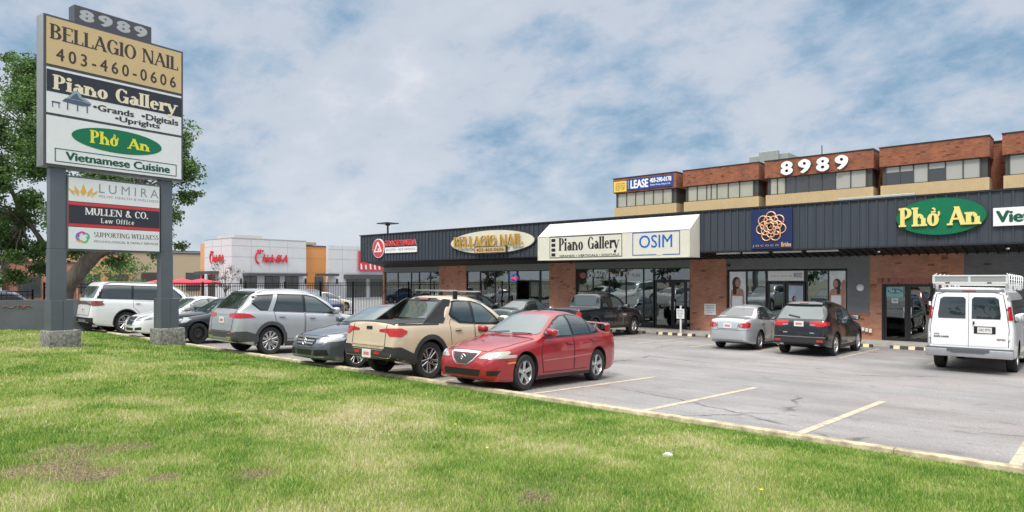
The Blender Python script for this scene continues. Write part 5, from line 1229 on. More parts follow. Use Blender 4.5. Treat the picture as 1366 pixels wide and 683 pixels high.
# lease banner
t = empty('lease_banner', (-27.3, 45.44, 9.4)); tag(t, 'blue lease banner with a yellow panel on the brick corner of the office block', 'banner')
BBL = mat('banner_blue', (.012, .05, .26), .5); BYE = mat('banner_yellow', (.78, .55, .10), .5)
b = MB(); b.box(-2.28, -.92 - .2, -.01, .04, -.46, .36, BYE)
for q, z in enumerate((.18, .0, -.16, -.32)): letters(b, ('OFFICE AND', 'RETAIL SPACE', 'FROM 500', 'SQ. FT.')[q], -2.12, -1.25, z - .06, z + .06, -.013, mat('banner_brown', (.22, .13, .02), .5), bold=.03)
b.build('yellow_panel', t)
b = MB(); b.box(-1.08, 2.9, -.01, .04, -.40, .46, BBL); letters(b, 'FOR', -1.0, -.88, -.3, .34, -.013, mat('banner_pale_blue', (.35, .5, .7), .5), bold=.02) ; letters(b, 'LEASE', -.75, .83, -.30, .36, -.013, WS, bold=.05); letters(b, '403-290-0178', .95, 2.78, .0, .36, -.013, WS, bold=.05); letters(b, 'Realty Group Calgary Ltd.', 1.0, 2.7, -.25, -.10, -.013, WS, bold=.02); b.build('blue_panel', t)
b = MB(); b.box(-20.5, -17.6, 50, 52.2, 9.9, 11.3, mat('penthouse_grey', (.33, .36, .34), .6, .2, var=.1), .05); b.box(-19.6, -18.2, 49.6, 50, 10.1, 11.5, MATS['penthouse_grey'], .05); o = b.build('roof_plant'); tag(o, 'pale grey-green plant box on the office roof behind the 8989 bay', 'roof unit')
b = MB(); b.tube([(-14.5, 47.5, 9.9), (-14.5, 47.5, 11.0)], .03, BLK, 6); o = b.build('roof_vent_pipe'); tag(o, 'thin pipe on the office roof', 'pipe')
# lamp standard far behind
t = empty('street_lamp', (-65.6, 51.1, -.45)); tag(t, 'tall dark lamp standard with a double head behind the left end of the shops', 'street lamp')
b = MB(); b.tube([(0, 0, 0), (0, 0, 9.2)], [.16, .11], BLK, 10); b.build('pole', t, smooth=60)
b = MB(); b.box(-1.0, 1.0, -.9, .9, 9.2, 9.32, BLK); b.box(-.2, .2, -.2, .2, 9.0, 9.2, BLK); b.build('head', t)
# ------------------------------------------------------------------ tall sign by the lawn
ANG = R(96.27)
py = empty('pylon_sign', (-20.93, 5.34, 0), ANG); tag(py, 'tall grey two-legged sign with stacked tenant panels and 8989 on top, standing on the lawn', 'sign')
GM = mat('sign_grey_metal', (.115, .135, .155), .4, .25, var=.06, vs=1.5, coat=.2); GML = mat('sign_grey_side', (.30, .31, .32), .4, .4, var=.05); GMT = mat('sign_dark_frame', (.07, .075, .09), .45)
FCN = mat('footing_concrete', (.20, .20, .18), .9, var=.75, vs=13, bump=1, bs=25)
def pmb(): return MB()
b = pmb(); b.box(-.31, 3.44, .0, .42, 5.03, 9.03, GML, .01); b.box(-.30, 3.43, -.02, -.001, 5.04, 9.02, GMT); b.build('cabinet', py, smooth=30)
TANP = mat('tan_acrylic', (.60, .44, .22), .35, coat=.4, var=.03, vs=1); WAC = mat('white_acrylic', (.74, .76, .77), .35, coat=.4, var=.03, vs=1); BAC = mat('black_acrylic', (.018, .020, .03), .3, coat=.4)
INK = mat('sign_dark_ink', (.045, .035, .035), .5); CRL = mat('cream_letters', (.78, .70, .52), .4)
x0, x1 = -.24, 3.37
b = pmb(); b.box(x0, x1, -.035, -.021, 7.72, 8.96, TANP); letters(b, 'BELLAGIO NAIL', -.17, 3.27, 8.39, 8.80, -.037, INK, font='serif', T=.17, t=.07, sf=.06)
letters(b, '403-460-0606', -.02, 3.20, 7.85, 8.19, -.037, INK, bold=.02, track=.45); b.build('upper_panel', py)
b = pmb(); b.box(x0, x1, -.035, -.021, 6.44, 7.64, WAC); b.box(x0, x1, -.039, -.0355, 7.00, 7.58, BAC)
letters(b, 'Piano Gallery', -.10, 3.26, 6.93, 7.47, -.041, CRL, font='serif', T=.2, t=.085, sf=.06)
letters(b, '\u2022Grands', .88, 1.98, 6.72, 6.90, -.037, INK, bold=.04); letters(b, '\u2022Digitals', 2.18, 3.28, 6.66, 6.90, -.037, INK, bold=.04); letters(b, '\u2022Uprights', 1.45, 2.72, 6.48, 6.68, -.037, INK, bold=.04)
PB = mat('piano_print_blue', (.08, .11, .17), .5); PBL = mat('piano_print_pale', (.28, .34, .42), .5)
b.prism([(.12, 6.80), (.30, 6.78), (.62, 6.76), (.80, 6.80), (.84, 6.86), (.55, 6.88), (.20, 6.89)], -.040, -.036, PB)
b.prism([(.22, 6.895), (.84, 6.875), (.74, 6.95), (.60, 7.00), (.56, 7.10), (.46, 7.16), (.38, 7.08)], -.045, -.0411, PBL); b.prism([(.30, 6.91), (.70, 6.90), (.54, 6.96), (.47, 7.08), (.42, 7.04)], -.0465, -.0452, PB)
for a, c in ((.24, .27), (.48, .51), (.72, .75)): b.box(a, c, -.041, -.036, 6.60, 6.80, PB)
b.box(-.12, .08, -.041, -.036, 6.72, 6.76, PB); b.box(-.11, -.09, -.041, -.036, 6.60, 6.72, PB); b.box(.04, .06, -.041, -.036, 6.60, 6.72, PB)
b.build('middle_panel', py)
b = pmb(); b.box(x0, x1, -.035, -.021, 5.10, 6.37, WAC); b.ell(1.56, 5.95, 1.21, .33, -.040, -.0355, mat('panel_green', (.0, .16, .07), .4), 64)
letters(b, 'Ph\u1edf', .80, 1.55, 5.80, 6.16, -.042, mat('panel_yellow', (.78, .74, .05), .4), font='serif', T=.19, t=.085, sf=.06); letters(b, 'An', 1.78, 2.42, 5.80, 6.10, -.042, MATS['panel_yellow'], font='serif', T=.19, t=.085, sf=.06)
rect_outline(b, -.05, 3.22, 5.17, 5.53, .022, -.0355, GRNT); letters(b, 'Vietnamese Cuisine', .20, 3.02, 5.24, 5.47, -.037, GRNT, bold=.045); b.build('lower_panel', py)
b = pmb(); b.box(.44, 2.50, .02, .38, 9.03, 9.50, GMT, .01)
for k, ch in enumerate('8989'): letters(b, ch, .56 + k * .48, .56 + k * .48 + .38, 9.11, 9.43, .018, mat('pale_grey_numeral', (.42, .44, .47), .5), bold=.07)
b.build('number_box', py)
for a, c, s0, s1, f0, f1, z0, z1, zf in ((-.11, .27, -.13, .41, -.20, .57, .69, 1.50, .25), (2.82, 3.17, 2.76, 3.32, 2.69, 3.47, .58, 1.47, .06)):
    l = empty('leg', (0, 0, 0), 0, py)
    b = pmb(); b.box(a, c, .10, .32, 2.86, 5.03, GM, .008); b.build('upper_post', l); b = pmb(); b.box(a - .012, c + .012, .09, .33, z1, 2.85, GM, .008); b.build('lower_post', l)
    b = pmb(); b.box(s0, (s0 + s1) / 2 + .02, .0, .42, z1 - (z1 - z0), z1, GM, .008); b.box((s0 + s1) / 2 + .024, s1, .005, .415, z0, z1 - .002, GM, .008); b.build('sleeve', l)
    b = pmb(); b.box(f0, f1, -.10, .52, zf - .25, z0 - .003, FCN, .035); b.build('footing', l, smooth=40)
b = pmb(); b.box(.28, 2.79, .08, .36, 2.83, 4.86, GM, .01); b.build('lower_cabinet', py)
b = pmb(); b.box(.32, 2.75, .06, .079, 4.17, 4.81, WAC)
ORG = mat('lotus_gold', (.72, .42, .08), .45)
for dx, hh, ww, tl in ((0, .34, .13, 0), (-.15, .28, .10, -.10), (.15, .28, .10, .10), (-.27, .20, .08, -.16), (.27, .20, .08, .16)):
    cx = .68 + dx * .8; b.prism([(cx - .02, 4.32), (cx + ww * .6 + tl * .4, 4.44), (cx + tl, 4.32 + hh), (cx - ww * .6 + tl * .4, 4.44)], .055 - abs(dx) * .01, .0598, ORG)
letters(b, 'LUMIRA', 1.08, 2.72, 4.46, 4.71, .058, GRYT, bold=0, track=.5); letters(b, 'PELVIC HEALTH & WELLNESS', 1.08, 2.72, 4.33, 4.40, .058, GRYT); b.build('tenant_panel', py)
b = pmb(); b.box(.32, 2.75, .06, .079, 3.49, 4.15, RED); b.box(.32, 2.75, .055, .0598, 3.57, 4.07, BAC); letters(b, 'MULLEN & CO.', .72, 2.42, 3.82, 4.02, .052, WS, font='serif', T=.17, t=.07, sf=.05); letters(b, 'Law Office', 1.12, 2.02, 3.62, 3.76, .052, WS, font='serif', T=.16, t=.07, track=.1); b.build('tenant_panel', py)
b = pmb(); b.box(.32, 2.75, .06, .079, 2.88, 3.47, WAC)
for k, (c, a0) in enumerate((((.55, .06, .3), 100), ((.05, .25, .6), 150), ((.1, .5, .12), -60), ((.75, .3, .05), 200), ((.05, .4, .35), 20))):
    mm = mat('swirl_%s' % ['purple', 'blue', 'green', 'orange', 'teal'][k], c, .5); cx, cz = .66 + .07 * math.cos(R(a0)), 3.2 + .05 * math.sin(R(a0))
    for q in ring(cx, cz, .07, .115, a0 - 60, a0 + 110, 7): b.prism(q, .0545 + k * .0008, .0598, mm)
letters(b, 'SUPPORTING WELLNESS', .95, 2.72, 3.22, 3.36, .058, INK, font='serif', T=.13, t=.05, sf=.04); letters(b, 'PSYCHOLOGICAL & FAMILY SERVICES', .95, 2.72, 3.07, 3.13, .058, INK); b.build('tenant_panel', py)
# ------------------------------------------------------------------ ground sheets
def grid_sheet(name, xs, ys, zf, m, kind='structure'):
    V = [(x, y, zf(x, y)) for y in ys for x in xs]; n = len(xs)
    F = [(j * n + i, j * n + i + 1, (j + 1) * n + i + 1, (j + 1) * n + i) for j in range(len(ys) - 1) for i in range(n - 1)]
    me = bpy.data.meshes.new(name); me.from_pydata(V, [], F); me.materials.append(m); me.polygons.foreach_set('use_smooth', [True] * len(F)); me.update()
    o = bpy.data.objects.new(name, me); COL.objects.link(o); tag(o, kind=kind); return o
def asphalt():
    m, N, L, p = nt('asphalt')
    tc = N.new('ShaderNodeTexCoord')
    def noise(sc, det=6, rough=.6, st=(1, 1, 1)):
        mp = N.new('ShaderNodeMapping'); mp.inputs['Scale'].default_value = st; L.new(tc.outputs['Object'], mp.inputs[0])
        n = N.new('ShaderNodeTexNoise'); n.inputs['Scale'].default_value = sc; n.inputs['Detail'].default_value = det; n.inputs['Roughness'].default_value = rough; L.new(mp.outputs[0], n.inputs['Vector']); return n
    def rng(src, a, b, c, d):
        r = N.new('ShaderNodeMapRange'); r.inputs[1].default_value = a; r.inputs[2].default_value = b; r.inputs[3].default_value = c; r.inputs[4].default_value = d; L.new(src, r.inputs[0]); return r.outputs[0]
    def mul(a, b_):
        q = N.new('ShaderNodeMath'); q.operation = 'MULTIPLY'; L.new(a, q.inputs[0]); L.new(b_, q.inputs[1]); return q.outputs[0]
    big = rng(noise(.35, 5).outputs[0], .35, .65, .86, 1.12); mid = rng(noise(2.2, 6, .7, (.5, 1.6, 1)).outputs[0], .3, .7, .88, 1.10); fine = rng(noise(38, 4, .85).outputs[0], .32, .68, .62, 1.38)
    lanes = rng(noise(.55, 4, .6, (.12, 1.5, 1)).outputs[0], .4, .62, 1.0, .84)
    v = N.new('ShaderNodeTexVoronoi'); v.feature = 'DISTANCE_TO_EDGE'; v.inputs['Scale'].default_value = .22
    wn = noise(1.4, 5); ad = N.new('ShaderNodeMix'); ad.data_type = 'RGBA'; ad.inputs[0].default_value = .35; L.new(tc.outputs['Object'], ad.inputs[6]); L.new(wn.outputs[1], ad.inputs[7]); L.new(ad.outputs[2], v.inputs['Vector'])
    crack = rng(v.outputs['Distance'], .002, .007, .42, 1.0)
    gate = rng(noise(.3, 2).outputs[0], .5, .56, 0, 1); cm = N.new('ShaderNodeMix'); cm.inputs[2].default_value = 1.0; L.new(gate, cm.inputs[0]); L.new(crack, cm.inputs[3])
    spots = rng(noise(1.6, 3, .55, (1, 1.6, 1)).outputs[0], .64, .70, 1, .74)
    t = mul(mul(mul(mul(big, mid), mul(fine, lanes)), cm.outputs[0]), spots)
    hue = N.new('ShaderNodeMix'); hue.data_type = 'RGBA'; hue.inputs[6].default_value = (.272, .250, .244, 1); hue.inputs[7].default_value = (.252, .245, .243, 1); L.new(rng(noise(.25, 3).outputs[0], .4, .6, 0, 1), hue.inputs[0])
    s = N.new('ShaderNodeVectorMath'); s.operation = 'SCALE'; L.new(hue.outputs[2], s.inputs[0]); L.new(t, s.inputs['Scale']); L.new(s.outputs[0], p.inputs['Base Color'])
    p.inputs['Roughness'].default_value = .85
    bp = N.new('ShaderNodeBump'); bp.inputs['Strength'].default_value = .5; bp.inputs['Distance'].default_value = .01; L.new(noise(90, 3, .8).outputs[0], bp.inputs['Height']); L.new(bp.outputs[0], p.inputs['Normal'])
    return m
ASP = asphalt()
xs = list(np.arange(-37.9, 16.1, 1.0)); ys = [8.93, 10, 11, 12, 13, 14, 15, 16, 17, 18, 19, 20, 21, 22, 23, 24, 25, 26, 27, 27.65]
grid_sheet('parking_lot', xs, ys, gz, ASP)
FARASP = mat('far_asphalt', (.22, .22, .22), .9, var=.12, vs=.6)
grid_sheet('ground', list(np.arange(-900, 901, 60)), list(np.arange(-900, 901, 60)), lambda x, y: -.62, mat('far_ground', (.17, .17, .13), .95, var=.3, vs=.05))
grid_sheet('far_parking_lot', [-160, -120, -80, -60, -50, -38.15], [-20, 0, 5, 8.9, 20, 30, 45, 60, 90], lambda x, y: -.5, FARASP)
b = MB(); b.box(-37.9, 16, 27.65, 28.99, -.6, -.30, CONC, 0); o = b.build('sidewalk'); tag(o, kind='structure')
KRB = mat('yellow_kerb_paint', (.44, .38, .25), .85, var=.55, vs=5, bump=.3, bs=40)
b = MB(); x = -37.9
while x < 16: b.box(x + .004, min(x + 3, 16) - .004, 8.80, 8.95, -.3, .075, KRB, .015); x += 3
o = b.build('kerb', smooth=40); tag(o, kind='structure')
# painted stall lines, each following the fall of the lot
LN = mat('worn_line_paint', (.50, .42, .27), .8, var=.3, vs=7)
def worn():
    m, N, L, p = nt('worn_yellow_line')
    tc = N.new('ShaderNodeTexCoord'); n = N.new('ShaderNodeTexNoise'); n.inputs['Scale'].default_value = 7; n.inputs['Detail'].default_value = 8; n.inputs['Roughness'].default_value = .75; L.new(tc.outputs['Object'], n.inputs['Vector'])
    r = N.new('ShaderNodeMapRange'); r.inputs[1].default_value = .48; r.inputs[2].default_value = .62; L.new(n.outputs[0], r.inputs[0])
    mx = N.new('ShaderNodeMix'); mx.data_type = 'RGBA'; L.new(r.outputs[0], mx.inputs[0]); mx.inputs[6].default_value = (.52, .43, .31, 1); mx.inputs[7].default_value = (.27, .245, .22, 1); L.new(mx.outputs[2], p.inputs['Base Color']); p.inputs['Roughness'].default_value = .8; return m
WLN = worn()
b = MB()
def stall(xa, ya, xb, yb, w=.11):
    n = 8; vs = []; fs = []
    for k in range(n + 1):
        t = k / n; x = xa + (xb - xa) * t; y = ya + (yb - ya) * t; z = gz(x, y) + .005
        vs += [(x - w / 2, y, z), (x + w / 2, y, z)]
    for k in range(n): fs.append((2 * k, 2 * k + 1, 2 * k + 3, 2 * k + 2))
    b.add(vs, fs, WLN)
k = 0
for x in (-36.0, -33.6, -31.3, -28.95, -26.6, -24.2, -21.9, -19.55, -17.2, -14.85, -12.5, -10.15, -7.80, -5.48, -3.12, -.80, 1.6, 4.0, 6.4): stall(x, 8.96, x - .02, 13.75, .12)
for x in (-35, -32.7, -30.3, -27.9, -25.6, -22.5, -18.6, -15.2, -13.3, -11.1, -8.75, -6.2, -3.85, -1.3, 1.2, 3.6): stall(x, 21.9, x + .05, 26.4, .10)
o = b.build('painted_lines'); tag(o, kind='structure')
# rubber wheel stops with pale reflectors
RBS = mat('rubber_stop', (.045, .042, .04), .8, var=.2); STP = mat('stop_yellow_patch', (.70, .60, .38), .6, var=.15, vs=12)
for i, (x, lab) in enumerate([(-24.0, 'wheel stop in front of the charcoal crossover'), (-20.6, 'wheel stop in front of the grey-green saloon'), (-16.8, 'black rubber wheel stop at the nose of the black pickup'), (-14.35, 'black and yellow wheel stop with the small white post sign behind it'), (-12.0, 'black and yellow wheel stop just left of the silver saloon'), (-9.75, 'black rubber wheel stop at the nose of the silver saloon'), (-7.4, 'black rubber wheel stop at the nose of the black crossover'), (-5.0, 'black and yellow wheel stop in front of the restaurant doors'), (-2.6, 'black rubber wheel stop at the nose of the white van')]):
    t = empty('wheel_stop', (x, 26.95, gz(x, 26.95))); tag(t, lab, 'wheel stop', 'rubber wheel stops')
    b = MB(); b.prism([(-.08, 0), (.08, 0), (.045, .11), (-.045, .11)], -.92, .92, RBS, 'x'); b.build('bar', t)
    for q in (-.7, -.23, .24, .71):
        b = MB(); b.prism([(-.083, .004), (.083, .004), (.047, .114), (-.047, .114)], q - .10, q + .10, STP, 'x'); b.build('patch', t)
# ------------------------------------------------------------------ lawn
def lawn_mat():
    m, N, L, p = nt('lawn_soil')
    g = N.new('ShaderNodeNewGeometry')
    n = N.new('ShaderNodeTexNoise'); n.inputs['Scale'].default_value = 1.1; n.inputs['Detail'].default_value = 8; n.inputs['Roughness'].default_value = .7; L.new(g.outputs['Position'], n.inputs['Vector'])
    cr = N.new('ShaderNodeValToRGB'); L.new(n.outputs[0], cr.inputs[0]); e = cr.color_ramp.elements
    e[0].position = .35; e[0].color = (.075, .125, .020, 1); e[1].position = .65; e[1].color = (.20, .185, .075, 1)
    n2 = N.new('ShaderNodeTexNoise'); n2.inputs['Scale'].default_value = 60; n2.inputs['Detail'].default_value = 3; L.new(g.outputs['Position'], n2.inputs['Vector'])
    r = N.new('ShaderNodeMapRange'); r.inputs[1].default_value = .3; r.inputs[2].default_value = .7; r.inputs[3].default_value = .5; r.inputs[4].default_value = 1.5; L.new(n2.outputs[0], r.inputs[0])
    # bare earth patches
    last = None
    for (x, y, rad) in DIRT:
        d = N.new('ShaderNodeVectorMath'); d.operation = 'DISTANCE'; d.inputs[1].default_value = (x, y, lawn_z(x, y)); L.new(g.outputs['Position'], d.inputs[0])
        ad = N.new('ShaderNodeMath'); ad.operation = 'MULTIPLY_ADD'; ad.inputs[1].default_value = .9; L.new(n.outputs[0], ad.inputs[0]); L.new(d.outputs['Value'], ad.inputs[2])
        q = N.new('ShaderNodeMapRange'); q.inputs[1].default_value = rad * .7 + .45; q.inputs[2].default_value = rad + .45; q.inputs[3].default_value = 1; q.inputs[4].default_value = 0; L.new(ad.outputs[0], q.inputs[0])
        if last is None: last = q.outputs[0]
        else:
            mm = N.new('ShaderNodeMath'); mm.operation = 'MAXIMUM'; L.new(last, mm.inputs[0]); L.new(q.outputs[0], mm.inputs[1]); last = mm.outputs[0]
    mx = N.new('ShaderNodeMix'); mx.data_type = 'RGBA'; L.new(last, mx.inputs[0]); L.new(cr.outputs[0], mx.inputs[6])
    er = N.new('ShaderNodeValToRGB'); L.new(n2.outputs[0], er.inputs[0]); er.color_ramp.elements[0].position = .35; er.color_ramp.elements[0].color = (.055, .038, .022, 1); er.color_ramp.elements[1].position = .65; er.color_ramp.elements[1].color = (.22, .155, .095, 1)
    L.new(er.outputs[0], mx.inputs[7])
    s = N.new('ShaderNodeVectorMath'); s.operation = 'SCALE'; L.new(mx.outputs[2], s.inputs[0]); L.new(r.outputs[0], s.inputs['Scale']); L.new(s.outputs[0], p.inputs['Base Color']); p.inputs['Roughness'].default_value = .95
    b = N.new('ShaderNodeBump'); b.inputs['Strength'].default_value = .8; b.inputs['Distance'].default_value = .03; L.new(n2.outputs[0], b.inputs['Height']); L.new(b.outputs[0], p.inputs['Normal'])
    return m
DIRT = [(-7.3, 1.8, .50), (-6.9, 2.05, .38), (-7.9, 2.1, .40), (-5.75, 3.0, .22), (-3.5, 4.25, .20), (-7.75, 2.6, .28), (-6.3, 2.4, .16)]
xs = sorted(set(list(np.arange(-29.5, 16.1, .5)))); ys = list(np.arange(-14, 8.7, .45)) + [8.7, 8.81]
grid_sheet('lawn', xs, ys, lawn_z, lawn_mat())
grid_sheet('verge', [-38.2, -36, -33, -31, -29.52], list(np.arange(-14, 8.7, .9)) + [8.81], lambda x, y: .12, FARASP)
def grass_mat():
    m, N, L, p = nt('grass_blades')
    g = N.new('ShaderNodeNewGeometry'); at = N.new('ShaderNodeAttribute'); at.attribute_name = 'tone'; hg = N.new('ShaderNodeAttribute'); hg.attribute_name = 'up'
    n = N.new('ShaderNodeTexNoise'); n.inputs['Scale'].default_value = 1.15; n.inputs['Detail'].default_value = 7; n.inputs['Roughness'].default_value = .72; L.new(g.outputs['Position'], n.inputs['Vector'])
    # tone shifts the lookup so single blades differ inside a patch
    a = N.new('ShaderNodeMath'); a.operation = 'MULTIPLY_ADD'; a.inputs[1].default_value = .34; L.new(at.outputs['Fac'], a.inputs[0])
    # wider drifts of lush and dry turf, lusher along the kerb where water collects
    nb = N.new('ShaderNodeTexNoise'); nb.inputs['Scale'].default_value = .33; nb.inputs['Detail'].default_value = 3; L.new(g.outputs['Position'], nb.inputs['Vector'])
    sx = N.new('ShaderNodeSeparateXYZ'); L.new(g.outputs['Position'], sx.inputs[0])
    kb = N.new('ShaderNodeMapRange'); kb.inputs[1].default_value = 6.9; kb.inputs[2].default_value = 8.6; kb.inputs[3].default_value = .0; kb.inputs[4].default_value = -.15; L.new(sx.outputs[1], kb.inputs[0])
    m1 = N.new('ShaderNodeMath'); m1.operation = 'MULTIPLY_ADD'; m1.inputs[1].default_value = .75; L.new(nb.outputs[0], m1.inputs[0]); m1.inputs[2].default_value = -.375
    m2 = N.new('ShaderNodeMath'); L.new(m1.outputs[0], m2.inputs[0]); L.new(kb.outputs[0], m2.inputs[1]); m3 = N.new('ShaderNodeMath'); L.new(m2.outputs[0], m3.inputs[0]); L.new(n.outputs[0], m3.inputs[1]); L.new(m3.outputs[0], a.inputs[2])
    cr = N.new('ShaderNodeValToRGB'); L.new(a.outputs[0], cr.inputs[0]); e = cr.color_ramp.elements
    e[0].position = .42; e[0].color = (.085, .22, .022, 1); e[1].position = .88; e[1].color = (.70, .63, .40, 1)
    for pos, c in ((.53, (.20, .36, .045)), (.64, (.34, .45, .09)), (.77, (.52, .54, .20))):
        q = e.new(pos); q.color = (*c, 1)
    L.new(cr.outputs[0], p.inputs['Base Color']); p.inputs['Roughness'].default_value = .55
    tr = N.new('ShaderNodeBsdfTranslucent'); L.new(cr.outputs[0], tr.inputs[0]); mx = N.new('ShaderNodeMixShader'); mx.inputs[0].default_value = .35
    L.new(p.outputs[0], mx.inputs[1]); L.new(tr.outputs[0], mx.inputs[2]); L.new(mx.outputs[0], N['Material Output'].inputs[0])
    return m
rng = np.random.default_rng(5)
def lawn_z_np(X, Y):
    k = np.array([(-80, .5), (-10, .42), (0, .31), (3, .29), (5.3, .25), (7, .14), (8.2, .075), (8.7, .02), (8.95, .0), (12, .05)])
    return np.interp(Y, k[:, 0], k[:, 1]) + .018 * np.sin(X * 1.3 + Y * .7) * np.sin(Y * 1.9 - X * .4) * np.clip(8.6 - Y, 0, 1)
CA = math.atan2(900, 1012) ; fwx, fwy = -math.sin(R(41.651)), math.cos(R(41.651)); rtx, rty = fwy, -fwx
def grass():
    P = []
    for d0, d1, dens, wd, ht in ((4.0, 7.5, 5200, .0055, .047), (7.5, 11, 2700, .008, .050), (11, 16, 1300, .012, .055), (16, 30, 520, .019, .065)):
        half = .92; area = (d1 ** 2 - d0 ** 2) * half
        n = int(area * dens); d = np.sqrt(rng.uniform(d0 ** 2, d1 ** 2, n)); l = rng.uniform(-half, half, n) * d
        X = d * fwx + l * rtx; Y = d * fwy + l * rty
        # clumping
        ok = (Y < 8.77) & (X > -29.4) & (X < 15.8)
        X, Y = X[ok], Y[ok]
        keep = np.ones(len(X), bool)
        for (x, y, r) in DIRT:
            q = np.hypot(X - x, (Y - y)) / r + .25 * np.sin(X * 9 + 1.3 * Y) ; keep &= (q > 1) | (rng.random(len(X)) < .55 * np.clip(q, .45, 1))
        for (x, y) in ((-20.87, 5.6), (-21.2, 8.3)): keep &= (np.abs(X - x + .1) > .45) | (np.abs(Y - y) > .5)
        X, Y = X[keep], Y[keep]
        cl = .5 + .5 * np.sin(X * 5.1 + 2 * np.sin(Y * 3.3)) * np.sin(Y * 6.3 + 2 * np.sin(X * 2.7))
        tall = (.55 + .75 * rng.random(len(X))) * (.75 + .45 * cl)
        edge = np.interp(Y, [8.2, 8.7], [1.0, .62])
        P.append((X, Y, np.full(len(X), wd) * rng.uniform(.7, 1.3, len(X)), ht * tall * edge))
    X = np.concatenate([p[0] for p in P]); Y = np.concatenate([p[1] for p in P]); W = np.concatenate([p[2] for p in P]); H = np.concatenate([p[3] for p in P])
    n = len(X); Z = lawn_z_np(X, Y) - .004
    a = rng.uniform(0, 2 * np.pi, n); ca, sa = np.cos(a), np.sin(a); ln = rng.uniform(.1, .85, n) * H; b_ = rng.uniform(0, 2 * np.pi, n); lx, ly = np.cos(b_) * ln, np.sin(b_) * ln
    V = np.zeros((n, 5, 3), np.float32)
    V[:, 0] = np.stack([X - ca * W / 2, Y - sa * W / 2, Z], 1); V[:, 1] = np.stack([X + ca * W / 2, Y + sa * W / 2, Z], 1)
    V[:, 2] = np.stack([X + ca * W * .4 + lx * .35, Y + sa * W * .4 + ly * .35, Z + H * .6], 1); V[:, 3] = np.stack([X - ca * W * .4 + lx * .35, Y - sa * W * .4 + ly * .35, Z + H * .6], 1)
    V[:, 4] = np.stack([X + lx, Y + ly, Z + H], 1)
    base = (np.arange(n) * 5)[:, None]
    loops = np.concatenate([base + np.array([[0, 1, 2, 3]]), base + np.array([[3, 2, 4]])], 1).reshape(-1)
    me = bpy.data.meshes.new('grass'); me.vertices.add(n * 5); me.vertices.foreach_set('co', V.reshape(-1)); me.loops.add(n * 7); me.loops.foreach_set('vertex_index', loops.astype(np.int32))
    me.polygons.add(n * 2); st = (np.arange(n)[:, None] * 7 + np.array([[0, 4]])).reshape(-1); me.polygons.foreach_set('loop_start', st.astype(np.int32))
    me.polygons.foreach_set('use_smooth', np.ones(n * 2, bool)); me.update(calc_edges=True)
    tn = rng.random(n) ** 1.3; at = me.attributes.new('tone', 'FLOAT', 'POINT'); at.data.foreach_set('value', np.repeat(tn, 5).astype(np.float32))
    me.materials.append(grass_mat()); o = bpy.data.objects.new('grass', me); COL.objects.link(o); tag(o, 'short patchy green and straw-coloured lawn grass', 'grass', kind='stuff'); return n
print('blades', grass())
b = MB(); b.ell(0, 0, .05, .025, -.03, .03, WHT, 12); o = b.build('litter', loc=(-3.5, 6.4, .195)); tag(o, 'small white scrap lying on the lawn near the kerb', 'litter')
YF = mat('dandelion_yellow', (.8, .6, .02), .6)
rr = random.Random(4)
for i, (x, y) in enumerate(((-4.75, 4.95), (-5.9, 5.6), (-8.3, 4.1), (-10.4, 3.9), (-2.2, 5.6), (-6.9, 6.9))):
    t = empty('dandelion', (x, y, lawn_z(x, y))); tag(t, 'single tiny yellow dandelion in the grass', 'flower', 'dandelions in the lawn')
    b = MB(); b.tube([(0, 0, 0), (.01, 0, .07)], .002, mat('flower_stem', (.1, .2, .03), .6), 5); b.build('stem', t)
    b = MB(); b.lathe([(.002, .0), (.014, .004), (.016, .010), (.001, .014)], YF, 10, Matrix.Translation((.01, 0, .068)) @ Matrix.Rotation(R(90), 4, 'X')); b.build('head', t)
# ------------------------------------------------------------------ trees
BARK = mat('bark', (.15, .125, .10), .9, var=.35, vs=5, bump=1, bs=14, stretch=(1, 1, .3))
def leaf_mat(name, c1, c2):
    m, N, L, p = nt(name); at = N.new('ShaderNodeAttribute'); at.attribute_name = 'tone'
    mx = N.new('ShaderNodeMix'); mx.data_type = 'RGBA'; L.new(at.outputs['Fac'], mx.inputs[0]); mx.inputs[6].default_value = (*c1, 1); mx.inputs[7].default_value = (*c2, 1)
    L.new(mx.outputs[2], p.inputs['Base Color']); p.inputs['Roughness'].default_value = .5
    tr = N.new('ShaderNodeBsdfTranslucent'); L.new(mx.outputs[2], tr.inputs[0]); ms = N.new('ShaderNodeMixShader'); ms.inputs[0].default_value = .3
    L.new(p.outputs[0], ms.inputs[1]); L.new(tr.outputs[0], ms.inputs[2]); L.new(ms.outputs[0], N['Material Output'].inputs[0]); return m
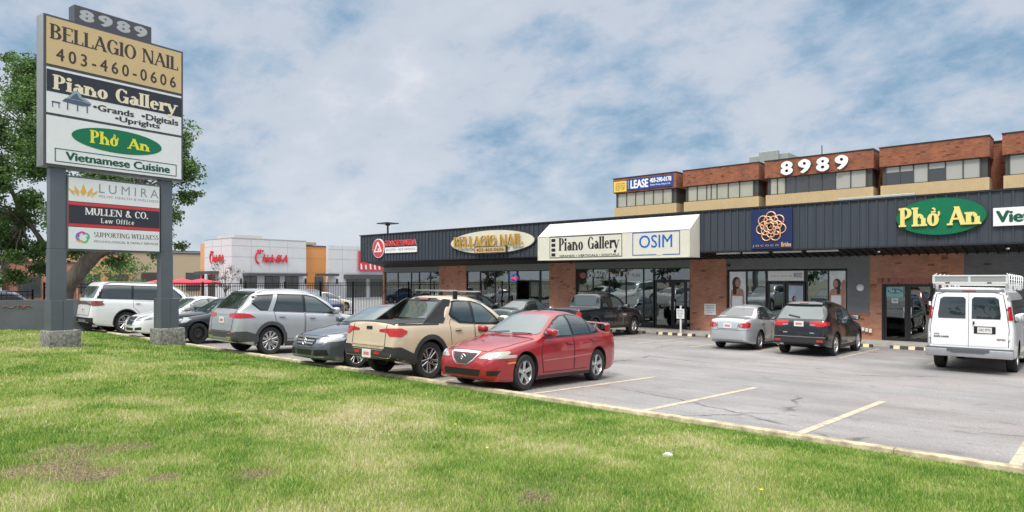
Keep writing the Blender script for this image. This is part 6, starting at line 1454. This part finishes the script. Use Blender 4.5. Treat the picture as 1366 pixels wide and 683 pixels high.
def leaves(name, clumps, per, size, m, parent, seed=1, tilt=.7):
    """clumps: (x,y,z,radius); oval leaves scattered in each clump"""
    g = np.random.default_rng(seed); C = []
    for (x, y, z, r) in clumps:
        k = int(per * r * r); u = g.normal(size=(k, 3)); u /= np.linalg.norm(u, axis=1)[:, None]; rad = r * g.random(k) ** .45
        # ragged: pull towards a few twigs
        tw = g.normal(size=(7, 3)); tw /= np.linalg.norm(tw, axis=1)[:, None]; tw[:, 2] *= .7
        idx = g.integers(0, 7, k); mixw = .55; dirs = u * (1 - mixw) + tw[idx] * mixw
        q = dirs * rad[:, None] * 1.25; q[:, 2] *= .8
        C.append(np.array([x, y, z]) + q)
    P = np.concatenate(C); n = len(P); s = size * g.uniform(.6, 1.25, n)
    a = g.normal(size=(n, 3)); a[:, 2] -= .3; a /= np.linalg.norm(a, axis=1)[:, None]
    nn = g.normal(size=(n, 3)); nn[:, 2] += tilt; b_ = np.cross(a, nn); b_ /= np.linalg.norm(b_, axis=1)[:, None]
    V = np.zeros((n, 4, 3), np.float32); V[:, 0] = P - a * s[:, None] * .5; V[:, 1] = P + b_ * s[:, None] * .34; V[:, 2] = P + a * s[:, None] * .55; V[:, 3] = P - b_ * s[:, None] * .34
    me = bpy.data.meshes.new(name); me.vertices.add(n * 4); me.vertices.foreach_set('co', V.reshape(-1)); me.loops.add(n * 4); me.loops.foreach_set('vertex_index', np.arange(n * 4, dtype=np.int32))
    me.polygons.add(n); me.polygons.foreach_set('loop_start', (np.arange(n) * 4).astype(np.int32)); me.update(calc_edges=True)
    at = me.attributes.new('tone', 'FLOAT', 'POINT'); at.data.foreach_set('value', np.repeat(g.random(n), 4).astype(np.float32)); me.materials.append(m)
    o = bpy.data.objects.new(name, me); COL.objects.link(o); o.parent = parent; return o
LF = leaf_mat('poplar_leaf', (.05, .115, .028), (.15, .26, .065)); LF2 = leaf_mat('shrub_leaf', (.06, .14, .03), (.13, .25, .06)); LFR = leaf_mat('reddish_leaf', (.09, .06, .04), (.2, .13, .09)); LF3 = leaf_mat('dark_tree_leaf', (.02, .06, .02), (.06, .12, .04))
def broadleaf(name, loc, clumps, trunk, limbs, per, size, m, label, seed, cat='tree', group=None):
    t = empty(name, loc); tag(t, label, cat, group)
    b = MB(); b.tube(trunk[0], trunk[1], BARK, 12); b.build('trunk', t, smooth=60)
    b = MB()
    for pts, rad in limbs: b.tube(pts, rad, BARK, 7)
    b.build('branches', t, smooth=60)
    leaves('crown', clumps, per, size, m, t, seed); return t
# view-aligned helper axes for the big poplar: r = across the view, f = away
rr = random.Random(11)
TX, TY = -35.9, 9.4
def rf(r, f, z): return (r * rtx + f * fwx, r * rty + f * fwy, z)
cl = []; limbs = []
def crown_pts(n, rx, rz, cz, seedr, xr=(-1, 1)):
    out = []
    while len(out) < n:
        u = (seedr.uniform(*xr), seedr.uniform(-1, 1), seedr.uniform(-1, 1)); q = math.sqrt(sum(a * a for a in u))
        if .35 < q < 1: out.append((u[0] * rx, u[1] * rx * .8, cz + u[2] * rz))
    return out
for (r, f, z) in crown_pts(62, 5.6, 4.6, 7.9, rr):
    cl.append((*rf(r, f, z), rr.uniform(.75, 1.25)))
for (r, z, q) in ((-4.9, 4.6, 1.0), (-4.6, 2.9, .9), (-5.2, 6.4, 1.0), (-2.9, 4.2, .9), (-3.4, 5.0, 1.1), (-2.3, 4.8, 1.0), (-4.2, 6.2, 1.1), (-3.0, 6.8, 1.1), (-4.4, 4.2, .9), (-1.3, 5.6, 1.0), (-2.9, 8.6, 1.0), (-4.3, 8.4, 1.0), (-1.5, 8.0, 1.0), (5.6, 7.9, .7), (5.9, 7.2, .55), (5.0, 8.3, .6), (5.5, 5.8, .6), (6.1, 6.0, .35), (5.1, 4.9, .7), (4.7, 4.2, .6), (4.6, 3.2, .5), (5.2, 3.6, .4), (-1.6, 2.6, .7), (-2.6, 2.2, .7), (-3.2, 1.9, .5), (-.9, 3.4, .8), (-3.8, 3.0, .9), (-2.4, 3.6, .9), (-3.6, 10.9, .5), (-2.2, 12.1, .45), (-.9, 11.8, .8), (-1.9, 11.1, .5), (2.6, 2.9, .6), (1.6, 3.4, .6)):
    cl.append((*rf(r, rr.uniform(-.6, .6), z), q))
main = [(rf(-.1, 0, -.4), .62), (rf(-.05, 0, 1.2), .50), (rf(.1, 0, 1.9), .45)]
tk = ([p[0] for p in main], [p[1] for p in main])
limbs.append(([rf(.0, 0, 1.5), rf(.9, -.2, 2.4), rf(1.9, -.3, 3.4), rf(2.6, -.2, 4.6), rf(3.4, 0, 6.2)], [.42, .36, .30, .22, .10]))
limbs.append(([rf(1.6, -.3, 3.0), rf(2.8, -.5, 3.7), rf(4.0, -.5, 4.0), rf(4.9, -.4, 4.3)], [.20, .17, .11, .04]))
limbs.append(([rf(.05, 0, 1.6), rf(-.5, .2, 3.2), rf(-.6, .2, 5.5), rf(-.3, 0, 8.5), rf(0, 0, 11)], [.34, .26, .19, .11, .04]))
limbs.append(([rf(-.5, .2, 3.0), rf(-1.8, 0, 5), rf(-2.8, -.2, 7.5)], [.13, .09, .04])); limbs.append(([rf(-.5, 0, 4.5), rf(.9, .5, 6.5), rf(2.0, .6, 9)], [.2, .15, .06]))
for (r, f, z, q) in ((-2.2, -1.6, 4.2, .9), (-3.4, -1.8, 5.6, 1.0), (-1.6, -1.6, 6.2, 1.0), (-4.4, -1.2, 3.4, .8), (-3.3, -1.5, 2.7, .75), (-1.3, -1.2, 3.0, .6), (-2.6, -1.8, 7.4, 1.0), (-4.8, -1.4, 7.6, 1.0), (-2.2, -1.0, 1.9, .55), (-4.6, -.8, 2.2, .6), (4.3, -.6, 4.9, .7), (5.3, -.4, 6.8, .7), (4.6, -.4, 7.4, .8)): cl.append((*rf(r, f, z), q))
for c in cl[:48] + cl[71:]:
    src = rr.choice([rf(2.6, -.2, 4.6), rf(-.6, .2, 5.5), rf(-1.8, 0, 5), rf(.9, .5, 6.5), rf(-.3, 0, 8.0), rf(3.4, 0, 6.2)])
    best = min([rf(2.6, -.2, 4.6), rf(-.6, .2, 5.0), rf(-1.8, 0, 4.6), rf(.9, .5, 6.0), rf(-.3, 0, 8.0), rf(3.4, 0, 6.0), rf(4.0, -.5, 4.0)], key=lambda s: sum((s[i] - c[i]) ** 2 for i in range(3)))
    mid = tuple((best[i] + c[i]) / 2 + rr.uniform(-.25, .25) for i in range(3)); limbs.append(([best, mid, c[:3]], [.05, .03, .01]))
broadleaf('poplar_tree', (TX, TY, 0), cl, tk, limbs, 1900, .13, LF, 'large leafy tree with a thick leaning limb, behind the tall sign', 3)
def simple_tree(name, x, y, z, h, rad, m, label, seed, cat='tree', size=.16, per=260, group=None, nclump=24, low=.3, tr=.09):
    g = random.Random(seed); c = []
    while len(c) < nclump:
        u = [g.uniform(-1, 1) for _ in range(3)]
        if sum(a * a for a in u) < 1: c.append((u[0] * rad, u[1] * rad, h * (low + (1 - low) / 2) + u[2] * h * (1 - low) / 2, rad * g.uniform(.22, .42)))
    lb = [([(0, 0, h * .25), (q[0] * .5, q[1] * .5, (q[2] + h * .25) / 2 + .1), q[:3]], [tr * .5, tr * .3, tr * .1]) for q in c[:14]]
    return broadleaf(name, (x, y, z), c, ([(0, 0, -.2), (.03, 0, h * .4), (0, .02, h * .8)], [tr, tr * .7, tr * .25]), lb, per, size, m, label, seed, cat, group)
simple_tree('round_shrub_tree', -60.5, 19.9, -.5, 5.0, 2.6, LF2, 'round bright green small tree seen under the lower panels of the tall sign', 21, size=.2, per=120)
simple_tree('young_tree', -65.5, 31.0, -.5, 4.6, 1.5, LFR, 'thin brownish young tree in front of the white restaurant', 22, size=.13, per=170, tr=.06)
simple_tree('shrub', -57.5, 30.5, -.5, 1.6, .9, LF3, 'low dark shrub at the foot of the young brownish tree', 23, 'shrub', .12, 200, nclump=8, low=.1)
# trees and houses' side of the street behind the camera: they are what the shop windows mirror
for i, (x, y, h, lab) in enumerate(((-16, -24, 9, 'street tree across the road behind the lawn'), (-6, -25, 11, 'street tree across the road behind the lawn'), (5, -24, 8.5, 'street tree across the road behind the lawn'), (-27, -23, 10, 'street tree across the road behind the lawn'), (-44, -23, 9, 'street tree across the road behind the lawn'), (-52, -22, 8, 'street tree across the road behind the lawn'), (-61, -24, 10, 'street tree across the road behind the lawn'), (-78, -23, 9, 'street tree across the road behind the lawn'), (-90, -24, 10, 'street tree across the road behind the lawn'))):
    simple_tree('street_tree', x, y, .3, h, h * .38, LF3, lab, 40 + i, size=.4, per=60, group='street trees across the road', nclump=30, tr=.2, low=.06)
grid_sheet('road', [-300, 0, 300], [-19, -12], lambda x, y: .40, FARASP)
# ------------------------------------------------------------------ low wall, fence
LWM = mat('low_wall_grey', (.13, .145, .155), .8, var=.12, vs=1.5, bump=.3, bs=30)
t = empty('low_wall', (-29.75, 2, 0)); tag(t, 'low grey rendered wall with a faint red scribble, left of the tall sign', 'wall')
b = MB(); b.box(-.12, .12, -16, 6.75, -.2, 1.29, LWM); b.build('wall', t)
b = MB(); GR = mat('faded_red_scribble', (.32, .10, .08), .7); g = random.Random(5)
pts = [(.128, 3.9 + .1 * k, 1.04 + .05 * math.sin(k * 1.9) + g.uniform(-.02, .02)) for k in range(10)]; b.tube(pts, .012, GR, 5); b.tube([(.128, 4.35, 1.0), (.128, 4.4, 1.12), (.128, 4.55, 1.02), (.128, 4.6, 1.1)], .016, GR, 5); b.build('scribble', t)
IRON = mat('black_iron', (.012, .012, .013), .45, .4)
def fence(x, y0, y1, z0, z1, sp, label, post=2.4):
    t = empty('iron_fence', (x, y0, z0)); tag(t, label, 'fence'); h = z1 - z0; L = y1 - y0
    b = MB()
    for z in (.12, h - .18, h - .02): b.box(-.02, .02, 0, L, z - .02, z + .02, IRON)
    b.build('rails', t)
    b = MB(); y = sp
    while y < L: b.box(-.01, .01, y - .01, y + .01, .02, h, IRON); y += sp
    b.build('bars', t)
    y = 0
    while y <= L + .01:
        b = MB(); b.box(-.04, .04, y - .04, y + .04, -.3, h + .08, IRON); b.build('post', t); y += L / round(L / post)
fence(-38.0, 9.2, 29.2, -.42, 1.83, .13, 'long black iron fence behind the parked cars, running back to the shops')
fence(-38.3, -6, 8.8, .1, 1.49, .20, 'lower black iron fence behind the low grey wall at the left')
# ------------------------------------------------------------------ chicken restaurant
CW = mat('white_cladding', (.60, .61, .63), .6, var=.04, vs=1); CO = mat('orange_cladding', (.62, .27, .085), .6, var=.05); CO2 = mat('pale_orange_cladding', (.62, .33, .16), .6, var=.05); CDG = mat('dark_canopy', (.07, .07, .075), .6); JNT = mat('cladding_joint', (.40, .41, .43), .7)
CTN = mat('tan_cladding', (.45, .36, .24), .7, var=.05); FGL = mat('far_window_glass', (.05, .06, .06), .1, coat=1); CGR = mat('far_grey_cladding', (.42, .44, .48), .6, var=.05)
t = empty('restaurant', (-71, 34.3, -.5)); tag(t, 'white and orange chicken restaurant with red script signs beyond the fence', 'building')
def lb(): return MB()
b = lb()
b.box(-6.6, 0, 0, 9.0, 0, 7.0, CW); b.build('white_block', t)
b = lb(); b.box(-9.5, -6.62, .8, 6, 0, 6.75, CO2); b.build('orange_block', t)
b = lb(); b.box(-6, -.55, 9.02, 12, 0, 6.45, CO); b.box(-6, -.5, 9.02, 12.02, 6.45, 6.6, CDG); b.build('orange_block', t)
b = lb(); b.box(-6, -.0, 12.03, 26, 0, 6.68, CW); b.build('white_block', t)
b = lb(); b.box(-.5, .35, 3.8, 3.805, 0, 1, CW) if 0 else None
b.box(-6.62, .03, -.03, 9.03, 7.0, 7.08, JNT); b.box(-5, -1, .8, 4, 7.08, 7.45, mat('roof_screen', (.5, .49, .44), .6)); b.box(-3, -1, 9.5, 11, 6.7, 7.0, CTN); b.build('roof_edge', t)
b = lb()
for z in (3.3, 5.0, 6.2): b.box(.001, .012, 0, 9.0, z, z + .03, JNT); b.box(.001, .012, 12.03, 26, z, z + .03, JNT); b.box(-6.6, 0, -.012, -.001, z, z + .03, JNT); b.box(-.549, -.54, 9.02, 12, z, z + .03, mat('orange_joint', (.4, .18, .06), .7))
for y in (2.2, 4.4, 6.6, 14, 16.2, 18.4): b.box(.001, .011, y, y + .03, 3.3, 7, JNT)
for x in (-4.6, -2.4): b.box(x, x + .03, -.011, -.001, 3.3, 7, JNT)
b.build('cladding_joints', t)
for y0, y1, z0, z1 in ((1.2, 8.6, 2.92, 3.22), (10.2, 12.9, 2.92, 3.22), (14.2, 26, 2.6, 3.15)):
    b = lb(); b.box(.013, 1.0, y0, y1, z0, z1, CDG); b.build('canopy', t)
b = lb(); b.box(-5.9, -3.0, -1.0, -.013, 3.15, 3.45, CDG); b.build('canopy', t); b = lb(); b.box(-9.4, -6.9, .0, .79, 3.1, 3.45, CDG); b.build('canopy', t)
for y0, y1 in ((1.3, 2.85), (3.8, 5.6), (6.3, 8.0), (10.5, 11.6), (14.6, 17.5), (18.2, 21.5), (22, 25)):
    f = lb(); xx = -.54 if y0 == 10.5 else .0; f.box(xx + .013, xx + .06, y0, y1, .3 if y0 != 10.5 else .05, 2.88, CDG); fo = f.build('window', t); g = lb(); g.box(xx + .061, xx + .07, y0 + .08, (y0 + y1) / 2 - .04, .4, 2.8, FGL); g.box(xx + .061, xx + .07, (y0 + y1) / 2 + .04, y1 - .08, .4, 2.8, FGL); g.build('pane', fo)
for x0, x1 in ((-5.6, -4.0), (-9.0, -7.4)):
    yy = 0 if x0 > -6 else .8; f = lb(); f.box(x0, x1, yy - .06, yy - .013, .1, 3.0, CDG); fo = f.build('window', t); g = lb(); g.box(x0 + .1, x1 - .1, yy - .07, yy - .061, .3, 2.9, FGL); g.build('pane', fo)
b = lb()
for y in (1.0, 8.9, 13.2): b.box(.013, .15, y - .08, y + .08, 2.0, 2.6, BLK)
b.build('wall_lamps', t)
# red script signs: one on each face
CR = mat('script_red', (.62, .02, .035), .4)
def script(loc, rz, s, label):
    e = empty('script_sign', loc, rz); tag(e, label, 'sign'); b = MB()
    b.tube([(s * (-1.32 + .30 * math.cos(a)), 0, s * (.10 + .52 * math.sin(a))) for a in [R(50 + 26 * k) for k in range(10)]], .075 * s, CR, 6)
    for k in range(3): b.tube([(s * (-1.3 + k * .2), 0, s * (.62 + .03 * k)), (s * (-1.42 + .26 * k), 0, s * (.86 - .05 * abs(k - 1)))], [.05 * s, .09 * s], CR, 6)
    b.tube([(s * -.95, 0, s * .66), (s * -.90, 0, s * .78)], [.05 * s, .07 * s], CR, 6)
    letters(b, 'hick-fil-A', s * -.98, s * 1.62, s * -.36, s * .42, 0, CR, bold=.045, shear=.35, ext=.05)
    b.build('lettering', e, smooth=40); return e
script((-70.9, 38.9, 4.35), math.pi / 2, 1.18, 'red script sign on the wide white face of the chicken restaurant')
script((-74.4, 34.2, 4.35), 0, 1.0, 'red script sign on the narrow left face of the chicken restaurant')
e = empty('corner_banner', (-70.9, 53.2, 3.7)); tag(e, 'red sign with white letters showing behind the left end of the shop fascia', 'sign'); b = MB(); b.box(0, .1, -2.6, 2.2, -.55, 1.9, RED); b.build('board', e); b = MB()
for k in range(6): b.prism([(.11, -.4), (.11, .25)] if 0 else [(-2.3 + k * .7, -.4), (-2.05 + k * .7, -.4), (-2.15 + k * .7, .3 - .12 * (k % 2)), (-2.35 + k * .7, .3 - .12 * (k % 2))], -.02, 0, WS, M=Matrix.Translation((.102, 0, 0)) @ Matrix.Rotation(math.pi / 2, 4, 'Z'))
b.build('white_strokes', e)
# red patio parasols
UR = mat('parasol_red', (.70, .03, .06), .6)
for i, (x, y, lab) in enumerate(((-76.5, 29.5, 'red patio parasol, left one before the restaurant'), (-72.6, 29.8, 'red patio parasol, middle one before the restaurant'), (-68.6, 30.0, 'red patio parasol, right one before the restaurant'))):
    e = empty('parasol', (x, y, -.5)); tag(e, lab, 'parasol', 'red patio parasols'); b = MB(); b.tube([(0, 0, 0), (0, 0, 2.4)], .03, BLK, 6); b.build('pole', e)
    b = MB(); b.lathe([(1.9, 2.05), (1.9, 2.25), (.02, 2.62)], UR, 8, Matrix(((1, 0, 0, 0), (0, 0, 1, 0), (0, 1, 0, 0), (0, 0, 0, 1)))); b.build('canopy', e)
# far buildings on the left
def block(name, x0, x1, y0, y1, z1, m, label, wins=(), roof=CDG, z0=-.6):
    e = empty(name, ((x0 + x1) / 2, (y0 + y1) / 2, z0)); tag(e, label, 'building'); hx, hy = (x1 - x0) / 2, (y1 - y0) / 2
    b = MB(); b.box(-hx, hx, -hy, hy, 0, z1 - z0, m); b.build('wall', e); b = MB(); b.box(-hx - .1, hx + .1, -hy - .1, hy + .1, z1 - z0, z1 - z0 + .2, roof); b.build('roof_edge', e)
    for (y, w, a, h) in wins:
        f = MB(); f.box(hx, hx + .1, y - w / 2, y + w / 2, a, a + h, CDG); fo = f.build('window', e); g = MB(); g.box(hx + .101, hx + .13, y - w / 2 + .15, y - .08, a + .15, a + h - .15, FGL); g.box(hx + .101, hx + .13, y + .08, y + w / 2 - .15, a + .15, a + h - .15, FGL); g.build('pane', fo)
block('tan_shop', -125, -100, 33, 60, 5.7, CTN, 'tan flat-roofed shop left of the chicken restaurant, under the tall sign', [(-9, 4, 1.0, 2.6), (-3, 4, 1.0, 2.6), (3, 4, 1.0, 2.6), (8, 3, 1.0, 2.6)])
block('peach_shop', -122, -96, 26, 32.9, 5.2, CO2, 'peach-coloured shop with red brick piers seen under the tall sign', [(-1.5, 2.6, .9, 2.4), (2, 2.2, .9, 2.4)])
block('red_brick_shop', -112, -92, 19, 25.8, 3.9, BRK, 'small red brick shop behind the leaning tree limb', [(-1.5, 2.2, .6, 2.4), (1.7, 2.2, .6, 2.4)])
block('grey_warehouse', -112, -88, -6, 17.5, 6.4, CGR, 'long pale grey warehouse at the far left behind the tree', [(-8, 3.4, 0.4, 3.4), (8.5, 2.6, .8, 2.0)])
block('far_white_building', -200, -150, 60, 120, 8, CW, 'pale low building on the horizon behind the restaurant', [])
# ------------------------------------------------------------------ cars in the far lots: plain copies, few pixels each
def far_car(name, src_spec, X, Y, ang, label, cat='car'):
    c = make_car(name, src_spec); park(c, X, Y, ang, label, cat, z=-.5); return c
def simple(sp0, pm): sp0 = dict(sp0); sp0['paint'] = pm; sp0['doors'] = []; sp0['extra'] = None; sp0.pop('extra'); sp0['plate'] = []; return sp0
s1 = simple(sedan_spec(PWHT, 4.6, 1.5, 1.8), PWHT)
s1['F'] = [f for f in s1['F'] if f[0] in ('windshield', 'rear_window')]
PBLU = paint('blue_car_paint', (.03, .06, .15), .3)
h1 = hatch_spec(PBLU, 4.6, 1.85, 1.7, [.93, 3.6], .35, .24, rearx=.3)
h1['dlo'] = [(1.5, 1.03), (1.85, 1.26), (2.2, 1.46), (2.5, 1.55), (3.9, 1.54), (4.15, 1.12), (3.2, 1.07), (2.2, 1.05)]; h1['F'] = [windshield(1.3, 2.14, .76, .62), ('rear_window', 'rear', [[(-.66, 1.14), (.66, 1.14), (.60, 1.5), (-.60, 1.5)]], CARGL, .01)]
h1['wrap'] = [('taillight', 'rear', [[(.55, .9), (.55, 1.05), (.86, 1.05), (.86, .9)]], None, REDL, .01)]
a = far_car('far_white_car', s1, -31.6, 10.9, -90, 'white car nearly hidden behind the left leg of the tall sign'); a.location.z = gz(0, 11)
b_ = far_car('far_suv', h1, -42.6, 26.6, 20, 'dark blue car beyond the fence, just left of the shops')
def clone(o, X, Y, ang, label, z=-.5):
    c = copy_tree(o); c.location = (X, Y, z); c.rotation_euler = (0, 0, R(ang)); c['label'] = label; return c
clone(a, -58, 33.5, 0, 'white car beyond the fence before the orange restaurant panel')
clone(a, -56.5, 23.0, 10, 'white car beyond the fence, left of the restaurant windows')
clone(b_, -50.5, 31.5, 80, 'blue car beyond the fence below the orange panel')
clone(a, -47, 30.5, 85, 'white van-like car beyond the fence beside the dark blue car')
c = clone(b_, -53, 7.6, 95, 'dark navy car in the far left lot above the low wall')
c = clone(a, -51, 3.2, 100, 'white car with a red light in the far left lot, leftmost')
clone(a, -56.5, 6.0, 90, 'white car behind the navy car in the far left lot'); clone(b_, -58, 12.0, 85, 'dark car in the far lot beside the tree trunk')
b = MB(); b.tube([(0, 0, -.1), (0, 0, .95), (0, 0, 1.02)], [.1, .1, .04], mat('bollard_yellow', (.6, .42, .12), .6), 10); o = b.build('bollard', loc=(-41.5, 28.3, -.5), smooth=50); tag(o, 'short yellow bollard beyond the fence near the left end of the shops', 'bollard')
b = MB(); b.tube([(0, 0, -.1), (0, 0, .8)], .11, mat('bollard_tan', (.5, .28, .16), .6), 10); b.tube([(0, 0, .8), (0, 0, 1.12)], [.08, .05], WHT, 10); o = b.build('bollard', loc=(-23.4, 27.9, -.3), smooth=50); tag(o, 'short tan bollard with a white top outside the nail salon door', 'bollard')
# ------------------------------------------------------------------ sky, sun, camera
w = bpy.data.worlds.new('World'); scene.world = w; w.use_nodes = True; N = w.node_tree.nodes; L = w.node_tree.links
SUN_EL, SUN_AZ = R(52), R(60)      # direction the light comes from, azimuth measured from +x
bg = N['Background']; sky = N.new('ShaderNodeTexSky'); sky.sky_type = 'NISHITA'; sky.sun_disc = False; sky.sun_elevation = SUN_EL
sd = Vector((math.cos(SUN_EL) * math.cos(-R(70)), math.cos(SUN_EL) * math.sin(-R(70)), math.sin(SUN_EL)))
sky.sun_rotation = math.atan2(sd.x, sd.y); sky.air_density = 1.2; sky.dust_density = 2.0
L.new(sky.outputs[0], bg.inputs[0]); bg.inputs[1].default_value = .085
tc = N.new('ShaderNodeTexCoord'); sp = N.new('ShaderNodeSeparateXYZ'); L.new(tc.outputs['Generated'], sp.inputs[0])
def math_(op, a, b_=None, c=None):
    q = N.new('ShaderNodeMath'); q.operation = op
    for i, v in enumerate((a, b_, c)):
        if v is None: continue
        if isinstance(v, (int, float)): q.inputs[i].default_value = v
        else: L.new(v, q.inputs[i])
    return q.outputs[0]
zc = math_('ADD', math_('MAXIMUM', sp.outputs[2], 0.0), .42)
cx_ = math_('DIVIDE', sp.outputs[0], zc); cy_ = math_('DIVIDE', sp.outputs[1], zc); cb = N.new('ShaderNodeCombineXYZ'); L.new(cx_, cb.inputs[0]); L.new(cy_, cb.inputs[1])
def wn(scale, det, rough, dist=0, off=(0, 0, 0), st=(1, 1, 1)):
    mp = N.new('ShaderNodeMapping'); mp.inputs['Location'].default_value = off; mp.inputs['Scale'].default_value = st; L.new(cb.outputs[0], mp.inputs[0])
    n = N.new('ShaderNodeTexNoise'); n.inputs['Scale'].default_value = scale; n.inputs['Detail'].default_value = det; n.inputs['Roughness'].default_value = rough; n.inputs['Distortion'].default_value = dist; L.new(mp.outputs[0], n.inputs['Vector']); return n.outputs[0]
n1 = wn(2.2, 12, .60, .15, (3.1, 1.7, 0)); n2 = wn(6.5, 10, .62, .1, (7, 2, 0), (1, 1.2, 1)); n3 = wn(.9, 3, .5, 0, (SKX, 5.2, 0))
mixn = math_('ADD', math_('MULTIPLY', n1, .50), math_('ADD', math_('MULTIPLY', n2, .22), math_('MULTIPLY', n3, .28)))
cr = N.new('ShaderNodeValToRGB'); L.new(mixn, cr.inputs[0]); e = cr.color_ramp.elements
e[0].position = .385; e[0].color = (.17, .29, .43, 1); e[1].position = .64; e[1].color = (.76, .78, .83, 1)
for pos, c in ((.43, (.245, .39, .55)), (.472, (.40, .51, .645)), (.515, (.555, .61, .70)), (.57, (.60, .65, .73))):
    q = e.new(pos); q.color = (*c, 1)
# paler towards the horizon
hz = N.new('ShaderNodeMapRange'); hz.inputs[1].default_value = .0; hz.inputs[2].default_value = .20; hz.inputs[3].default_value = .8; hz.inputs[4].default_value = 0; L.new(sp.outputs[2], hz.inputs[0])
mh = N.new('ShaderNodeMix'); mh.data_type = 'RGBA'; L.new(hz.outputs[0], mh.inputs[0]); L.new(cr.outputs[0], mh.inputs[6]); mh.inputs[7].default_value = (.70, .755, .83, 1)
# an overcast sky brightens towards the zenith
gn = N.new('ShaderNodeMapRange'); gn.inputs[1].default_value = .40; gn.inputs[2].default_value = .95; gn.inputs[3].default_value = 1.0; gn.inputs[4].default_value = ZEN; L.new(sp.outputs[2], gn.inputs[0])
wz = N.new('ShaderNodeMapRange'); wz.inputs[1].default_value = .40; wz.inputs[2].default_value = .7; wz.inputs[4].default_value = .8; L.new(sp.outputs[2], wz.inputs[0])
mw = N.new('ShaderNodeMix'); mw.data_type = 'RGBA'; L.new(wz.outputs[0], mw.inputs[0]); L.new(mh.outputs[2], mw.inputs[6]); mw.inputs[7].default_value = (.74, .72, .68, 1)
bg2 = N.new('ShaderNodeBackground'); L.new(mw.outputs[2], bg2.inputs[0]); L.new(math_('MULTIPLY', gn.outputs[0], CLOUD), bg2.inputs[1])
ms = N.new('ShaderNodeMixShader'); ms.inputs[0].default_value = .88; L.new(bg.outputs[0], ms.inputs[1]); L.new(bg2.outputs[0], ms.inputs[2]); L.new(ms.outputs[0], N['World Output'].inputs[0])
sun = bpy.data.lights.new('sun', 'SUN'); sun.energy = SUNE; sun.angle = R(14); sun.color = (1, .95, .88); so = bpy.data.objects.new('sun', sun); COL.objects.link(so)
so.rotation_euler = sd.to_track_quat('Z', 'Y').to_euler(); so.location = (0, 0, 50)
cam = bpy.data.cameras.new('camera'); co = bpy.data.objects.new('camera', cam); COL.objects.link(co); scene.camera = co
co.location = (0, 0, 2.05); co.rotation_euler = (R(90), 0, R(41.651)); cam.sensor_width = 36; cam.lens = 36 * 900 / 1366; cam.shift_y = (372.5 - 341.5) / 1366; cam.clip_start = .1; cam.clip_end = 3000
vs = scene.view_settings; vs.view_transform = 'Standard'; vs.look = 'None'; vs.exposure = EXPO; vs.gamma = 1
scene.render.resolution_x = 1024; scene.render.resolution_y = 512
